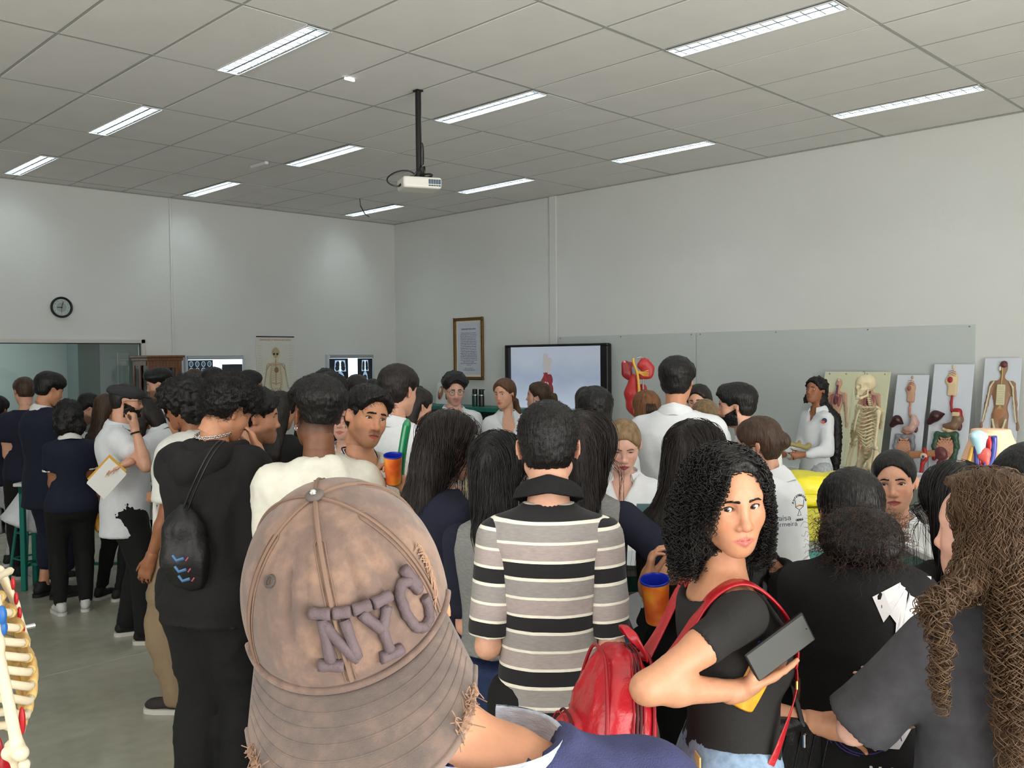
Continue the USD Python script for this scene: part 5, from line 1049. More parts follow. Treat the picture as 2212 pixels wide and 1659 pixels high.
P['stripe'] = person('young man in black, grey and white striped polo shirt, from behind', (1184, 965, 2.55), 0, (0, 12, 0), sex='m', skin='fair', girth=.76, sw=.152, hair=dict(kind='short', c='black', top=.014, side=.007, nape=-.08, bump=.004, fq=90, strands=4200, sl=.007, sn=4, curlr=.0012, turns=1., sw=.0013, dir=(0, 0, -.6), sideburn=.008), top=dict(m=STRIPE, sleeve_m=STRIPE, name='shirt', ease=.014, hem=.0, sleeve=.9, sl_e=.010, neck_r=.004, nz=.03, fold=.007, ff=5., flare=.02, rest=True, waist=.012, col=(K_black, dict(open_=24., back=.058, drop=.040, flare=.036, z0=.028, th=.004))), bottom=PB, shoes=SH, arms=(dict(o=(.24, .0, -.34), pole=(-.8, .16, -.5)), dict(o=(.24, .0, -.34), pole=(-.8, -.16, -.5))), h=dict(head=.0065, body=.014, cloth=.0085, hair=.006))
P['tallgirl'] = person('tall girl with very long straight dark brown hair, grey shirt with navy sleeves', (1262, 965, 3.15), -12, (4, 6, 0), skin='tan', hair=dict(kind='long', c='dark', len=.62, w=.92, th=2.3, bump=.003, strands=1300, sn=10, shift=.02), top=tee(K_heather, sleeve=.85, sleeve_m=K_navy, ease=.014, hem=.04), bottom=dict(m=K_jeanm, e=.006), shoes=SH, arms=('front', dict(w=at(1396, 1262, 2.68), pole=(-.3, -1, -.5), dw=unit(RT*.2+UP), nw=unit(-FW*.2+RT), curl=.6, th=.5)), h=dict(head=.009, body=.015, cloth=.010, hair=.0065))
P['blonde'] = person('blonde woman with hair tied back, white coat, looking down at the table', (1347, 962, 4.2), 172, (10, 22, 0), skin='pale', hair=dict(kind='bun', c='blond', front=.062, top=.01, side=.008), faceon=dict(lids=.28, lip=1.1, lips=C(150, 62, 66)), top=coat(ease=.03), bottom=PB, shoes=SH, arms=('table', 'table'), h=dict(head=.003, body=.011, cloth=.012, hair=.005))
P['bigcoat'] = person('tall dark haired man in white coat, seen square from behind', (1463, 826, 4.9), -8, (-6, 4, 0), sex='m', skin='tan', girth=1.1, hair=dict(kind='short', c='black', top=.03, side=.012, nape=-.07, bump=.005), top=coat(vneck=0, ease=.035, fold=.012, col=(K_coat, dict(open_=40, back=.048, drop=.052))), bottom=PB, shoes=SH, arms=('front', 'front'))
P['claw'] = person('auburn haired woman with a black claw clip and red top, from behind', (1396, 885, 5.7), 12, (0, 6, 0), skin='fair', hair=dict(kind='long', c='auburn', len=.34, w=1.0, shift=.07, extra=[((-.075, 0, -.0), .062)], bump=.007), top=tee(K_red), bottom=PB, shoes=SH)
P['smiler'] = person('woman with long dark hair tucked behind her ear, white coat, facing camera', (1510, 868, 6.3), 162, (0, 4, 6), skin='fair', hair=dict(kind='long', c='dark', len=.36, w=.85, front=.056, shift=.07), faceon=dict(), top=coat(), bottom=PB, shoes=SH)
person('blonde woman, only brow and hair showing, beside the tall man in white', (1522, 905, 5.75), -175, (-20, 10, 0), skin='tan', hair=dict(kind='long', c='blond', len=.3, w=.95, front=.05), faceon=dict(), top=coat(), bottom=PB, shoes=SH)
P['beardcoat'] = person('bearded young man in white coat leaning left in profile', (1590, 878, 5.25), 82, (0, 4, 0), lean=18, S_=1.78, sex='m', skin='fair', hair=dict(kind='short', c='black', top=.026, side=.010, lift=.012, bump=.005), faceon=dict(stub=.6, beard=dict(c='black', t=.004)), top=coat(ease=.03), bottom=PB, shoes=SH, arms=('table', 'table'))
P['nurse'] = person('woman with streaked bun and thin glasses in embroidered white coat', (1638, 957, 4.1), 62, (14, 12, -4), lean=10, skin='fair', hair=dict(kind='bun', c='brown', pz=-.01, front=.058, top=.012, bump=.004, bw=1.1), faceon=dict(glasses=(M_gold, True)), top=coat(ease=.034, sleeve=1.15, fold=.012, vneck=.16, col=(K_coat, dict(open_=36, back=.04, drop=.07, flare=.05, pts=.05))), bottom=PB, shoes=SH, arms=(dict(o=(.33, -.05, -.36)), dict(o=(.36, .05, -.36))), h=dict(head=.0032, body=.011, cloth=.011, hair=.005))
P['longdark'] = person('girl with long straight dark brown hair behind the girl with red backpack', (1505, 985, 3.12), -24, (-6, 4, 0), skin='tan', hair=dict(kind='long', c='dark', len=.5, w=1.06, bump=.003, strands=1300, sn=10, shift=.06), faceon=dict(), top=tee(K_black), bottom=PB, shoes=SH, arms=('front', 'front'))
P['curlcoat'] = person('young woman with waist length black curls in white coat beside the skeleton', (1763, 843, 8.0), 128, (12, -8, 0), skin='brown', girth=.86, hair=dict(kind='curly', len=.68, w=.86, bump=.018, fq=60, back=.14, th=1.3, shift=.06, locks=[(-1, .05, .085, .03, .02)], front=.056), faceon=dict(), top=coat(hem=-.5, flare=.1, ease=.016, vneck=.1), bottom=dict(m=K_jeanw), shoes=SW, arms=(dict(o=(.3, .05, -.3)), dict(o=(.34, .10, -.32), d=(1, .2, .0))))
# --- right foreground
P['girl'] = person('girl with chin length black curls in black top with red backpack, looking back', (1572, 1078, 2.08), -72, (-84, 8, 4), skin='tan', hs=.97, girth=1.06, hair=None, faceon=dict(gaze=(1, -.36, .06), lids=1.12, lip=1.15, nose=1.1, round=1.5, jaw=1.1, bw=.85, lips=C(178, 104, 94), stub=0.), top=None, bottom=dict(m=K_jeanl, e=.006, top_=.12, fold=.008), shoes=SW, h=dict(head=.0022, body=.009, cloth=.008, hair=.005, hand=.0032, leg=.012), S_=1.64,
    arms=(dict(o=(.25, -.12, -.33)), dict(w=at(1597, 1492, 1.98), pole=(-.9, -.35, -.6), dw=unit(RT*.88+UP*.36+FW*.18), nw=unit(-RT*.35+UP*.8+FW*.12), curl=.12, th=1.3, curls=(.12, .4, .6, .7))))
P['octo'] = person('woman with dark curls and black T-shirt with a pink and white drawing', (1602, 1100, 2.62), 168, (0, 0, 0), skin='brown', nshift=(0, .06, 0), hair=dict(kind='curly', c='black', len=.3, w=.78, side=.008, locks=[(1, .09, .07, .14, .034), (-1, .09, .07, .12, .034)], bump=.012, fq=55), faceon=dict(), top=tee(K_black, sleeve=.7, ease=.02), bottom=dict(m=cloth('indigo_jeans', C(18, 22, 44), 'denim')), shoes=SH, arms=('down', 'down'))
P['puff'] = person('woman with smooth black hair and a big curly puff, black printed T-shirt, pale jeans', (1840, 1116, 2.5), 4, (4, 30, 0), lean=14, S_=1.66, nshift=(-.03, 0, .045), skin='brown', girth=1.04, hair=dict(kind='puff', c='black', top=.022, side=.012, nape=-.09, bump=.004, fq=110), top=tee(K_black, ease=.02, sleeve=.8, hem=-.06), bottom=dict(m=K_jeanw, e=.006, fold=.009), shoes=SH, arms=('front', 'front'), h=dict(head=.009, body=.016, cloth=.0105, hair=.0065))
P['speaker'] = person('dark haired woman in white coat facing the camera, mouth open, mid speech', (1932, 1040, 3.5), 176, (0, 2, 4), skin='fair', hair=dict(kind='bun', c='black', front=.064, top=.012, side=.008, bump=.002), faceon=dict(mouth=2.2, lids=.95, lip=1.15, round=1., bw=.85, lips=C(168, 92, 88), gaze=(1, -.1, -.05)), top=[coat(vneck=.17, open_=.02), INN(K_white)], bottom=PB, shoes=SH, arms=('table', 'table'), h=dict(head=.0026, body=.011, cloth=.012, hair=.005))
P['sleek'] = person('girl with sleek straight black hair in black T-shirt, standing left of the curls', (2066, 1095, 2.5), 18, (8, 4, 0), skin='fair', girth=1.08, hair=dict(kind='long', c='black', len=.36, w=.98, th=1.9, bump=.003, strands=1300, sn=10), top=tee(K_black, ease=.03, sleeve=.82), bottom=dict(m=K_jean), shoes=SH, arms=(dict(o=(.10, .04, -.5)), 'front'), h=dict(head=.009, body=.015, cloth=.009, hair=.0065))
P['grey'] = person('woman with long brown curls in washed grey T-shirt at the right edge', (2126, 1148, 1.95), 28, (42, 2, 0), skin='pale', girth=1.08, sw=.132, hair=None, faceon=dict(nose=1.05, lips=C(196, 70, 90)), top=tee(K_char, ease=.026, sleeve=.92, sl_e=.022, fold=.010, hem=-.12, neck_r=.014), bottom=dict(m=K_jean), shoes=SH, arms=(dict(o=(.24, -.06, -.26), pole=(-.1, 1, -.6)), 'cross'), h=dict(head=.0028, body=.010, cloth=.0095, hair=.005, hand=.0045))
person('dark haired person at the right edge behind the curls', (2228, 1062, 2.62), 20, skin='tan', hair=dict(kind='short', top=.03, side=.02), sex='m', top=tee(K_black), bottom=PB, shoes=SH, S_=1.62)
# ------------------------------------------------------------------ near figures in detail
def ringlets(b, name, paths, n, spread, r, turns, c, parent, width=.0022, k=34, seed=1, taper=.6):
    """curls along bundles: paths = [(points, spread at start, spread at end, share)]"""
    from scipy.interpolate import CubicSpline
    rg = np.random.default_rng(seed); out = []; tot = sum(p[3] for p in paths)
    for pts, s0, s1, sh in paths:
        m = max(1, int(n*sh/tot)); p = np.array(pts, float); cs = CubicSpline(np.arange(len(p)), p); t = np.linspace(0, len(p)-1, k)
        base = cs(t); T = np.gradient(base, axis=0); T /= np.linalg.norm(T, axis=1, keepdims=True)
        A = np.cross(T, b.B@V3(.2, .9, .1)); A /= np.linalg.norm(A, axis=1, keepdims=True); Bn = np.cross(T, A)
        u = rg.normal(size=(m, 2)); u /= np.maximum(1, np.linalg.norm(u, axis=1, keepdims=True)/1.6)
        sp = np.linspace(s0, s1, k)[None, :, None]
        e0, e1 = rg.uniform(0, .18, m), rg.uniform(.72, 1.0, m)
        P_ = base[None]+sp*(u[:, :1, None]*A[None]+u[:, 1:, None]*Bn[None])
        idx = (e0[:, None]+(e1-e0)[:, None]*np.linspace(0, 1, k)[None])*(k-1); i0 = np.clip(idx.astype(int), 0, k-2); w = (idx-i0)[..., None]
        P_ = np.take_along_axis(P_, i0[..., None].repeat(3, 2), 1)*(1-w)+np.take_along_axis(P_, (i0+1)[..., None].repeat(3, 2), 1)*w
        N_ = np.broadcast_to(A[None], P_.shape)
        out.append(curl(P_, N_, r, turns*np.linalg.norm(np.diff(base, axis=0), axis=1).sum()/.1, rg))
    return curves(name, np.concatenate(out)-b.root, np.linspace(width, width*taper, k), strand_mat(c), parent)
# ---- the girl with the red backpack
b = P['girl']; root = b.prim; Hg = lambda x, y, z: b.Hc+b.H@V3(x, y, z)*b.hs
top = wear_top(b, root, .0075, m=cloth('black_rib', C(30, 29, 28), 'cotton'), ease=.007, hem=.085, sleeve=.45, sl_e=.004, neck_r=.02, fold=.004, ff=9., bust=.058, scoop=((-.02, 0, .515), (.125, .128, .09)))
X = S(); add_cap(b, X, top=.014, side=.018, nape=-.1, front=.082, sideburn=-.02)
X.path([Hg(-.03, -.064, .05), Hg(-.035, -.084, -.02), Hg(-.035, -.09, -.09), Hg(-.03, -.088, -.155)], [.034, .038, .040, .028], k=.03)
X.path([Hg(-.015, .060, .04), Hg(-.02, .072, -.03), Hg(-.03, .070, -.1), Hg(-.03, .064, -.15)], [.028, .030, .030, .02], k=.03)
X.path([Hg(-.05, 0, .02), Hg(-.065, 0, -.06), Hg(-.065, 0, -.13)], [.08, .088, .07], k=.03)
G, lo, hh = X.grid(.005); v, f = nets(G, lo, hh)
v = push(v, f, lambda q: .008*(meshkit.fbm(to_local(b, q)*70, 3, 4)-.5)*2-.003)
hair = obj('hair', (v-b.root, f), hair_mat('black'), root, True)
rg = np.random.default_rng(8); sel = rg.choice(len(v), 2600); p = v[sel]; q = to_local(b, p); p = p[q[:, 2] > -.06][:1150]
def gfield(x):
    l = to_local(b, x); up = sstep(.03, .11, l[:, 2])[:, None]; sd = np.where(l[:, 1:2] > .012, 1., -1.)
    return b.H[:, 1][None]*sd*up+(b.H@V3(-.2, 0, 0))[None]*up+np.array([0, 0, -1.])*(1.1-.7*up)+rg.normal(size=x.shape)*.15
Pn, Nn = comb(G, lo, hh, p, gfield, 26, .0075, off=.004)
curves('curl', curl(Pn, Nn, .0062, 7.5, rg)-b.root, np.linspace(.0022, .0014, 26), strand_mat('black'), hair)
fr = []
for k in range(11):                            # loose curls over the temple and cheek
    y0, y1 = -.022-.0042*k, -.052-.0042*k; e = -.05-.1*rg.random()-.03*(k > 4)
    fr.append(([Hg(.070-.0035*k, y0, .096-.003*k), Hg(.09-.0055*k, (y0+y1)/2-.010, .045), Hg(.084-.006*k, y1-.012, -.0), Hg(.072-.005*k, y1-.018, e)], .003, .007, 1))
ringlets(b, 'curl', fr, 95, 0, .0048, 6.0, 'black', hair, .0024, 40, 5)
sd = [([Hg(.055, .045, .078), Hg(.05, .072, .03), Hg(.035, .086, -.03), Hg(.02, .09, -.1), Hg(.01, .082, -.16)], .01, .016, 1), ([Hg(-.03, -.09, .0), Hg(-.03, -.1, -.08), Hg(-.02, -.1, -.15), Hg(-.005, -.09, -.2)], .016, .03, 1.6), ([Hg(.0, .085, -.05), Hg(-.01, .09, -.12), Hg(.0, .085, -.19)], .012, .02, .8)]
ringlets(b, 'curl', sd, 230, 0, .0056, 6., 'black', hair, .0024, 36, 6)
obj('necklace', loc(b, tube([b.nb+b.T@V3(.065*math.cos(a)+.012, .072*math.sin(a), -.02-.055*max(0, math.cos(a))) for a in np.linspace(-2.3, 2.3, 40)], .0011, 5)), M_gold, root)
lg = obj('waist_label', loc(b, xf(quads(rbox((0, 0, 0), (.02, .002, .026), .001)), b.B@rotz(rad(90)), b.t(-.105, -.085, .075))), mat('label_card', C(206, 180, 120), .7), root)
# phone in her right hand
ax = unit(RT*117+UP*74+FW*26); sh_ = unit(RT*45-UP*50+FW*22); sh_ = unit(sh_-ax*np.dot(ax, sh_)); nz_ = np.cross(sh_, ax); nz_ = nz_ if nz_@FW < 0 else -nz_
Rp = np.stack([ax, np.cross(nz_, ax), nz_], 1); pc = at(1684, 1397, 1.965)
t = thing('phone', 'black smartphone with blank screen held by the girl with red backpack', 'phone', pc)
X = S(); X.box((0, 0, 0), (.080, .038, .0045), R=Rp, rnd=.004); obj('case', xf(rbox((0, 0, 0), (.080, .0385, .0048), .0042), Rp), M_black, t); obj('screen', xf(rbox((0, 0, .0049), (.0765, .035, .0005), .0004), Rp), mat('phone_screen', C(74, 76, 76), .16, coat=.5), t)
obj('camera_hole', xf(disc(.0018, 12, .0004), Rp, Rp@V3(.071, -.0, .0056)), M_black, t)
# red leather backpack
M_redl = mat('red_leather', C(168, 22, 34), .34, noise=.08, nscale=30, bump=.0025, bscale=55, coat=.15); M_zip = mat('red_zip', C(70, 18, 24), .5, bump=.001, bscale=600); M_pipe = mat('red_piping', C(140, 16, 28), .4)
Bb = b.B@rotz(rad(6))@roty(rad(8)); bc = b.t(-.300, -.035, .165); L = lambda x, y, z: Bb@V3(x, y, z)
t = thing('backpack', 'shiny red leather backpack on the back of the girl with black curls', 'backpack', bc)
def bagprof(P_, hx, hy, hz, e=3.2, c=(0, 0, 0)):
    q = P_@Bb.astype(np.float32)-np.array(c, np.float32); z = q[..., 2]/hz; tp = 1-.30*sstep(-.1, 1., z)-.05*sstep(-.6, -1, z)
    return ((np.abs(q[..., 0]/(hx*tp))**e+np.abs(q[..., 1]/(hy*tp))**e+np.abs(z)**e)**(1/e)-1)*min(hx, hy)
X = S(); X.fn(lambda q: bagprof(q, .085, .135, .175), (-.22,)*3, (.22,)*3); v, f = X.mesh(.008)
v = push(v, f, folds(.007, 11., 9, .5)); obj('body', (v, f), M_redl, t, True)
X = S(); X.fn(lambda q: bagprof(q, .045, .105, .095, 3., (-.085, 0, -.075)), (-.26,)*3, (.26,)*3); v, f = X.mesh(.008); v = push(v, f, folds(.004, 13., 3, .5)); obj('front_pocket', (v, f), M_redl, t, True)
def loop(xo, hy, hz, zc, r, m, nm, e=3.0, rng_=(-.25, 1.25), flat=None):
    pts = []
    for a in np.linspace(rng_[0]*math.pi, rng_[1]*math.pi, 60):
        c, s_ = math.cos(a), math.sin(a); k = (abs(c)**e+abs(s_)**e)**(-1/e); z = s_*k; tp = 1-.30*float(sstep(-.1, 1., z))-.05*float(sstep(-.6, -1, z)); pts.append(L(xo, c*k*hy*tp, z*hz+zc))
    obj(nm, tube(pts, r, 7), m, t)
for xo, r_, m_, n_ in ((-.052, .0042, M_pipe, 'piping'), (.055, .0042, M_pipe, 'piping'), (.012, .0032, M_zip, 'zip'), (.020, .0032, M_zip, 'zip'), (.004, .0022, M_pipe, 'piping'), (.028, .0022, M_pipe, 'piping')):
    k = 1.0 if abs(xo) > .04 else 1.035; loop(xo, .1365*k*(.93 if abs(xo) > .04 else 1), .176*(.96 if abs(xo) > .04 else 1.0), 0, r_, m_, n_)
loop(-.108, .100, .092, -.075, .0032, M_zip, 'pocket_zip'); loop(-.120, .094, .086, -.075, .0022, M_pipe, 'piping')
def strap(pts, w, th, m, nm, up=None, par=None):
    from scipy.interpolate import CubicSpline
    p = np.array(pts, float); c = CubicSpline(np.arange(len(p)), p); q = c(np.linspace(0, len(p)-1, len(p)*8)); T = np.gradient(q, axis=0); T /= np.linalg.norm(T, axis=1, keepdims=True)
    ups = np.array([u for u in up], float); uu = CubicSpline(np.arange(len(p)), ups)(np.linspace(0, len(p)-1, len(p)*8)); W = np.interp(np.linspace(0, len(p)-1, len(q)), np.arange(len(p)), w); V = []
    for i in range(len(q)):
        n = unit(uu[i]-np.dot(uu[i], T[i])*T[i]); s_ = np.cross(T[i], n)
        for a in np.arange(10)/10*2*math.pi: V.append(q[i]+s_*W[i]*.5*np.sign(math.cos(a))*abs(math.cos(a))**.5+n*th*math.sin(a))
    k = len(q); F = [[i*10+j, i*10+(j+1) % 10, (i+1)*10+(j+1) % 10, (i+1)*10+j] for i in range(k-1) for j in range(10)]
    V = np.array(V); V = np.vstack([V, q[0], q[-1]]); F += [[k*10, (j+1) % 10, j, j] for j in range(10)]+[[k*10+1, (k-1)*10+j, (k-1)*10+(j+1) % 10, (k-1)*10+(j+1) % 10] for j in range(10)]
    return obj(nm, (V, np.array(F)), m, t if par is None else par, True)
o_ = lambda x, y, z: b.t(x, y, z)-bc
Bv = lambda x, y, z: b.B@V3(x, y, z)
for sg in (-1, 1):
    strap([L(.07, sg*.045, .135), o_(-.125, sg*.085, .40), o_(-.078, sg*.098, .475), o_(-.01, sg*.105, .513), o_(.062, sg*.108, .475), o_(.112, sg*.110, .40), o_(.118, sg*.118, .31)], [.05, .052, .05, .05, .048, .046, .036], .0045, M_redl, 'strap', [Bv(-.3, 0, 1), Bv(-.8, 0, .6), Bv(-.5, 0, 1), Bv(0, 0, 1), Bv(.6, 0, .8), Bv(1, 0, .3), Bv(1, -sg*-.2, .1)])
    strap([o_(.118, sg*.118, .32), o_(.112, sg*.128, .24), o_(.075, sg*.142, .15), o_(.0, sg*.152, .05), L(.08, sg*.10, -.12)], [.02, .02, .02, .02, .02], .002, M_redl, 'lower_strap', [Bv(1, 0, .1), Bv(1, sg*.3, .1), Bv(.6, sg*.8, .1), Bv(0, sg, 0), Bv(0, sg, 0)])
    obj('buckle', xf(rbox((0, 0, 0), (.003, .0135, .010), .002), b.B, o_(.1165, sg*.122, .275)), M_gold, t)
strap([L(.045, -.05, .165), L(.02, -.04, .2), L(.0, 0, .222), L(.02, .04, .2), L(.045, .05, .165)], [.022]*5, .003, M_redl, 'handle', [L(-1, 0, .4)]*2+[L(0, 0, 1)]+[L(-1, 0, .4)]*2)
# ---- woman with brown curls at the right edge
b = P['grey']; root = b.prim; Hg = lambda x, y, z: b.Hc+b.H@V3(x, y, z)*b.hs
X = S(); add_cap(b, X, top=.03, side=.028, nape=-.07, front=.07, sideburn=.02); X.box(Hg(.118, 0, -.012), (.075, .14, .105), R=b.H, op='s', k=.02)
X.path([Hg(-.03, .06, .04), Hg(-.05, .08, -.02), Hg(-.05, .085, -.08)], [.036, .04, .03], k=.03)
w_ = lambda u, v_, d: at(u, v_, d)
X.path([w_(2165, 1120, 1.9), w_(2182, 1240, 1.84), w_(2192, 1400, 1.80), w_(2196, 1560, 1.80), w_(2196, 1690, 1.82)], [.085, .05, .042, .042, .036], k=.03)
X.path([w_(2118, 1190, 1.88), w_(2086, 1262, 1.83), w_(2036, 1300, 1.80), w_(2024, 1350, 1.79)], [.04, .028, .018, .010], k=.03)
G, lo, hh = X.grid(.0055); v, f = nets(G, lo, hh); v = push(v, f, lambda q: .010*(meshkit.fbm(to_local(b, q)*55, 3, 14)-.5)*2-.003)
hair = obj('hair', (v-b.root, f), hair_mat('curlbrown'), root, True)
rg = np.random.default_rng(18); sel = rg.choice(len(v), 2600); p = v[sel]; q = to_local(b, p); p = p[(q[:, 2] > -.03) & (q[:, 0] < .045)][:1050]
def gfield2(x):
    l = to_local(b, x); up = sstep(.03, .11, l[:, 2])[:, None]; sd = np.where(l[:, 1:2] > .0, 1., -1.)
    return b.H[:, 1][None]*sd*up+(b.H@V3(-.55, 0, 0))[None]*(.4+.6*up)*(l[:, 2:] > -.12)+np.array([0, 0, -1.])*(1.1-.7*up)+rg.normal(size=x.shape)*.2
Pn, Nn = comb(G, lo, hh, p, gfield2, 28, .0095, off=.003); curves('curl', curl(Pn, Nn, .0065, 5., rg)-b.root, np.linspace(.0017, .001, 28), strand_mat('curlbrown'), hair)
lk = [([w_(2085, 1225, 1.85), w_(2045, 1290, 1.80), w_(2018, 1340, 1.775), w_(2036, 1400, 1.765), w_(2028, 1460, 1.765), w_(2034, 1510, 1.77), w_(2028, 1550, 1.775)], .017, .004, 1.), ([w_(2095, 1215, 1.83), w_(2062, 1285, 1.80), w_(2012, 1305, 1.79), w_(2004, 1345, 1.78)], .018, .010, 1.2)]
lk += [([w_(2160+i*9, 1130, 1.85), w_(2176+i*7, 1260, 1.80), w_(2172+i*8, 1400, 1.775), w_(2178+i*8, 1540, 1.775), w_(2168+i*9, 1690, 1.79)], .02, .016, 1.3) for i in range(5)]
ringlets(b, 'curl', lk, 430, 0, .0105, 2.1, 'curlbrown', hair, .0024, 40, 19)
obj('necklace', loc(b, tube([b.nb+b.T@V3(.068*math.cos(a)-.012, .068*math.sin(a), .004+.02*math.cos(a)*-1) for a in np.linspace(0, 2*math.pi, 50)], .0022, 6)), M_chrome, root)
# ---- the man in the washed cap, very near
b = person('man close to the camera in a backward washed brown cap with raised letters', (762, 1316, .875), 2, (0, -23, -14), sex='m', skin='tan', hair=None, S_=1.84, nshift=(.0, -.105, .020), top=[dict(m=cloth('faded_navy', C(52, 56, 92), 'washed'), ease=.022, sleeve=1.0, neck_r=.02, nz=-.0, fold=.008, sleeve_m=None)], bottom=PB, shoes=SH,
    arms=('front', dict(o=(.12, -.13, -.47), pole=(-.6, -.7, -.1))), h=dict(head=.005, body=.010, cloth=.010, hair=.005, leg=.03))
root = b.prim; Hb = b.H@np.diag([1., 1, 1])
Cx, Cy, Cz = -b.H[:, 0], -b.H[:, 1], b.H[:, 2]; Rc = np.stack([Cx, Cy, Cz], 1); co = b.Hc+b.H@V3(-.012, 0, .026)
CR = np.array([.112, .094, .112])
def cap_mat(name, base, hi):
    return usdkit.material(stage, '/World/Looks/'+name, {'tc': ('texture_coordinate', {}), 'n': ('noise_texture', {'scale': 16., 'detail': 6., 'roughness': .65}), 'n2': ('noise_texture', {'scale': 55., 'detail': 4.}), 'ad': ('math', {'math_type': 'multiply_add', 'value2': .35}), 'r': ('rgb_ramp', {'ramp': [(.42, base), (.62, tuple(np.array(base)*1.35)), (.8, hi)]}), 'bn': ('noise_texture', {'scale': 700., 'detail': 2.}), 'bp': ('bump', {'distance': .0007, 'strength': .6}), 'p': ('principled_bsdf', {'roughness': .92, 'sheen_weight': .15})},
        [('tc.object', 'n.vector'), ('tc.object', 'n2.vector'), ('tc.object', 'bn.vector'), ('n2.fac', 'ad.value1'), ('n.fac', 'ad.value3'), ('ad.value', 'r.fac'), ('bn.fac', 'bp.height'), ('bp.normal', 'p.normal'), ('r.color', 'p.base_color')], surface='p.BSDF')
M_cap = cap_mat('washed_cap', C(86, 70, 62), C(128, 102, 86)); M_brim = cap_mat('washed_brim', C(82, 72, 67), C(116, 98, 88)); M_let = mat('puff_letter', C(86, 73, 76), .8, noise=.12, nscale=60, bump=.001, bscale=300)
M_stitch = mat('cap_stitch', C(112, 90, 76), .9); M_fray = mat('cap_fray', C(146, 116, 96), .95)
t = thing('cap', 'washed brown baseball cap worn backwards with raised NYC letters', 'cap', co)
cap_e = lambda q, r: (lambda k0, k1: k0*(k0-1)/np.maximum(k1, 1e-6))(np.sqrt(((q/r)**2).sum(-1)), np.sqrt(((q/(r*r))**2).sum(-1)))
def crown(P_):
    q = P_@Rc.astype(np.float32); r = CR.astype(np.float32); z = q[..., 2:]; s_ = np.concatenate([q[..., :2]*(1+.0*z), np.maximum(z, -.0)], -1)
    d = cap_e(s_, r); return np.maximum(d, -.018-q[..., 2])
X = S(); X.fn(crown, (-.17,)*3, (.17,)*3)
v, f = X.mesh(.0042)
def crease(q):
    l = q@Rc; a = np.arctan2(l[:, 1], l[:, 0]); z = l[:, 2]; zz = sstep(.02, .055, z)*sstep(.108, .08, z); d = np.zeros(len(l))
    for c, w, am in ((-.42, .05, .0055), (-.2, .035, .003), (.27, .05, .005), (.55, .06, .005), (.8, .06, .003), (-.75, .06, .003)): d -= am*np.exp(-((a-c-.9*(z-.06)*(-1 if c < 0 else 1)*.6)/w)**2)*zz
    return d+.0025*(meshkit.fbm(l*26, 3, 2)-.5)
v = push(v, f, crease); obj('crown', (v, f), M_cap, t, True)
def on_cap(a, z, off=.001): zz = np.clip(z/CR[2], -1, 1); r = math.sqrt(max(0, 1-max(zz, 0)**2)); return Rc@V3((CR[0]+off)*r*math.cos(a), (CR[1]+off)*r*math.sin(a), z+off*max(zz, 0))
for a in (0, math.pi/3, -math.pi/3, 2*math.pi/3, -2*math.pi/3, math.pi):
    zs = CR[2]*np.sin(np.linspace(.0, 1.5, 26))-.0; pts = [on_cap(a, z, .0008) for z in zs]; obj('seam', tube(pts, .0017 if a else .0022, 6), M_stitch, t)
    for o in (-.045, .045): obj('stitching', tube([on_cap(a+o/max(.15, math.cos(math.asin(min(1, z/CR[2])))) if z < .1 else a, z, .0006) for z in zs[:22]], .0006, 4), M_stitch, t)
obj('button', xf(trimesh.creation.icosphere(2, .0085).apply_scale([1, 1, .55]), Rc, Rc@V3(0, 0, CR[2]+.003)), mat('cap_button', C(84, 76, 72), .8), t, True); obj('button_rivet', xf(trimesh.creation.icosphere(1, .0035), Rc, Rc@V3(.003, 0, CR[2]+.0075)), M_chrome, t, True)
obj('rim_binding', tube([Rc@V3((CR[0]+.001)*math.cos(a), (CR[1]+.001)*math.sin(a), -.006+.0*a) for a in np.linspace(-1.35, 1.35, 50)], .0035, 8), M_cap, t, True)
for a in (-.78,): obj('eyelet', xf(torus(.0045, .0016, 16, 6), Rc@rotz(a)@roty(rad(40)), on_cap(a, .078, .001)), mat('eyelet', C(70, 62, 60), .8), t)
# brim: curved sheet from the front of the crown
def brim_pt(s_, u, off=0.):                     # s_: -1..1 across, u: 0 at the crown .. 1 at the edge
    a = s_*1.18; base = V3(CR[0]*math.cos(a), CR[1]*math.sin(a), -.008); ln = .098*(1-.5*abs(s_)**4); end = base+V3(ln*(1-.1*s_*s_), 0, -.024); end[1] = base[1]*1.16
    p = base+(end-base)*u; p[2] -= 1.1*p[1]**2*u**.8*1.0; p[2] += off; return p
n1, n2 = 45, 14; Vt_ = np.array([[brim_pt(s_, u, .0) for u in np.linspace(0, 1, n2)] for s_ in np.linspace(-1, 1, n1)]); Vb_ = Vt_-np.array([0, 0, .0045]); V_ = np.vstack([Vt_.reshape(-1, 3), Vb_.reshape(-1, 3)])@Rc.T; F = []; o2 = n1*n2
for i in range(n1-1):
    for j in range(n2-1): k = i*n2+j; F += [[k, k+n2, k+n2+1, k+1], [o2+k, o2+k+1, o2+k+n2+1, o2+k+n2]]
for i in range(n1-1): k = i*n2+n2-1; F += [[k, k+n2, o2+k+n2, o2+k], [i*n2, o2+i*n2, o2+(i+1)*n2, (i+1)*n2]]
for j in range(n2-1): k = (n1-1)*n2+j; F += [[j, j+1, o2+j+1, o2+j], [k, o2+k, o2+k+1, k+1]]
F = np.array(F)[:, ::-1]; obj('brim', (V_, F), M_brim, t, True)
for u in (.2, .34, .48, .62, .76): obj('stitching', tube([Rc@brim_pt(s_, u, .0001) for s_ in np.linspace(-.97, .97, 60)], .0006, 4), M_brim, t)
obj('edge', tube([Rc@brim_pt(s_, 1., -.0022) for s_ in np.linspace(-1, 1, 60)], .0034, 7), M_brim, t, True)
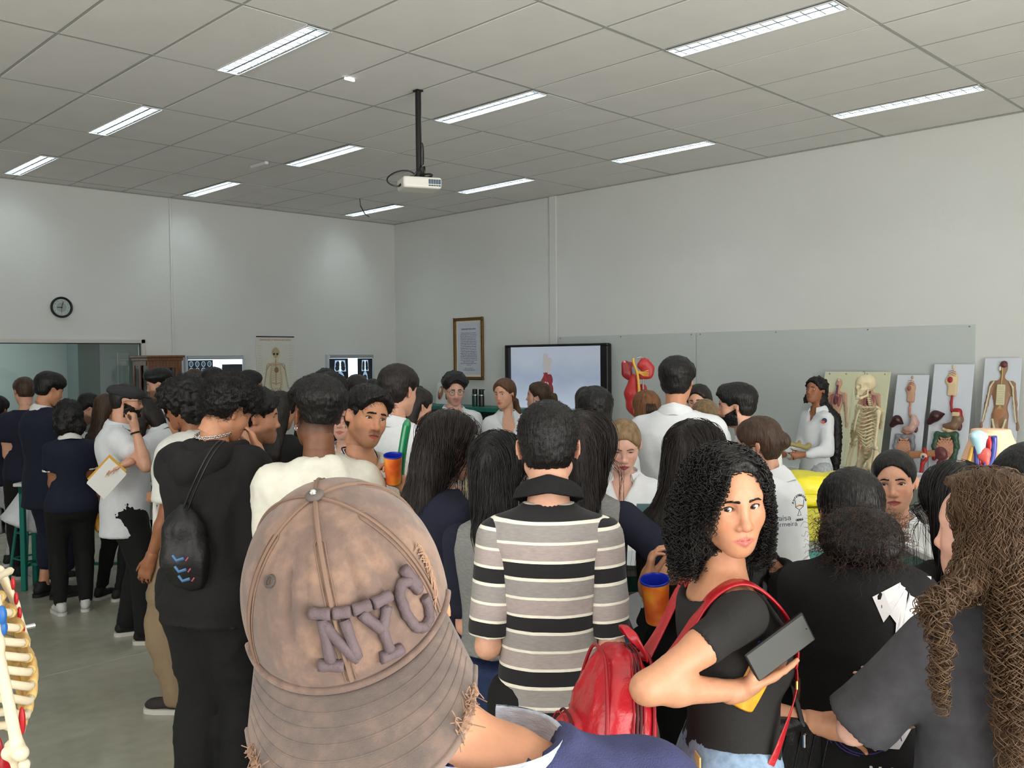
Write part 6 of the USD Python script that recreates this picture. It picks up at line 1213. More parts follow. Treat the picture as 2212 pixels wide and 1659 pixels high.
for s0, s1 in ((.66, .9), (-.92, -.70)):
    obj('frayed_edge', tube([Rc@(brim_pt(s_, 1.01, -.002)+rng.normal(size=3)*.0008) for s_ in np.linspace(s0, s1, 26)], .0042, 6), M_fray, t)
    th_ = []
    for s_ in np.linspace(s0, s1, 46): p0 = brim_pt(s_, .98, .001); th_.append(np.array([p0, p0+V3(*(rng.normal(size=3)*.004)), p0+V3(.004, 0, 0)+V3(*(rng.normal(size=3)*.007))])@Rc.T)
    curves('frayed_thread', np.array(th_), .0009, M_fray, t)
# letters: strokes laid on the crown
def let(pts, r=.0046):
    q = []
    for i in range(len(pts)-1):
        for k in np.linspace(0, 1, 8, endpoint=i == len(pts)-2): a = pts[i][0]+(pts[i+1][0]-pts[i][0])*k; z = pts[i][1]+(pts[i+1][1]-pts[i][1])*k; q.append(on_cap(a, z, .002))
    q = np.array(q); rr = r*(1+.06*np.sin(np.arange(len(q))*1.4)); return quads(tube(q, rr, 8))
lt = lambda pts, r=.0048: let([(x+.29, .015+z*.033-.020*x) for x, z in pts], r)
N_ = [lt([(-.40, 1.), (-.41, .0)]), lt([(-.40, .95), (-.18, .0)]), lt([(-.20, 1.), (-.18, .05)]), lt([(-.52, 1.1), (-.31, 1.14)], .0054), lt([(-.29, 1.14), (-.12, 1.18)], .0054), lt([(-.52, -.12), (-.31, -.12)], .0054)]
Y_ = [lt([(-.03, 1.1), (.10, .6)]), lt([(.22, 1.1), (.10, .6), (.10, .0)]), lt([(-.10, 1.2), (.08, 1.24)], .0054), lt([(.10, 1.24), (.30, 1.3)], .0054), lt([(.0, -.12), (.21, -.1)], .0054)]
C_ = [lt([(.60, 1.0), (.56, 1.36), (.46, 1.42), (.38, 1.2), (.36, .7), (.40, .25), (.49, .06), (.58, .2), (.62, .55), (.62, .8)]), lt([(.57, 1.7), (.61, 1.1)], .0054)]
for q in (N_, Y_, C_): obj('letter', join(*q), M_let, t, True)
thr = [np.array([on_cap(1.0+.02*i+rng.normal()*.01, .012+.004*i+rng.normal()*.002, .001), on_cap(1.08+.02*i, .02+.004*i+rng.normal()*.003, .003), on_cap(1.16+rng.normal()*.02, .026+.004*i, .001)]) for i in range(9) for _ in range(5)]
curves('frayed_thread', np.array(thr), .0009, M_fray, t)
# grey rib collar band and shoulder panel of his shirt
obj('collar', loc(b, collar(b, r0=.066, drop=.03, flare=.008, open_=20, back=.0)), cloth('pale_grey_rib', C(168, 176, 190), 'heather'), root, True)
# ------------------------------------------------------------------ furniture
M_top = mat('table_top', C(206, 208, 206), .35); M_glass = mat('tray_glass', (.82, .9, .92), .08, trans=.85, ior=1.3); M_greyf = mat('grey_frame', C(112, 122, 122), .45)
def table(name, label, c, ang, w, d, z, top=M_top, frame=M_teal, catg='table'):
    t = thing(name, label, catg, (c[0], c[1], 0), ang)
    obj('top', rbox((0, 0, z-.014), (w/2, d/2, .014), .005), top, t)
    obj('apron', cat(bx(-w/2+.03, w/2-.03, -d/2+.03, -d/2+.055, z-.09, z-.028), bx(-w/2+.03, w/2-.03, d/2-.055, d/2-.03, z-.09, z-.028), bx(-w/2+.03, -w/2+.055, -d/2+.055, d/2-.055, z-.09, z-.028), bx(w/2-.055, w/2-.03, -d/2+.055, d/2-.055, z-.09, z-.028)), frame, t)
    for sx in (-1, 1):
        for sy in (-1, 1): obj('leg', rbox((sx*(w/2-.05), sy*(d/2-.05), (z-.028)/2), (.02, .02, (z-.028)/2), .004), frame, t)
    for sx in (-1, 1): obj('rail', rbox((sx*(w/2-.05), 0, .2), (.012, d/2-.07, .012), .003), frame, t)
    obj('rail', rbox((0, 0, .2), (w/2-.06, .012, .012), .003), frame, t); return t
def stool(label, c, ang=0., h=.66):
    t = thing('stool', label, 'stool', (c[0], c[1], 0), ang, 'tall teal metal stools')
    obj('seat', quads(trimesh.creation.cylinder(radius=.155, height=.026, sections=28, transform=trimesh.transformations.translation_matrix((0, 0, h-.013)))), mat('stool_seat', C(120, 92, 62), .5), t)
    f = []
    for k in range(4):
        a = rad(45+90*k); obj('leg', cyl((.11*math.cos(a), .11*math.sin(a), h-.026), (.2*math.cos(a), .2*math.sin(a), .012), .0125, 10), M_teal, t); obj('foot', cyl((.2*math.cos(a), .2*math.sin(a), .02), (.201*math.cos(a), .201*math.sin(a), .0), .016, 10), M_black, t)
    for zz in (.22, .44):
        r = .11+.09*(h-zz)/h; q = [(r*math.cos(rad(45+90*k)), r*math.sin(rad(45+90*k)), zz) for k in range(5)]
        for k in range(4): obj('rung', cyl(q[k], q[k+1], .008, 8), M_teal, t)
    return t
yawd = math.degrees(YAW)
def px(u, v, z): return on_z(u, v, z)
def flat(u, d): p = at(u, 800, d); return V3(p[0], p[1], 0)
T1 = flat(1125, 5.85); table('lab_table', 'long teal framed lab table in the middle, behind the dark haired girls', T1, yawd-90, 1.1, 1.6, .9)
T2 = flat(1712, 3.55); table('lab_table', 'teal framed table that the training manikin lies on', T2, yawd-90, .7, .5, .88)
T3 = flat(1800, 5.0); table('lab_table', 'grey edged table under the yellow bag', T3, yawd-90, .8, .6, .9, M_greyf)
T4 = flat(235, 7.57); table('lab_table', 'teal framed table at the left that the group in white coats leans over', T4, yawd-90, 1.5, .28, .9)
stool('teal stool between the jeans of the black haired girl and the striped shirt', flat(1078, 3.35), 20)
stool('teal stool at the left edge by the bare calves', flat(62, 7.75), 10)
stool('teal stool behind the red backpack', flat(1345, 2.72), 30)
stool('teal stool behind the pale jeans and the black shoulder bag', flat(1700, 2.95), 50)
# white bench along the right wall
bz = .80; y0, y1 = 1.2, 5.15; t = thing('wall_bench', 'long white bench along the right wall carrying the anatomy boards', 'table', (XB-.36, 0, 0))
obj('top', rbox((0, (y0+y1)/2, bz-.02), (.34, (y1-y0)/2, .02), .004), M_top, t); obj('front_panel', bx(-.27, -.25, y0+.05, y1-.05, .08, bz-.04), mat('bench_front', C(120, 124, 120), .6), t)
for y in (y0+.08, (y0+y1)/2, y1-.08): obj('leg', bx(-.24, .3, y-.02, y+.02, 0, bz-.04), M_greyf, t)
p = on_x(2203, 985, 8.7); sp = thing('wall_panel', 'dark slatted panel low on the wall at the right edge', 'panel', (XB, p[1]-.45, 0)); 
for k in range(5): obj('slat', rbox((-.012, 0, .92-k*.12), (.012, .42, .055), .004), mat('dark_slat', C(52, 56, 54), .6), sp)
# teal shelving in the back corner
t = thing('teal_shelf', 'teal metal shelf unit against the right wall near the corner', 'shelf', (XB-.24, 9.55, 0)); 
for z in (.12, .66, 1.185): obj('shelf', rbox((0, 0, z), (.22, 1.15, .028), .004), M_teal, t)
for sx in (-1, 1):
    for y in (-1.12, 0, 1.12): obj('upright', rbox((sx*.2, y, .59), (.018, .018, .59), .003), M_teal, t)
obj('back_panel', bx(.2, .212, -1.13, 1.13, .05, 1.18), mat('dark_teal', C(10, 50, 46), .6), t)
SZ = 1.213
def shelf_pt(u): q = on_x(u, 880, XB-.25); return V3(q[0], q[1], SZ)
M_brown = mat('scan_brown', C(152, 112, 84), .5)
def bottle(label, u, c, spout=False):
    t = thing('bottle', label, 'bottle', shelf_pt(u)); m = mat('bottle_'+str(c[0]), C(*c), .25, coat=.3)
    obj('body', lathe([(0, 0), (.04, 0), (.042, .006), (.042, .16), (.036, .175), (.036, .18), (0, .18)], 28), m, t, 40); obj('band', lathe([(.0425, .150), (.0432, .151), (.0432, .164), (.0425, .165)], 28), M_steel, t); obj('lid', lathe([(0, .18), (.034, .18), (.036, .183), (.036, .235), (.031, .242), (0, .242)], 24), M_black, t, 40)
    if spout: obj('spout', cyl((0, .0, .232), (-.02, -.085, .236), .007, 8), M_black, t)
bottle('green steel bottle on the teal shelf by the framed oath', 1026, (20, 58, 50)); bottle('black bottle with a carry loop on the teal shelf', 1040, (18, 20, 22), True)
c = shelf_pt(907); t = thing('brain_model', 'model head with green brain top and tan vessels on the teal shelf', 'anatomy model', c)
X = S(); X.ell((0, 0, .14), (.07, .06, .1)).cone((0, 0, 0), (0, 0, .06), .05, .03, k=.02); v, f = X.mesh(.007); obj('head', push(v, f, lambda q: .005*np.sin(q[:, 2]*160)) if 0 else (push(v, f, lambda q: .004*np.sin(q[:, 2]*190+q[:, 1]*40)), f), mat('model_tan', C(150, 120, 70), .5), t, True)
X = S(); X.ell((0, 0, .225), (.062, .055, .045)); v, f = X.mesh(.006); obj('brain', (push(v, f, lambda q: .006*(meshkit.fbm(q*90, 2)-.5)), f), mat('model_green', C(52, 84, 46), .5), t, True); obj('ear', xf(trimesh.creation.icosphere(2, .03).apply_scale([.4, .6, 1]), None, (0, .075, .24)), mat('model_pink', C(206, 150, 130), .5), t, True)
# head section board on the shelf
p = shelf_pt(952); t = thing('section_board', 'white board with two brown head section models on the teal shelf', 'anatomy board', p+V3(.08, 0, 0))
R = WR@rotx(rad(-8)); obj('board', xf(rbox((0, .16, 0), (.2, .16, .008), .003), R), M_white, t)
for sx in (-1, 1):
    q = obj('section', xf(trimesh.creation.icosphere(3, .1).apply_scale([.55, 1.05, .16]), R@rotz(rad(-12)), R@V3(sx*.085-.02, .17, .012)), M_brown, t, True); obj('cavity', xf(trimesh.creation.icosphere(2, .04).apply_scale([.7, 1., .3]), R@rotz(rad(-12)), R@V3(sx*.085-.022, .2, .024)), mat('cream', C(214, 200, 170), .5), q, True); obj('tongue', xf(trimesh.creation.icosphere(2, .03).apply_scale([.7, 1., .4]), R, R@V3(sx*.085-.03, .105, .022)), mat('model_red', C(150, 44, 40), .45), q, True)
# display cabinet
M_wood = usdkit.material(stage, '/World/Looks/varnished_wood', {'tc': ('texture_coordinate', {}), 'mp': ('mapping', {'scale': (18, 18, 1.2)}), 'n': ('noise_texture', {'scale': 3., 'detail': 5., 'distortion': 1.2}), 'r': ('rgb_ramp', {'ramp': [(.3, C(70, 38, 16)), (.6, C(112, 66, 28)), (.85, C(140, 88, 42))]}), 'p': ('principled_bsdf', {'roughness': .35, 'coat_weight': .25})}, [('tc.object', 'mp.vector'), ('mp.vector', 'n.vector'), ('n.fac', 'r.fac'), ('r.color', 'p.base_color')], surface='p.BSDF')
yf = YA-.50; xl, xr = on_y(322, 800, yf)[0], on_y(394, 800, yf)[0]; zt = on_y(350, 768, yf)[2]
t = thing('display_cabinet', 'varnished wooden display cabinet with glass doors against the left wall', 'cabinet', ((xl+xr)/2, (yf+YA)/2, 0)); w, d = (xr-xl)/2, (YA-yf)/2-.01
obj('cornice', cat(rbox((0, 0, zt-.012), (w+.03, d+.03, .014), .004), rbox((0, 0, zt-.045), (w+.015, d+.015, .02), .006)), M_wood, t)
for sx in (-1, 1):
    for sy in (-1, 1): obj('post', rbox((sx*(w-.025), sy*(d-.025), zt/2-.03), (.025, .025, zt/2-.03), .004), M_wood, t)
obj('back', bx(-w+.03, w-.03, d-.02, d-.005, .1, zt-.06), mat('cabinet_back', C(60, 44, 32), .6), t)
obj('base', rbox((0, 0, .3), (w-.01, d-.01, .3), .005), M_wood, t)
dr = obj('door', cat(bx(-w+.05, w-.05, -d, -d+.03, .6, .68), bx(-w+.05, w-.05, -d, -d+.03, zt-.15, zt-.065), bx(-w+.05, -w+.085, -d, -d+.03, .68, zt-.15), bx(w-.085, w-.05, -d, -d+.03, .68, zt-.15)), M_wood, t); obj('door_pane', bx(-w+.085, w-.085, -d+.012, -d+.016, .68, zt-.15), GLASS, dr); obj('handle', xf(trimesh.creation.icosphere(2, .012), None, (w-.067, -d-.012, 1.25)), M_gold, dr, True)
for sx in (-1, 1):
    fr_ = obj('side_frame', cat(bx(sx*w-.012, sx*w+.012-.012*sx, -d+.05, d-.05, .6, .66), bx(sx*w-.012, sx*w+.012-.012*sx, -d+.05, d-.05, zt-.12, zt-.065), bx(sx*w-.012, sx*w+.0, -.02, .02, .66, zt-.12)), M_wood, t); obj('side_pane', bx(sx*(w-.012), sx*(w-.009), -d+.05, d-.05, .66, zt-.12), GLASS, fr_)
for z in (.95, 1.3): obj('glass_shelf', rbox((0, 0, z), (w-.06, d-.05, .005), .001), GLASS, t)
cx, cy = (xl+xr)/2, (yf+YA)/2
def skullish(nm, lb, c, k, m):
    t = thing(nm, lb, 'anatomy model', c); H = head_sdf('m'); X = S(); X.ell((0, 0, .11), (.085, .07, .08)).ell((.0, -.03, .05), (.05, .055, .05), k=.02).box((0, -.045, .012), (.03, .03, .012), rnd=.005, k=.01)
    for y in (-1, 1): X.ball((y*.03, -.08, .085), .02, k=.005, op='s')
    v, f = X.mesh(.008); obj('bone', (v*k, f), m, t, True)
M_bone = mat('bone_plastic', C(214, 200, 164), .5, noise=.06, nscale=20, bump=.001, bscale=120)
skullish('skull_model', 'yellowed skull on the upper glass shelf inside the wooden cabinet', (cx-.05, cy, 1.306), 1.1, mat('old_bone', C(150, 132, 100), .6)); skullish('skull_model', 'small dark skull on the lower glass shelf inside the wooden cabinet', (cx+.05, cy, .956), .9, mat('old_bone2', C(104, 92, 72), .6))
# ------------------------------------------------------------------ skeletons
def skeleton(label, c, face, S_, m, cart, h=.006, stand=True, sk_x=0., rr=1.):
    s = S_/1.70; B = rotz(rad(face)); t = thing('skeleton_model', label, 'skeleton', c); Q = lambda x, y, z: B@V3(x, y, z)*s
    def part(nm, X, mm=m, hh=h, par=None): v, f = X.mesh(hh); return obj(nm, (v, f), mm, par or t, True)
    X = S(); q = lambda x, y, z: Q(x+sk_x, y, z+1.60)
    X.ell(q(-.012, 0, .03), np.array((.094, .071, .078))*s, R=B).ell(q(.045, 0, -.02), np.array((.042, .052, .055))*s, R=B, k=.02).box(q(.06, 0, -.062), np.array((.022, .028, .018))*s, R=B, rnd=.008*s, k=.015)
    for y in (1, -1): X.cone(q(.062, y*.045, -.022), q(-.01, y*.066, -.028), .009*s, .006*s, k=.008); X.ball(q(.074, y*.034, -.002), .0205*s, k=.004, op='s'); X.ball(q(.02, y*.074, -.0), .03*s, k=.02, op='s')
    X.cone(q(.088, .004, -.028), q(.082, .007, -.044), .009*s, k=.003, op='s').cone(q(.088, -.004, -.028), q(.082, -.007, -.044), .009*s, k=.003, op='s')
    sk = part('skull', X); X = S()
    for y in (1, -1): X.path([q(-.005, y*.05, -.03), q(.002, y*.05, -.078), q(.05, y*.032, -.100), q(.072, 0, -.102)], [.009*s, .011*s, .013*s, .014*s], k=.01, flat=(B@V3(0, 1, 0), 1.4))
    part('jaw', X, par=sk); T_ = S()
    for k in range(-5, 6): a = k*.19; T_.ell(q(.052+.03*math.cos(a), .03*math.sin(a), -.082), np.array((.0045, .004, .009))*s).ell(q(.05+.03*math.cos(a), .03*math.sin(a), -.092), np.array((.0045, .004, .007))*s)
    part('teeth', T_, mat('teeth', C(232, 226, 204), .35), max(.003, h*.6), sk)
    if stand: obj('hook', tube(np.array([q(0, 0, .105), q(0, 0, .125), q(.012, 0, .135), q(.016, 0, .122)]), .003, 6), M_steel, sk)
    sx = lambda z: np.interp(z, [.93, 1.0, 1.08, 1.2, 1.34, 1.44, 1.52], [-.035, -.01, -.015, -.05, -.07, -.045, -.025]); zs = np.concatenate([np.linspace(.97, 1.13, 5), np.linspace(1.165, 1.42, 12), np.linspace(1.44, 1.53, 6)])
    for i, z in enumerate(zs): r = np.interp(z, [.95, 1.15, 1.42, 1.53], [.024, .021, .014, .012]); X = S(); X.ell(Q(sx(z), 0, z), np.array((r*1.05, r*1.15, .0115 if z > 1.15 else .015))*s, R=B).cone(Q(sx(z)-r, 0, z), Q(sx(z)-r-.028, 0, z-.014), .006*s, .004*s, k=.006).cone(Q(sx(z)-r, .028, z), Q(sx(z)-r, -.028, z), .005*s, k=.006); part('vertebra', X, hh=max(h, .006))
    W_ = [.06, .088, .106, .118, .126, .131, .132, .130, .125, .116, .10, .08]; XF = [.04, .058, .07, .08, .086, .09, .092, .09, .082, .07, .02, -.01]
    for i in range(12):
        z0 = 1.415-.0255*i; dr = .055+.0075*i; x0_ = sx(z0)-.012; end = [1, 1, 1, 1, 1, 1, 1, 1, 1, 1, .62, .45][i]
        for y in (1, -1):
            a = np.linspace(0, end, 26); xc, dx = (x0_+XF[i])/2, (XF[i]-x0_)/2; pts = np.stack([xc-dx*np.cos(math.pi*a)-.02*np.sin(math.pi*a)*(a < .5), y*(.014+W_[i]*np.sin(math.pi*a)**.75), z0-dr*np.minimum(a*1.25, 1)+0*a], 1)
            rise = np.interp(i, [0, 4, 6, 9], [.0, .0, .05, .11]); pts[:, 2] += rise*np.maximum(0, a-.72)/.28*(i < 10); k = 19 if i < 10 else 25
            P_ = pts@B.T*s; v, f = tube(P_[:k+1], .0062*s*rr, 7); obj('rib', (v, f), m, t, True)
            if i < 10: v, f = tube(P_[k:], .0072*s*rr, 7); obj('rib_cartilage', (v, f), cart, t, True)
    X = S(); X.path([Q(.052, 0, 1.40), Q(.078, 0, 1.33), Q(.098, 0, 1.24), Q(.10, 0, 1.19)], [.024*s, .019*s, .019*s, .008*s], flat=(B@V3(1, 0, .2), 2.6), k=.01); part('sternum', X)
    for y in (1, -1):
        X = S(); X.path([Q(.055, y*.015, 1.405), Q(.05, y*.06, 1.418), Q(.01, y*.11, 1.42), Q(-.02, y*.165, 1.425)], [.0095*s, .008*s, .008*s, .009*s], k=.005); part('collarbone', X)
        X = S(); X.path([Q(-.085, y*.07, 1.40), Q(-.11, y*.075, 1.25)], [.02*s, .014*s], flat=(B@V3(1, y*.4, 0), 4.), k=.01); X.path([Q(-.07, y*.15, 1.385), Q(-.11, y*.078, 1.25)], [.03*s, .02*s], flat=(B@V3(1, y*.4, 0), 5.), k=.02); X.path([Q(-.1, y*.07, 1.375), Q(-.08, y*.13, 1.405), Q(-.02, y*.172, 1.425)], [.008*s, .009*s, .013*s], k=.008); X.ball(Q(-.035, y*.155, 1.385), .018*s, k=.015); part('shoulder_blade', X)
        hx = .01; X = S(); X.ball(Q(-.03, y*.178, 1.385), .024*s); X.path([Q(-.03, y*.185, 1.37), Q(-.02, y*.19, 1.3), Q(hx, y*.197, 1.09)], [.018*s, .0115*s, .0125*s], k=.02); X.cone(Q(hx, y*.17, 1.072), Q(hx, y*.222, 1.072), .0155*s, .0165*s, k=.015); part('upper_arm_bone', X)
        X = S(); X.ball(Q(hx-.01, y*.183, 1.065), .016*s); X.path([Q(hx, y*.183, 1.05), Q(.05, y*.19, .83)], [.011*s, .007*s], k=.01); part('ulna', X); X = S(); X.ball(Q(hx+.008, y*.217, 1.045), .0125*s); X.path([Q(hx+.008, y*.217, 1.03), Q(.045, y*.222, .93), Q(.06, y*.215, .82)], [.0075*s, .009*s, .0135*s], k=.01); part('radius', X)
        X = S()
        for k in range(4): X.path([Q(.065, y*(.185+.011*k), .79), Q(.075, y*(.18+.014*k), .71), Q(.082, y*(.176+.016*k), .63)], [.008*s, .006*s, .0045*s], k=.004)
        X.ell(Q(.063, y*.202, .795), np.array((.014, .026, .018))*s, R=B, k=.01).path([Q(.075, y*.19, .78), Q(.11, y*.18, .70)], [.007*s, .005*s], k=.004); part('hand_bones', X)
        X = S(); X.ell(Q(-.01, y*.085, 1.0), np.array((.075, .022, .075))*s, R=B@rotz(rad(y*-38))@rotx(rad(y*14))); X.ell(Q(.02, y*.06, 1.01), np.array((.06, .04, .06))*s, R=B, k=.02, op='s'); X.path([Q(-.05, y*.03, .99), Q(.0, y*.09, .90), Q(.035, y*.05, .865), Q(.055, y*.012, .87)], [.024*s, .027*s, .013*s, .012*s], k=.02); X.path([Q(-.01, y*.085, .885), Q(-.03, y*.055, .83), Q(.02, y*.03, .84), Q(.05, y*.015, .862)], [.017*s, .014*s, .009*s, .010*s], k=.012); hp = part('hip_bone', X)
        X = S(); X.ball(Q(.0, y*.105, .89), .023*s); X.path([Q(.0, y*.11, .888), Q(-.005, y*.15, .86), Q(.01, y*.13, .7), Q(.01, y*.1, .47)], [.015*s, .022*s, .014*s, .016*s], k=.02); X.cone(Q(.01, y*.075, .455), Q(.01, y*.125, .455), .024*s, k=.02); part('thigh_bone', X)
        X = S(); X.path([Q(.01, y*.075, .425), Q(.01, y*.12, .425)], [.021*s, .021*s]); X.path([Q(.012, y*.098, .41), Q(.0, y*.098, .09)], [.017*s, .0125*s], k=.02); X.path([Q(-.01, y*.128, .4), Q(-.01, y*.12, .08)], [.007*s, .008*s], k=.01); part('shin_bone', X)
        X = S(); X.ell(Q(-.015, y*.1, .045), np.array((.035, .022, .03))*s, R=B); X.path([Q(.02, y*.1, .05), Q(.1, y*.1, .025)], [.022*s, .016*s], k=.02, flat=(V3(0, 0, 1), 1.3))
        for k in range(5): X.path([Q(.09, y*(.075+.012*k), .025), Q(.165-.006*k, y*(.07+.016*k), .012)], [.008*s, .006*s], k=.006)
        part('foot_bones', X)
    X = S(); X.path([Q(-.04, 0, 1.0), Q(-.07, 0, .93), Q(-.06, 0, .87)], [.04*s, .028*s, .01*s], flat=(B@V3(1, 0, .4), 2.2), k=.01); part('sacrum', X)
    if stand:
        st = obj('stand_pole', cyl(Q(-.045, 0, .03), Q(-.045, 0, .98), .011, 12), M_steel, t)
        for k in range(5): a = rad(72*k+20); obj('stand_foot', cyl((*(Q(-.045, 0, 0)[:2]), .05), (Q(-.045, 0, 0)[0]+.26*math.cos(a), Q(-.045, 0, 0)[1]+.26*math.sin(a), .035), .013, 8), M_greyf, t); obj('castor', xf(trimesh.creation.icosphere(2, .024), None, (Q(-.045, 0, 0)[0]+.26*math.cos(a), Q(-.045, 0, 0)[1]+.26*math.sin(a), .024)), M_black, t, True)
    return t, Q, B, s
M_cart = mat('cartilage', C(206, 192, 150), .45)
rp = at(1868, 818, 8.05); skeleton('full cream skeleton on a stand in front of the pale boards at the right', (rp[0], rp[1], .0), math.degrees(math.atan2(rp[1], rp[0]))+118, 1.71, M_bone, M_cart, h=.007)
lp = at(-58, 1020, 2.02); az = math.degrees(math.atan2(lp[1], lp[0])); M_bone2 = mat('bright_bone', C(226, 214, 186), .4, noise=.04, nscale=30)
t, Q, B, s = skeleton('skeleton with red and blue painted muscle marks cropped by the left edge', (lp[0], lp[1], 0), az-74, 1.72, M_bone2, mat('amber_cartilage', C(222, 186, 116), .35, noise=.1, nscale=25), h=.0055, sk_x=-.075, rr=1.5)
M_pr, M_pb = mat('painted_red', C(178, 28, 38), .35), mat('painted_blue', C(44, 104, 176), .35)
def patch(c, r, m, R=None): obj('painted_mark', xf(trimesh.creation.icosphere(2, 1.).apply_scale(np.array(r)*(.8, .8, 1.)), B if R is None else R, Q(*c)), m, t, True)
for sd in (1, -1):
    patch((.035, sd*.055, .99), (.035, .012, .045), M_pr, B@rotz(rad(-sd*38))); patch((.045, sd*.098, 1.03), (.035, .008, .008), M_pr, B@rotz(rad(-sd*38)))
    patch((-.012, sd*.20, 1.36), (.012, .012, .02), M_pb); patch((-.008, sd*.19, 1.33), (.012, .01, .018), M_pb); patch((.022, sd*.197, 1.13), (.008, .012, .03), M_pr); patch((.03, sd*.2, 1.0), (.012, .012, .03), M_pb); patch((.05, sd*.205, .93), (.012, .014, .05), M_pb); patch((.04, sd*.19, .97), (.01, .01, .04), M_pr)
    for k in range(5): patch((.068+.006*k, sd*.020, 1.38-.035*k), (.006, .007, .015), M_pr)
    for k in range(5): v, f = tube(np.array([Q(.02-.01*k, sd*(.09+.012*k), 1.36-.035*k), Q(-.03-.006*k, sd*(.1+.01*k), 1.375-.036*k), Q(-.07, sd*.06, 1.39-.036*k)]), .0035, 6); obj('vessel_line', (v, f), M_pr if k % 2 else M_pb, t, True)
obj('sternum_bolt', cat(cyl(Q(.098, 0, 1.27), Q(.118, 0, 1.27), .006, 12)), M_chrome, t)
# ------------------------------------------------------------------ anatomy boards on the bench
def board(label, tl, tr, bl, m, xt=8.80, xb_=8.56):
    a, b_, c_ = on_x(*tl, xt), on_x(*tr, xt), on_x(*bl, xb_); 
    zb = bz; zt_ = a[2]; w = a[1]-b_[1]; yc = (a[1]+b_[1])/2; H_ = math.hypot(zt_-zb, xt-xb_); th = math.atan2(xt-xb_, zt_-zb)
    t = thing('anatomy_board', label, 'anatomy board', (xb_, yc, zb)); R = WR@rotx(-th); obj('board', xf(rbox((0, H_/2, 0), (w/2, H_/2, .009), .004), R), m, t); return t, R, w, H_
M_bw = mat('board_white', C(204, 210, 218), .4); M_bc = mat('board_cream', C(206, 206, 176), .4)
mk = {n: mat('organ_'+n, C(*c), .35, bump=.002, bscale=60) for n, c in dict(liver=(58, 26, 28), pinkish=(186, 128, 106), gut=(196, 142, 116), grey=(126, 126, 132), green=(52, 80, 62), red=(160, 40, 44), tan=(170, 118, 84), cream=(214, 190, 150), stomach=(196, 160, 150), brownst=(128, 100, 78), dark=(96, 48, 50), skin=(150, 112, 86), yellow=(196, 180, 104), blue=(64, 66, 136), rose=(150, 90, 88), bone=(206, 200, 168), flesh=(190, 150, 122)).items()}
def rel(t, R, nm, X, m, h=.009, gut=0.):
    v, f = X.mesh(h)
    if gut: v = push(v, f, lambda q: gut*np.sin(90*meshkit.fbm(q*14, 2, 3)))
    return obj(nm, (v@R.T, f), mk[m] if isinstance(m, str) else m, t, True)
E_ = lambda X, c, r, k=.0, a=0.: X.ell(c, r, R=rotz(rad(a)), k=k)
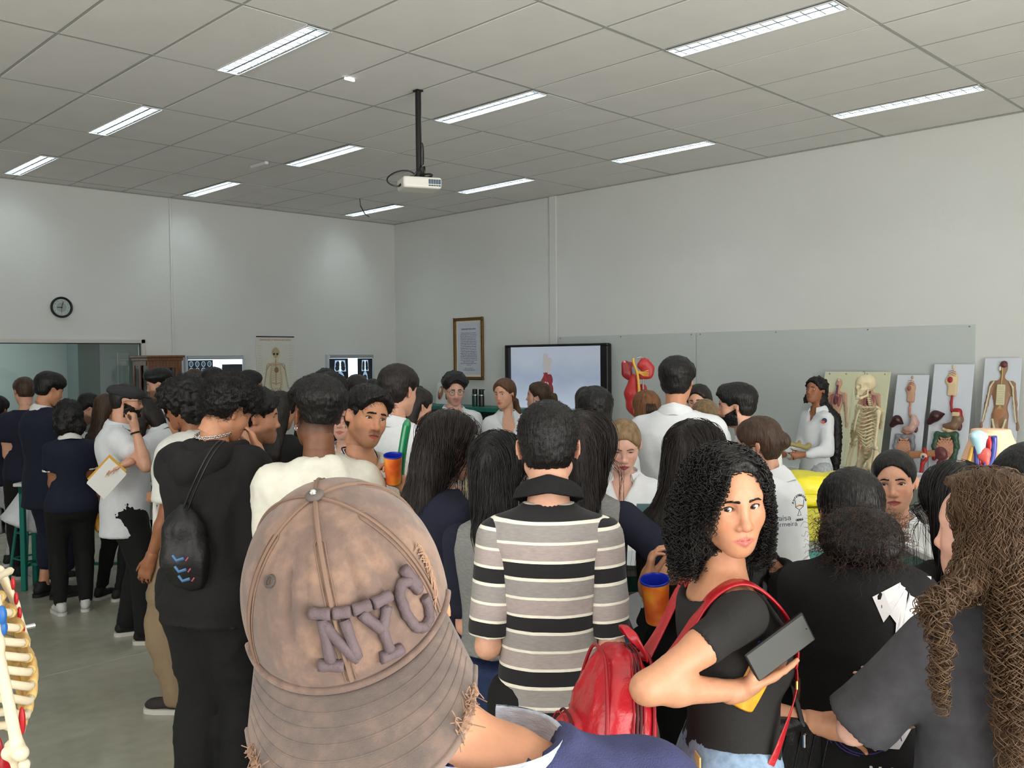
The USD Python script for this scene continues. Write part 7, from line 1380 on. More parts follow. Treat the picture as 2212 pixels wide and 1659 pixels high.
def digestive(t, R, w, H, tall):
    s = w/.42; g = lambda x, y, z=.012: (x*w, y*H, z)
    X = S(); E_(X, g(.0, .86), (.06*s, .085*s, .03)); X.box(g(.02, .76), (.05*s, .07*s, .02), rnd=.012, k=.02); E_(X, g(-.13, .84), (.02*s, .035*s, .02), k=.02); E_(X, g(.0, .97), (.015*s, .03*s, .02), k=.02); rel(t, R, 'head_section', X, 'cream' if tall else 'flesh')
    X = S(); E_(X, g(-.03, .85, .034), (.035*s, .04*s, .014)); rel(t, R, 'mouth_cavity', X, 'red' if tall else 'rose'); 
    for k in range(3): X = S(); X.path([g(-.1, .925-k*.018, .034), g(.0, .935-k*.02, .04), g(.09, .92-k*.02, .034)], .006); rel(t, R, 'fold', X, 'tan')
    X = S(); X.path([g(.04, .72, .02), g(.03, .64, .024), g(.06, .57, .026), g(.14, .525, .026)], [.013*s, .015*s, .014*s, .012*s], k=.01); rel(t, R, 'gullet', X, 'red' if tall else 'pinkish')
    X = S(); X.path([g(.20, .55, .035), g(.25, .49, .04), g(.17, .43, .04), g(.03, .425, .035), g(-.08, .43, .03)], [.04*s, .05*s, .042*s, .03*s, .022*s], k=.03); rel(t, R, 'stomach', X, 'brownst' if tall else 'stomach')
    if tall: X = S(); X.box(g(.22, .53, .075), (.04*s, .025*s, .012), rnd=.006); rel(t, R, 'stomach_window', X, 'cream'); X = S(); X.path([g(.17, .565, .05), g(.26, .56, .05), g(.31, .5, .045)], .03*s, k=.02); rel(t, R, 'stomach_lining', X, 'red')
    X = S(); X.path([g(-.46, .46, .03), g(-.3, .515, .04), g(-.12, .535 if tall else .48, .03)], [.036*s, .055*s, .014*s], k=.03); rel(t, R, 'liver', X, 'liver')
    X = S(); E_(X, g(.29, .43, .02), (.025*s, .05*s, .02)); rel(t, R, 'spleen', X, 'dark')
    X = S(); X.path([g(-.1, .40, .03), g(.05, .385, .035), g(.2, .395, .03)], [.02*s, .022*s, .016*s], k=.02); rel(t, R, 'pancreas', X, 'cream' if tall else 'tan')
    c = 'green' if tall else 'grey'; X = S(); X.path([g(-.25, .15, .03), g(-.27, .24, .035), g(-.22, .345, .04), g(.0, .335, .045), g(.22, .35, .04), g(.27, .25, .035), g(.22, .14, .03), g(.06, .08, .025)], [.02*s, .03*s, .032*s, .034*s, .032*s, .03*s, .028*s, .02*s], k=.02); v, f = X.mesh(.008); v = push(v, f, lambda q: .0015*np.sin((q[:, 0]+q[:, 1])*110)); obj('large_bowel', (v@R.T, f), mk[c], t, True)
    X = S(); E_(X, g(0, .225, .035), (.112*s, .115*s, .032)); rel(t, R, 'small_bowel_core', X, 'gut', .009)
    rg = np.random.default_rng(4)
    for k in range(7): yy = .135+.03*k; hw = .19*math.sqrt(max(.1, 1-((yy-.225)/.12)**2)); X = S(); a = np.linspace(-1, 1, 9); X.path([g(x*hw, yy+.010*(-1)**i, .058) for i, x in enumerate(a)], .0095*s, k=.004); rel(t, R, 'small_bowel', X, 'gut', .006)
    X = S(); E_(X, g(-.26, .14, .03), (.026*s, .04*s, .025)); rel(t, R, 'blind_gut', X, 'red' if tall else 'tan'); X = S(); X.path([g(.04, .1, .03), g(.05, .03, .03)], [.022*s, .026*s], k=.02); E_(X, g(.0, .02, .025), (.018*s, .022*s, .02), k=.01); E_(X, g(.1, .02, .025), (.018*s, .022*s, .02), k=.01); rel(t, R, 'rectum', X, 'red' if tall else 'tan')
t, R, w, H = board('white board with pinkish digestive tract and grey bowel, shorter of the two', (1939, 810), (2008, 811), (1926, 1000), M_bw); digestive(t, R, w, H, False)
t, R, w, H = board('taller white board with red gullet and green bowel', (2019, 787), (2106, 788), (2003, 1010), M_bw, 8.81, 8.57); digestive(t, R, w, H, True)
def flatman(t, R, w, H, x0, s, y0, y1, nerve):
    g = lambda x, y, z=.012: (x0+x*s, y0+y*(y1-y0), z); X = S(); K = (y1-y0)
    E_(X, g(0, .93), (.062*s, .062*K, .02)); X.cone(g(0, .9), g(0, .82), .028*s, k=.02); X.path([g(-.12, .79), g(.12, .79)], .035*s, k=.03, flat=(V3(0, 0, 1), 2.)); E_(X, g(0, .68), (.115*s, .14*K, .025), k=.03); E_(X, g(0, .52), (.10*s, .09*K, .022), k=.03)
    for sd in (-1, 1):
        X.path([g(sd*.14, .78), g(sd*.185, .6), g(sd*.22, .44)], [.036*s, .028*s, .02*s], k=.02, flat=(V3(0, 0, 1), 1.6)); E_(X, g(sd*.235, .4), (.022*s, .04*K, .014), k=.01); X.path([g(sd*.055, .5), g(sd*.065, .25), g(sd*.06, .02)], [.058*s, .045*s, .03*s], k=.02, flat=(V3(0, 0, 1), 1.8))
    rel(t, R, 'body_relief', X, 'skin' if nerve else 'flesh', .011)
    if nerve:
        X = S(); E_(X, g(.015, .955, .034), (.052*s, .034*K, .016)); rel(t, R, 'brain', X, 'dark'); X = S(); E_(X, g(-.035, .915, .03), (.02*s, .025*K, .012)); rel(t, R, 'face_bones', X, mat('organ_paper', C(216, 216, 210), .5)); X = S(); X.path([g(.0, .93, .034), g(.0, .7, .036)], .008*s); rel(t, R, 'spinal_cord', X, 'yellow', .006)
        X = S(); X.box(g(.0, .68, .034), (.058*s, .095*K, .012), rnd=.006); rel(t, R, 'rib_panel', X, 'bone')
        for k in range(8): X = S(); X.cone(g(-.055, .61+.02*k, .047), g(.055, .61+.02*k, .047), .0035*s+.001); rel(t, R, 'rib', X, 'yellow', .005)
        for k in range(7): X = S(); a = (k-3)*.3; X.cone(g(0, .585, .036), g(.07*math.sin(a)*1.3, .585-.11*math.cos(a), .032), .004*s+.001, .003); rel(t, R, 'nerve', X, 'yellow', .005)
        X = S(); E_(X, g(0, .52, .026), (.085*s, .065*K, .012)); rel(t, R, 'belly_sheet', X, 'tan')
        for sd in (-1, 1):
            for pts, r in (([(.1, .8), (.145, .75), (.18, .58), (.215, .44)], .013), ([(.085, .46), (.055, .38), (.065, .22), (.06, .04)], .016)): X = S(); X.path([g(sd*x, y, .034) for x, y in pts], r*s, k=.01); rel(t, R, 'limb_bone', X, 'bone', .007)
    else:
        for pts, m_ in (([(-.01, .9), (-.01, .8), (-.03, .7)], 'blue'), ([(.012, .9), (.012, .8), (.03, .72)], 'red')): X = S(); X.path([g(*p_, .036) for p_ in pts], .009*s); rel(t, R, 'vessel', X, m_, .006)
        X = S(); E_(X, g(0, .70, .036), (.04*s, .06*K, .016)); rel(t, R, 'heart', X, 'dark'); 
        for sd in (-1, 1): X = S(); E_(X, g(sd*.06, .70, .03), (.035*s, .085*K, .014)); rel(t, R, 'lung', X, 'rose'); X = S(); X.path([g(0, .79, .034), g(sd*.1, .77, .034), g(sd*.16, .62, .032), g(sd*.21, .45, .028)], .006*s); rel(t, R, 'vessel', X, 'blue' if sd > 0 else 'red', .006); X = S(); X.path([g(sd*.02, .5, .034), g(sd*.06, .42, .034), g(sd*.06, .1, .032)], .006*s); rel(t, R, 'vessel', X, 'red', .006)
        X = S(); X.ell(g(.0, .965, .03), (.035*s, .022*K, .012)); rel(t, R, 'head_vessels', X, mat('organ_pale', C(196, 180, 176), .5))
t, R, w, H = board('white board with brown body and yellow nerves at the far right', (2128, 774), (2208, 773), (2113, 985), M_bw, 8.83, 8.62); flatman(t, R, w, H, .01, w/.48, .045*H, H*.985, True)
t, R, w, H = board('cream board with two circulation figures behind the full skeleton', (1783, 803), (1925, 803), (1775, 985), M_bc, 8.78, 8.5)
obj('divider', xf(bx(-.012, .012, .02, H-.02, .009, .014), R), M_bc, t)
for k in (-.42, -.16, .16, .42): obj('screw', xf(disc(.008, 10, .003), R, R@V3(k*w, H-.025, .011)), M_steel, t)
flatman(t, R, w, H, -.25*w, w/1.15, .1*H, H*.93, False); flatman(t, R, w, H, .25*w, w/1.15, .1*H, H*.93, False)
# kidneys model on the bench
p = on_x(1998, 1000, 8.42); t = thing('kidney_model', 'kidney and vessel model standing on the bench between the digestive boards', 'anatomy model', (8.42, p[1], bz)); R = WR
obj('base', rbox((0, 0, .01), (.07, .07, .01), .003), M_white, t); X = S(); X.path([(0, .02, 0), (0, .12, 0)], .032, k=.01); rel(t, R, 'stem', X, 'grey', .008); X = S(); X.path([(-.02, .02, .03), (-.01, .1, .03), (.02, .15, .02), (0, .23, .01)], .018, k=.01); rel(t, R, 'artery', X, 'red', .007)
X = S(); X.path([(-.12, .17, 0), (.1, .2, 0)], [.035, .03], k=.02, flat=(V3(0, 0, 1), 1.5)); rel(t, R, 'fat', X, 'tan', .008); X = S(); E_(X, (.14, .2, 0), (.055, .065, .035), a=20); E_(X, (.14, .1, 0), (.04, .045, .03), a=20); rel(t, R, 'kidney', X, 'dark', .008); X = S(); E_(X, (-.13, .11, 0), (.03, .045, .03)); rel(t, R, 'kidney', X, 'dark', .008); X = S(); E_(X, (.0, .17, .03), (.035, .03, .01)); rel(t, R, 'section', X, 'cream', .007); X = S(); E_(X, (.0, .165, .042), (.013, .016, .006)); rel(t, R, 'core', X, 'blue', .005)
# shoulder muscle model on its rod
p = at(1382, 800, 6.3); sz = lambda u, v: at(u, v, 6.3); t = thing('shoulder_model', 'red muscle model of a shoulder and arm on a rod beside the screen', 'anatomy model', (p[0], p[1], 0)); o = V3(p[0], p[1], 0); q = lambda u, v, dd=0.: at(u, v, 6.3+dd)-o
obj('base', rbox((0, 0, .91), (.11, .11, .012), .004), M_black, t); obj('rod', tube([q(1390, 960), q(1389, 822), q(1390, 776), q(1384, 771), q(1376, 773)], .006, 8), M_steel, t)
mm = {n: mat('muscle_'+n, C(*c), .4, bump=.002, bscale=60) for n, c in dict(red=(166, 38, 38), deep=(126, 26, 28), pink=(206, 130, 116), yel=(206, 160, 60), gry=(120, 124, 128)).items()}
X = S(); X.path([q(1370, 816), q(1366, 850), q(1370, 878), q(1377, 900)], [.035, .052, .05, .02], k=.03); v, f = X.mesh(.009); obj('arm_muscle', (v, f), mm['red'], t, True)
X = S(); X.path([q(1388, 838, .03), q(1391, 872, .03), q(1388, 895, .03)], [.03, .04, .02], k=.03); v, f = X.mesh(.009); obj('back_arm_muscle', (v, f), mm['red'], t, True)
X = S(); X.path([q(1350, 786), q(1355, 806), q(1362, 818)], [.026, .034, .02], k=.03, flat=(FW, 1.7)); X.cone(q(1350, 790), q(1365, 790), .02, .026, k=.02, flat=(FW, 1.8)); v, f = X.mesh(.009); obj('shoulder_muscle', (v, f), mm['deep'], t, True)
X = S(); X.path([q(1384, 790), q(1392, 786), q(1403, 796), q(1400, 808), q(1386, 813)], [.026, .036, .03, .03, .026], k=.03, flat=(FW, 2.2)); v, f = X.mesh(.009); obj('blade_muscle', (v, f), mm['red'], t, True)
X = S(); X.path([q(1386, 778, .01), q(1400, 782, .01), q(1409, 797, .01), q(1408, 807, .01)], [.014, .016, .015, .012], k=.01, flat=(FW, 1.5)); v, f = X.mesh(.008); obj('blade_rim', (v, f), mm['pink'], t, True)
X = S(); X.path([q(1349, 783), q(1358, 787), q(1370, 786)], [.016, .01, .012], k=.01); v, f = X.mesh(.008); obj('collarbone', (v, f), mm['pink'], t, True); X = S(); X.path([q(1369, 796), q(1372, 818)], [.022, .026], k=.01); v, f = X.mesh(.008); obj('tendon', (v, f), mm['gry'], t, True); X = S(); X.path([q(1377, 898), q(1378, 925)], [.022, .018]); v, f = X.mesh(.008); obj('tendon', (v, f), mm['gry'], t, True)
for dx in (0, 2): obj('nerve', tube(swp(q(1368, 774, -.05), q(1371, 790, -.06), q(1377, 808, -.06), q(1380+dx, 840, -.06), q(1379+dx*1.6, 870, -.06), q(1380+dx, 890, -.05)), .009-.002*dx, 7), mm['yel'], t, True)
for k in range(4): obj('nerve', tube([q(1374, 802, -.05), q(1390, 804+k*2.5, -.05), q(1401, 800+k*4, -.045)], .0035, 5), mm['yel'], t, True)
# neck and shoulders model
p = at(2132, 1030, 3.0); t = thing('neck_model', 'flesh coloured neck and shoulder model showing larynx, red and blue vessels', 'anatomy model', (p[0], p[1], 0)); o = V3(p[0], p[1], 0); q = lambda u, v, dd=0.: at(u, v, 3.0+dd)-o
M_flesh = mat('model_flesh', C(222, 178, 146), .4, noise=.03, nscale=10); ang = np.stack([RT, np.cross(UP, RT)*1., UP], 1)
X = S(); X.path([q(2140, 935, .08), q(2142, 1000, .08)], [.062, .07], k=.03); X.path([q(2140, 1000, .08), q(2060, 1062, .1)], [.07, .055], k=.05); X.path([q(2146, 990, .08), q(2212, 1062, .1), q(2250, 1100, .1)], [.068, .062, .055], k=.05); X.ell(q(2140, 1110, .1), (.17, .17, .13), k=.05); X.box(q(2140, 905, .08), (.2, .2, .033), R=ang, op='s'); X.ell(q(2126, 985, -.02), (.05, .05, .115), op='s', k=.008); X.box(q(2140, 1290, .1), (.5, .5, .2), R=ang, op='s')
v, f = X.mesh(.008); obj('shell', (v, f), M_flesh, t, True)
def tb(nm, pts, r, c): obj(nm, tube(swp(*[q(*a) for a in pts]), r, 9), mat('neck_'+nm.split('_')[-1]+str(c[0]), C(*c), .3, coat=.3), t, True)
tb('vein', [(2147, 942, .0), (2146, 975, -.0), (2138, 1005, -.01), (2126, 1022, -.02), (2110, 1030, -.02)], .0095, (38, 56, 140)); tb('vein', [(2109, 950, .0), (2110, 990, -.0), (2113, 1025, -.01)], .0085, (38, 56, 140)); tb('vein', [(2127, 1000, -.02), (2126, 1022, -.025)], .004, (38, 56, 140)); tb('artery', [(2133, 945, .0), (2138, 975, .01), (2133, 1012, .0)], .010, (178, 34, 40)); tb('artery', [(2115, 990, .0), (2119, 1018, -.0)], .009, (178, 34, 40)); tb('nerve', [(2101, 965, .01), (2096, 985, .01), (2090, 1005, .0)], .007, (200, 150, 50))
X = S(); X.path([q(2113, 945, .01), q(2118, 978, -.005)], [.026, .014], k=.01); X.cone(q(2103, 942, .0), q(2128, 942, .0), .010, k=.01); v, f = X.mesh(.006); obj('larynx', (v, f), mat('larynx', C(168, 208, 218), .35), t, True)
X = S(); X.path([q(2118, 985, -.005), q(2128, 978, -.01), q(2130, 1000, -.01)], [.014, .016, .012], k=.01); v, f = X.mesh(.006); obj('thyroid', (v, f), mat('thyroid', C(206, 90, 84), .35), t, True); X = S(); X.ell(q(2130, 1042, -.01), (.038, .038, .03)); v, f = X.mesh(.008); obj('heart_top', (v, f), mat('neck_heart', C(178, 70, 76), .4), t, True)
X = S(); X.path([q(2112, 940, .03), q(2150, 940, .05)], .03, flat=(UP, 3.)); v, f = X.mesh(.007); obj('cut_face', (v, f), mat('neck_cut', C(226, 190, 150), .4), t, True)
p3 = at(2140, 1085, 3.1); table('lab_table', 'small table under the neck model', p3, yawd-90, .6, .5, p3[2]-.135, M_top, M_teal)
# ------------------------------------------------------------------ on the tables
p = px(1790, 1140, .9); t = thing('yellow_bag', 'bright yellow padded bag lying on a yellow box', 'bag', (T3[0]-.09*RT[0], T3[1]-.09*RT[1], 1.075), yawd-90)
X = S(); X.box((.05, 0, .075), (.26, .17, .075), rnd=.05); X.ell((.2, 0, .13), (.12, .16, .05), k=.05).ell((-.08, 0, .12), (.12, .16, .05), k=.05); v, f = X.mesh(.012); v = push(v, f, folds(.01, 8., 2)); v[:, 2] = np.maximum(v[:, 2], 0); obj('body', (v, f), mat('yellow_vinyl', C(216, 204, 34), .4, bump=.002, bscale=40), t, True); obj('seam', tube([(-.2, -.168, .08), (.05, -.176, .075), (.3, -.168, .08)], .003, 6), mat('yellow_seam', C(190, 176, 30), .5), t)
t = thing('yellow_box', 'yellow carton with dark print under the yellow bag', 'box', (T3[0]-.09*RT[0], T3[1]-.09*RT[1], .9), yawd-90); obj('carton', rbox((.03, 0, .0875), (.26, .18, .0865), .004), mat('yellow_card', C(170, 164, 44), .6), t); obj('printed_band', bx(.12, .26, -.1825, -.1805, .02, .12), mat('card_print', C(60, 70, 40), .6), t)
mp = V3(T2[0], T2[1], .88); A2 = rotz(rad(yawd-90)); t = thing('training_manikin', 'pale resuscitation manikin lying face up behind the black T-shirts', 'manikin', mp, yawd-90); M_man = mat('manikin_skin', C(222, 208, 178), .45)
H = head_sdf('m', lids=0); Rm = np.stack([V3(0, 0, 1), V3(0, -1, 0), V3(1, 0, 0)*-1.], 1); Rm = np.array([[0, 0, -1.], [0, 1, 0], [1, 0, 0]])
v, f = H.mesh(.005, lo=(-.125, -.1, -.128), hi=(.118, .1, .125)); hv = v@Rm.T+V3(.12, -.06, .125); X = S(); X.cone((.2, -.06, .09), (.3, -.06, .08), .055, .07); X.ell((.38, -.06, .085), (.17, .16, .085), k=.04); m2 = X.mesh(.011); obj('body', join((hv, f), m2), M_man, t, True)
t = thing('blue_tray', 'glossy blue plastic case open beside the manikin head', 'case', mp, yawd-90); M_blue = mat('blue_plastic', C(38, 52, 150), .25, coat=.3)
X = S(); X.box((-.2, .08, .10), (.17, .13, .10), rnd=.03); X.box((-.2, .08, .15), (.15, .11, .10), rnd=.02, op='s', k=.01); v, f = X.mesh(.01); obj('shell', (v, f), M_blue, t, True); obj('rim', tube([(-.37, -.05, .19), (-.03, -.05, .19), (-.03, .21, .19), (-.37, .21, .19), (-.37, -.05, .19)], .009, 8), M_blue, t, True)
def nursecard(label, c, face, w, h, seed, seat):
    t = thing('photo_card', label, 'photo card', c, face); obj('card', xf(rbox((0, h/2, 0), (w/2, h/2, .003), .001), np.array([[1, 0, 0], [0, 0, -1], [0, 1, 0.]])), mat('card_sky', C(150, 196, 208), .5), t); R = np.array([[1, 0, 0], [0, 0, -1], [0, 1, 0.]])
    def d_(nm, c_, rx, ry, z, col): obj(nm, xf(disc(1., 22, 1.).apply_scale([rx, ry, .0006]), R, R@V3(c_[0]*w, c_[1]*h, .0035+z*.0007)), mat('card_'+nm+str(col[0]), C(*col), .5), t)
    obj('printed_ring', xf(ring(.40*w, .46*w, 36), R, R@V3(0.05*w, .52*h, .0035)), mat('card_ring', C(28, 52, 84), .5), t)
    d_('printed_background', (.05, .52), .40*w, .40*w, 0, (206, 224, 232))
    for x, y, k in ((-.16, .5, .8), (.3, .55, .8), (.08, .42, 1.15)): d_('printed_scrubs', (x, y-.16*k), .15*w*k, .2*w*k, 1+(k > 1), (104, 160, 206)); d_('printed_face', (x, y+.12*k), .065*w*k, .085*w*k, 2+(k > 1), (150, 104, 82)); d_('printed_cap', (x, y+.17*k), .072*w*k, .055*w*k, 3+(k > 1), (120, 170, 210) if k > 1 else (40, 36, 36))
    return t
c1 = at(1424, 1178, 3.25); nursecard('photo card of smiling nurses in blue, left of the girl with black curls', (c1[0], c1[1], c1[2]-.09), yawd-96, .16, .24, 1, None); c2 = at(1712, 1250, 3.36); nursecard('photo card of nurses half hidden under the manikin', (c2[0], c2[1], .88), yawd-84, .16, .2, 2, None)
tt = table('side_table', 'low side table carrying a photo card and pale tray', flat(1390, 3.5), yawd-90, .42, .5, c1[2]-.09); 
p = on_z(1372, 1218, c1[2]-.09); tr = thing('white_tray', 'pale tray on the side table behind the striped shirt', 'tray', (p[0], p[1], c1[2]-.09)); obj('dish', lathe([(0, .004), (.1, .004), (.125, .022), (.128, .022), (.105, 0), (0, 0)], 32), mat('tray_white', C(190, 196, 198), .35), tr, 40)
# models on the middle table
tz = .9; M_spec = mat('specimen_pink', C(196, 156, 128), .4, bump=.003, bscale=40); M_yel = mat('specimen_yellow', C(206, 186, 110), .45, bump=.003, bscale=40)
def tray(label, u, v_, w, d):
    p = on_z(u, v_, tz); t = thing('specimen_tray', label, 'tray', (p[0], p[1], tz), yawd-90); 
    obj('base', rbox((0, 0, .006), (w, d, .006), .002), mat('tray_blueish', C(170, 190, 196), .2), t)
    for q in ((-w, -w+.008, -d, d), (w-.008, w, -d, d), (-w, w, -d, -d+.008), (-w, w, d-.008, d)): obj('wall', bx(q[0], q[1], q[2], q[3], .012, .06), mat('tray_wall', C(196, 214, 218), .15), t)
    return p
p = tray('glassy tray of yellowish specimens between the two dark haired girls', 1052, 1078, .3, .22)
for k, (x, y, r) in enumerate(((-.12, -.05, .05), (.05, .03, .065), (.14, -.07, .04), (-.05, .08, .045))):
    e = p+rotz(rad(yawd-90))@V3(x, y, .012); s_ = thing('specimen', ('small round', 'large lobed', 'small pale', 'rear rounded')[k]+' yellowish specimen in the glassy tray on the middle table', 'specimen', e); X = S(); X.ell((0, 0, r*.55), (r*1.2, r*.9, r*.55)).ell((r*.7, 0, r*.5), (r*.7, r*.6, r*.45), k=.02); v, f = X.mesh(.008); obj('tissue', (push(v, f, lambda q: .004*(meshkit.fbm(q*60, 2)-.5)), f), M_yel if k != 1 else M_spec, s_, True)
p = tray('glassy tray with a pink organ model beside the striped shirt', 1222, 1062, .3, .2)
e = p+rotz(rad(yawd-90))@V3(0, 0, .012); s_ = thing('organ_model', 'pinkish torso organ model lying in the tray beside the striped shirt', 'anatomy model', e, yawd-90); X = S(); X.ell((0, 0, .045), (.2, .11, .045)).ell((.08, 0, .07), (.08, .07, .035), k=.02).ell((-.1, .02, .07), (.06, .05, .03), k=.02); v, f = X.mesh(.01); obj('organs', (push(v, f, lambda q: .006*(meshkit.fbm(q*40, 2)-.5)), f), M_spec, s_, True)
p = on_z(1018, 975, 1.0); p = at(1022, 985, 5.2); s_ = thing('bone_model', 'cream bone block model on the middle table beside the hair clip girl', 'anatomy model', (p[0], p[1], tz), yawd-90); X = S(); X.box((0, 0, .13), (.05, .05, .13), rnd=.03).ell((0, 0, .26), (.07, .06, .05), k=.03); v, f = X.mesh(.01); obj('bone', (v, f), mat('bone_cream', C(206, 192, 164), .5), s_, True)
p = at(1028, 1045, 4.75); s_ = thing('dark_box', 'black instrument box on the middle table between the girls', 'box', (p[0], p[1], tz), yawd-90); obj('body', rbox((0, 0, .09), (.1, .09, .09), .008), M_black, s_); obj('lid', rbox((0, 0, .185), (.102, .092, .006), .003), M_black, s_)
# bone in the curly haired woman's hand
w_ = P['curlcoat'].wr['r']; p = at(1722, 962, 7.75); s_ = thing('hand_bone_model', 'yellowish knobbly bone held by the woman with waist length curls', 'anatomy model', p); X = S(); X.path([RT*-.1+UP*.02, V3(0, 0, 0), RT*.08-UP*.02], [.02, .016, .022], k=.02); X.ball(RT*-.11+UP*.04, .024, k=.02).ball(RT*-.12, .022, k=.02).ball(RT*.1, .024, k=.02).ball(RT*.02+UP*.03, .016, k=.015); v, f = X.mesh(.007); obj('bone', (v, f), mat('old_bone3', C(150, 138, 84), .5), s_, True)
# ------------------------------------------------------------------ things people hold
M_cup = usdkit.material(stage, '/World/Looks/orange_cup', {'tc': ('texture_coordinate', {}), 'n': ('noise_texture', {'scale': 16., 'detail': 2.}), 'r': ('rgb_ramp', {'ramp': [(.35, C(206, 84, 28)), (.55, C(226, 120, 34)), (.75, C(236, 170, 50))]}), 'p': ('principled_bsdf', {'roughness': .35})}, [('tc.object', 'n.vector'), ('n.fac', 'r.fac'), ('r.color', 'p.base_color')], surface='p.BSDF')
M_cupb = mat('cup_blue', C(22, 44, 168), .35)
def cup(label, c, up=(0, 0, 1), k=1., yel=False):
    z = unit(up); x = unit(np.cross((0, 1, .2), z)); R = np.stack([x, np.cross(z, x), z], 1)*k; t = thing('cup', label, 'cup', c, 0, 'printed plastic cups')
    m = M_cup if not yel else mat('cup_yellow', C(226, 158, 44), .4, noise=.3, nscale=25)
    v, f = lathe([(0, 0), (.031, 0), (.033, .004), (.0405, .125), (.0405, .131)], 32); obj('wall', (v@R.T, f), m, t, True)
    v, f = lathe([(.0405, .128), (.0425, .1285), (.0425, .1335), (.0395, .1335), (.0385, .125), (.0315, .006), (0, .006)], 32); obj('lining', (v@R.T, f), M_cupb, t, True)
    v, f = lathe([(.0348, .03), (.0352, .031), (.0372, .07), (.0368, .071)], 32); a = np.arctan2(v[:, 1], v[:, 0]); keep = [q for q in f if all(.2 < (a[i]+k) % 6.28 < 1.6 for i in q)]
    if keep: obj('print', (v@R.T, np.array(keep)), mat('cup_navy', C(30, 24, 60), .4), t, True)
b = P['must']; cp = at(850, 1044, 3.42); cup('orange cup with blue lining held up by the youth in grey jersey', cp, UP-FW*.28+RT*.02, .85)
t = thing('balloon', 'long green modelling balloon held with the cup by the youth in grey jersey', 'balloon', at(866, 1000, 3.44)); c0 = at(866, 1000, 3.44); X = S(); pts = swp(at(864, 1028, 3.44)-c0, at(868, 985, 3.44)-c0, at(874, 945, 3.44)-c0, at(879, 918, 3.44)-c0); obj('body', tube(np.vstack([pts, at(880.5, 909, 3.44)-c0, at(881, 904.5, 3.44)-c0]), np.concatenate([np.full(len(pts), .0165), [.011, .003]]), 16), mat('green_latex', C(28, 132, 82), .22, coat=.5), t, True)
b = P['braid']; cup('small yellow cup hanging from a hand beside the flat cap man', b.wr['r']+V3(0, 0, -.2)+RT*.03, UP*1.-RT*.35, 1., True)
b = P['girl']; cup('orange cup with blue rim behind the shoulder of the girl with black curls', at(1420, 1342, 2.62), UP+RT*-.1-FW*.25); cup('yellow cup tilted in the hand under the phone', at(1592, 1520, 2.02), UP*.9+RT*.42, 1.15, True); b = P['cargo']; cup('yellow orange cup at the hip of the khaki cargo trousers', at(398, 1285, 4.75), UP, 1., True)
# papers in the hand of the man in the flat cap
b = P['cap']; c = at(230, 1035, 5.74); t = thing('papers', 'folded white papers held by the man in the flat cap', 'papers', c); ax = unit(RT*.72-UP*.0+UP*.75); R = np.stack([unit(RT*.55+UP*.6), unit(-RT*.6+UP*.5), unit(np.cross(RT*.55+UP*.6, -RT*.6+UP*.5))], 1); R[:, 1] = unit(np.cross(R[:, 2], R[:, 0]))
for k, (dx, m_) in enumerate(((0, K_white), (.006, mat('paper_white', C(214, 214, 210), .7)), (.022, mat('leaflet', C(196, 146, 40), .5)))): obj('sheet', xf(rbox((dx, dx*.8, -.002*k), (.105, .075, .0008), .0005), R), m_ if k != 0 else mat('paper_white', C(214, 214, 210), .7), t)
# flat cap of that man
b = P['cap']; t = thing('flat_cap', 'charcoal flat cap on the bearded man in the white short sleeved coat', 'cap', b.Hc); X = S(); L = lambda x, y, z: b.H@V3(x, y, z)*b.hs
X.ell(L(-.01, 0, .052), (.118, .092, .055), R=b.H@roty(rad(10))); X.ell(L(.05, 0, .062), (.075, .08, .032), R=b.H@roty(rad(16)), k=.03); X.box(L(0, 0, -.03), (.2, .2, .055), R=b.H@roty(rad(12)), op='s'); v, f = X.mesh(.008); M_fc = mat('wool_charcoal', C(44, 44, 47), .9, noise=.15, nscale=90); obj('crown', (v, f), M_fc, t, True)
X = S(); X.path([L(.09, .05, .038), L(.135, 0, .028), L(.09, -.05, .038)], [.02, .022, .02], k=.02, flat=(b.H@V3(.3, 0, 1), 3.)); v, f = X.mesh(.006); obj('peak', (v, f), mat('wool_dark', C(30, 30, 33), .9), t, True)
obj('watch', loc(b, tube([b.wr['r']+(b.el['r']-b.wr['r'])*.12+.031*(math.cos(a)*unit(np.cross(b.el['r']-b.wr['r'], FW))+math.sin(a)*unit(np.cross(b.el['r']-b.wr['r'], np.cross(b.el['r']-b.wr['r'], FW)))) for a in np.linspace(0, 6.28, 24)], .006, 7)), M_black, b.prim)
# drawstring bag on the hoodie youth
b = P['hood']; c = at(405, 1195, 3.52); t = thing('drawstring_bag', 'black drawstring sports bag hanging on the hoodie youth', 'bag', c); q = lambda u, v_, dd=0.: at(u, v_, 3.52+dd)-c; X = S()
X.path([q(398, 1098), q(398, 1140), q(402, 1210), q(412, 1245)], [.018, .07, .088, .06], k=.04, flat=(FW, 1.35)); v, f = X.mesh(.0095); v = push(v, f, folds(.014, 9., 4, .35)); obj('body', (v, f), mat('nylon_black', C(16, 16, 18), .5, bump=.002, bscale=70), t, True)
for k, (u, v_) in enumerate(((383, 1208), (388, 1232), (396, 1252))): obj('printed_mark', tube([q(u-10, v_-8, -.105), q(u-2, v_+3, -.112), q(u+14, v_-2, -.11)], .006, 5), mat('print_blue', C(70, 110, 150), .6), t); obj('printed_mark', tube([q(u+18, v_+4, -.105), q(u+24, v_-4, -.10)], .003, 4), mat('print_pink', C(170, 70, 90), .6), t)
for du in (0, 10): obj('cord', tube(swp(q(396+du, 1100, -.02), q(420+du, 1040, -.04), q(448+du, 985, -.03), q(476+du, 952, .02)), .0045, 6), M_black, t)
X = S(); bb = P['hood']; 
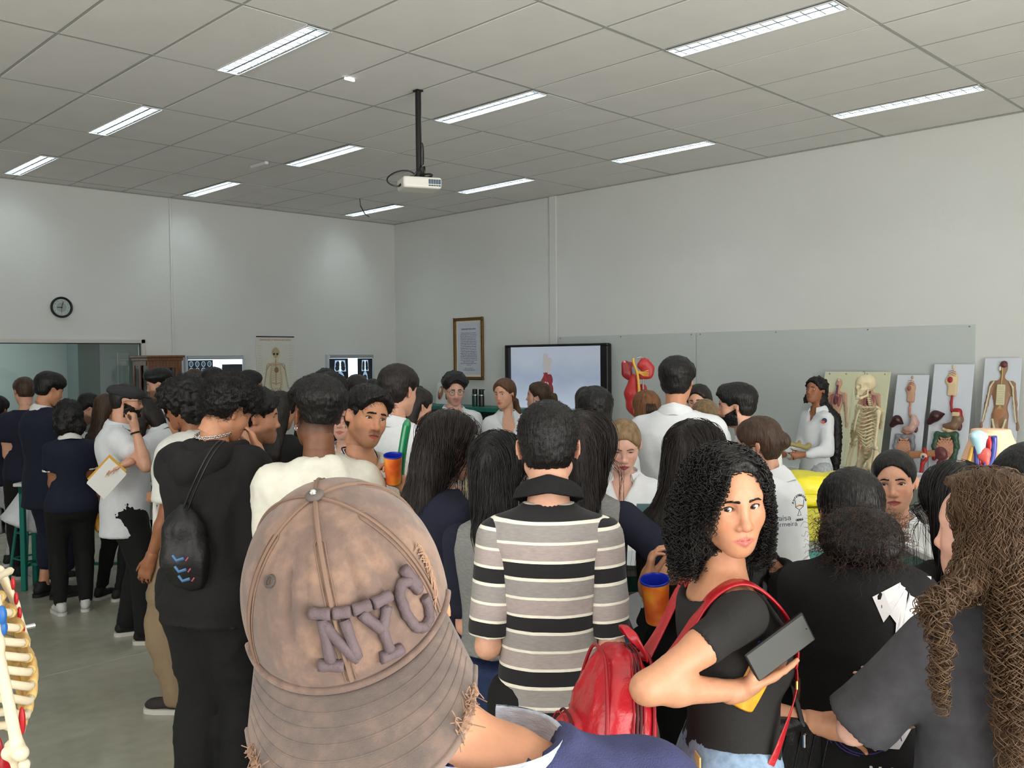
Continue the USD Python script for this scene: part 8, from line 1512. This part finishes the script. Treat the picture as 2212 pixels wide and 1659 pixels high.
# hood folded on the back, neck chain
hd = S(); hd.path([bb.nb+bb.T@V3(.03, .12, .0), bb.nb+bb.T@V3(-.09, .10, -.05), bb.nb+bb.T@V3(-.135, 0, -.10), bb.nb+bb.T@V3(-.09, -.10, -.05), bb.nb+bb.T@V3(.03, -.12, .0)], [.03, .045, .06, .045, .03], k=.03); hd.path([bb.nb+bb.T@V3(-.12, .07, -.09), bb.nb+bb.T@V3(-.13, 0, -.2), bb.nb+bb.T@V3(-.12, -.07, -.09)], [.04, .05, .04], k=.03, flat=(bb.B@V3(1, 0, 0), 1.6)); v, f = hd.mesh(.011); obj('hood', (push(v, f, folds(.012, 8., 6))-bb.root, f), K_blackh, bb.prim, True)
ch = []
for k in range(46):
    a = 2*math.pi*k/46; p_ = bb.nb+bb.T@V3(.068*math.cos(a)-.012, .070*math.sin(a), .045+.018*math.cos(a)); d_ = bb.T@V3(-math.sin(a), math.cos(a), 0); ch.append(xf(quads(torus(.006, .0022, 10, 5)), frame(d_, bb.T@V3(math.cos(a), math.sin(a), .6*(-1)**k)), p_))
obj('chain', loc(bb, join(*ch)), M_chrome, bb.prim, True)
b = P['fade']; obj('earring', loc(b, xf(torus(.009, .0022, 18, 6, 5.2), np.stack([b.H[:, 2], b.H[:, 0], b.H[:, 1]], 1), b.Hc+b.H@V3(-.012, .083, -.05))), M_chrome, b.prim, True)
b = P['must']; wv = b.wr['l']; fd = unit(wv-b.el['l']); e1 = unit(np.cross(fd, FW)); obj('bracelet', loc(b, tube([wv-fd*.02+.031*(math.cos(a)*e1+math.sin(a)*np.cross(fd, e1)) for a in np.linspace(0, 6.28, 28)], .003, 6)), M_chrome, b.prim, True)
b = P['clip']; obj('hair_clip', loc(b, xf(rbox((0, 0, 0), (.018, .004, .006), .002), b.H, b.Hc+b.H@V3(.045, -.078, .045))), M_chrome, b.prim)
b = P['claw']; obj('claw_clip', loc(b, join(*[quads(tube([b.Hc+b.H@V3(-.135, .012*k, .03), b.Hc+b.H@V3(-.15, .016*k, .0), b.Hc+b.H@V3(-.135, .012*k, -.03)], .004, 6)) for k in (-2, -1, 0, 1, 2)])), M_black, b.prim, True)
# black crossbody bag of the woman in the pink and white print
b = P['octo']; c = at(1700, 1610, 2.18); t = thing('shoulder_bag', 'black quilted shoulder bag hanging behind the girl with the phone', 'bag', c); q = lambda u, v_, dd=0.: at(u, v_, 2.18+dd)-c; X = S(); X.box((0, 0, 0), (.09, .045, .075), R=rotz(rad(yawd-60)), rnd=.03); v, f = X.mesh(.008); obj('body', (v, f), mat('bag_black', C(20, 20, 21), .3, bump=.003, bscale=60), t, True)
for k in range(4): obj('quilt_seam', tube([rotz(rad(yawd-60))@V3(-.08+.05*k, -.046, -.05), rotz(rad(yawd-60))@V3(-.05+.05*k, -.047, .05)], .0022, 5), M_black, t)
obj('zip_pull', xf(rbox((0, 0, 0), (.004, .003, .016), .001), None, q(1738, 1600, -.06)), M_chrome, t); strap([q(1672, 1640, -.03), q(1662, 1500, -.0), q(1655, 1380, .1), q(1652, 1260, .32)], [.016]*4, .0025, mat('bag_strap', C(30, 30, 32), .5), 'strap', [-FW]*4, t); strap([q(1735, 1570, -.03), q(1712, 1480, .06), q(1690, 1400, .3)], [.012]*3, .0025, mat('bag_strap', C(30, 30, 32), .5), 'strap', [-FW]*3, t); obj('clasp', cat(*[xf(rbox((0, 0, 0), (.008, .004, .012), .002), rotz(rad(yawd-90)), q(1672+14*k, 1632, -.055)) for k in (0, 1)]), M_chrome, t)
# ------------------------------------------------------------------ prints and lettering on clothes
def plane_on(b, c, nrm, up):                    # drawing plane on a garment at world point c
    z = unit(nrm); y = unit(np.asarray(up)-np.dot(up, z)*z); return np.stack([np.cross(y, z), y, z], 1), np.asarray(c, float)-b.root
def drape(b, m, R, c, dep=.0):                  # lays a flat mesh on the garment's front by bending it round the body axis
    v = m.vertices.copy() if hasattr(m, 'vertices') else m[0]; f = m.faces if hasattr(m, 'faces') else m[1]; v = v.copy(); v[:, 2] -= dep*v[:, 0]**2; return v@R.T+c, f
M_pw = mat('print_white', C(224, 222, 222), .7); M_pinkp = mat('print_rose', C(196, 100, 130), .7); M_purple = mat('print_purple', C(66, 44, 120), .7); M_thr = mat('thread_navy', C(60, 64, 84), .7)
def on_back(b, x, z, off=.0): # point on the back of a torso: x across (+ to the person's left), z height
    s = b.s; zz = np.array(TZ); W = np.interp(z, zz, TW[b.sex])*b.g*s+.03; B_ = np.interp(z, zz, TB[b.sex])*b.g*s+.03; k = math.sqrt(max(.05, 1-(x*s/W)**2)); return b.P+b.T@V3(-(B_*k)-off+np.interp(z, [0, .14, .3, .45, .53], [0, .005, -.005, -.015, -.015])*s, x*s, z*s)
def print_on(b, name, mesh, x, z, mtl, front=False, sc=1., rot=0., off=.004):
    c = on_back(b, x, z, off); 
    if front: c = b.P+b.T@V3(2*0+(lambda q: -q[0]+.012)(b.T.T@(c-b.P)), x*b.s, z*b.s)
    v = (mesh.vertices if hasattr(mesh, 'vertices') else mesh[0])*sc; f = mesh.faces if hasattr(mesh, 'faces') else mesh[1]; v = v@rotz(rad(rot)).T; sg = 1. if front else -1.; zz = np.array(TZ); s = b.s; out = []
    W_, B_ = np.array(TW[b.sex])*b.g*s+.03, np.array((TF if front else TB)[b.sex])*b.g*s+.022
    for p_ in v:
        y = x*s+(-p_[0] if not front else p_[0]); y = x*s+(p_[0] if front else -p_[0]); z_ = z+p_[1]/s; w = np.interp(z_, zz, W_); bb_ = np.interp(z_, zz, B_); k = math.sqrt(max(.05, 1-min(.95, (y/w)**2))); xc = np.interp(z_, [0, .14, .3, .45, .53], [0, .005, -.005, -.015, -.015])*s
        out.append(b.P+b.T@V3(xc+sg*(bb_*k+off+p_[2]), y, z_*s)-b.root)
    return obj(name, (np.array(out), f), mtl, b.prim)
def line_mesh(*ls, r=.004): return join(*[quads(tube(np.array([(x, y, 0) for x, y in l]), r, 5)) for l in ls])
def sub(m, n=2):
    for _ in range(n): m = m.subdivide()
    return m
b = P['navytee']; print_on(b, 'lettering', ctext('Se o ensino', .045), -.02, .36, M_pw, rot=4); print_on(b, 'lettering', ctext('a escola é', .04), -.02, .18, M_pw, rot=4); print_on(b, 'emblem', ring(.02, .035), -.04, .27, mat('print_green', C(90, 130, 50), .7))
b = P['puff']
one = trimesh.creation.extrude_polygon(__import__('shapely').geometry.Polygon([(-.075, .10), (.03, .16), (.075, .16), (.05, -.08), (-.03, -.08), (-.02, .04), (-.035, .06), (-.05, .04)]), .001, engine='earcut')
print_on(b, 'printed_numeral', sub(one), -.105, .325, M_pw, rot=0); two = trimesh.creation.extrude_polygon(__import__('shapely').geometry.Polygon([(-.07, .05), (.08, .05), (.08, .03), (-.02, .03), (.05, 0), (-.02, -.1), (-.09, -.1), (-.02, .0), (-.06, -.02), (-.085, .005), (-.06, .02)]).buffer(0), .001, engine='earcut'); print_on(b, 'printed_numeral', sub(two), -.105, .165, M_pw)
print_on(b, 'printed_swirl', line_mesh(*[[(.09*math.cos(a+k)*(1-k*.12)-.05, .05*math.sin(a+k)*(1-k*.1)) for a in np.linspace(0, 2.6, 12)] for k in range(4)], r=.0016), -.05, .08, M_purple); print_on(b, 'lettering', ctext('M A', .026, .001, True), -.045, .005, M_pw)
b = P['octo']
print_on(b, 'printed_drawing', line_mesh(*[[(-.06+.018*k, .07), (-.055+.016*k, .0)] for k in range(3)], *[[(.03+.015*k, .05), (.032+.014*k, -.01)] for k in range(2)], r=.008), .0, .35, M_pinkp, True)
print_on(b, 'printed_drawing', line_mesh(*[[(.02*k-.05+.012*math.sin(5*y+k)*(-1)**k, .0-.24*y) for y in np.linspace(0, 1, 14)] for k in range(6)], *[[(-.05, .01), (.0, .02), (.05, .01)]], r=.0032), .0, .31, M_pw, True)
b = P['fade']; print_on(b, 'printed_emblem', ring(.0, .022), .025, .26, M_pw); print_on(b, 'printed_emblem', line_mesh(*[[(.024*math.cos(a), .024*math.sin(a)), (.034*math.cos(a), .034*math.sin(a))] for a in np.linspace(.2, 2.9, 12)], r=.0012), .025, .26, M_ink)
b = P['sleeve']; q = b.sh['r']+(b.el['r']-b.sh['r'])*.42; R, c = plane_on(b, at(606, 968, b.d-.13), -FW, UP); obj('sleeve_print', drape(b, join(quads(xf(ctext('UNIC', .03, .001), None, (0, -.035, 0))), line_mesh([(-.03, -.015), (-.015, .03), (-.008, .0), (.0, .06), (.006, .0), (.02, .035), (.03, -.015)], [(-.03, -.015), (.03, -.015)], r=.004)), R, c), M_pw, b.prim)
b = P['nurse']; bx_ = at(1687, 1126, 3.72); R, c = plane_on(b, bx_, -FW*.95-RT*.2, UP); obj('embroidered_name', drape(b, join(quads(xf(ctext('Thaísa', .019, .0012), None, (0, .012, 0))), quads(xf(ctext('Enfermeira', .017, .0012), None, (.004, -.014, 0)))), R@rotz(rad(6)), c), M_thr, b.prim)
R, c = plane_on(b, at(1727, 1090, 3.80), -FW*.8+RT*.6, UP); arc = []
for k, ch_ in enumerate('ENFERMAGEM'): a = rad(155-13.5*k); arc.append(quads(xf(ctext(ch_, .010, .0012, True), rotz(a-math.pi/2), (.05*math.cos(a), .05*math.sin(a)-.01, 0))))
obj('embroidered_badge', drape(b, join(*arc, quads(xf(ctext('UNINGÁ', .009, .0012, True), None, (0, -.062, 0)))), R, c), M_ink, b.prim); obj('badge_lamp', drape(b, line_mesh([(-.03, .02), (-.026, -.01), (0, -.022), (.026, -.01), (.03, .02)], [(-.012, -.045), (0, -.022), (.012, -.045), (-.012, -.045)], r=.0016), R, c), M_greyf, b.prim); obj('badge_flame', drape(b, line_mesh([(-.026, -.008), (0, -.002), (.026, -.006)], r=.003), R, c), mat('badge_orange', C(206, 140, 70), .6), b.prim)
b = P['curlcoat']; R, c = plane_on(b, at(1781, 911, 7.82), -FW, UP); obj('sleeve_badge', drape(b, quads(xf(disc(.022, 16, .002), None, (0, .01, 0))), R, c), mat('badge_navy', C(32, 40, 80), .6), b.prim); obj('badge_flame', drape(b, quads(xf(disc(.014, 12, .002), None, (-.012, -.004, .002))), R, c), mat('badge_orange2', C(196, 84, 50), .6), b.prim)
# printed V collar of the jersey
b = P['must']
vc = [b.nb+b.T@V3(.02+.03*math.sin(a), .085*math.cos(a), .012-.0*a) for a in ()]
s = b.s; ring_ = []
for k in np.linspace(-1, 1, 41):
    a = abs(k); y = math.copysign(.078*(1-.0*a)*min(1, 1.02), k) if 0 else k
    ang = k*math.pi*.62; fr_ = max(0, (abs(ang)-1.0)/.95)
    ring_.append(b.nb+b.T@V3(-.078*math.cos(ang)+.012+.03*fr_, .080*math.sin(ang)*(1-.42*fr_**1.2), .018-.105*fr_**1.25)*s)
up_ = [unit(p_-(b.nb+b.T@V3(.01, 0, -.06)*s)) for p_ in ring_[::4]]
strap([p_-b.root for p_ in ring_[::4]], [.022]*len(up_), .003, K_trim, 'printed_collar', up_, b.prim); strap([p_-b.root+b.T[:, 2]*-.011+u_*.002 for p_, u_ in zip(ring_[::4], up_)], [.005]*len(up_), .003, K_navy, 'collar_stripe', up_, b.prim); strap([p_-b.root+b.T[:, 2]*.010+u_*.0015 for p_, u_ in zip(ring_[::4], up_)], [.004]*len(up_), .003, K_navy, 'collar_stripe', up_, b.prim)
print('triangles %.2fM, curve triangles %.2fM' % (STAT[0]/1e6, STAT[1]/1e6))
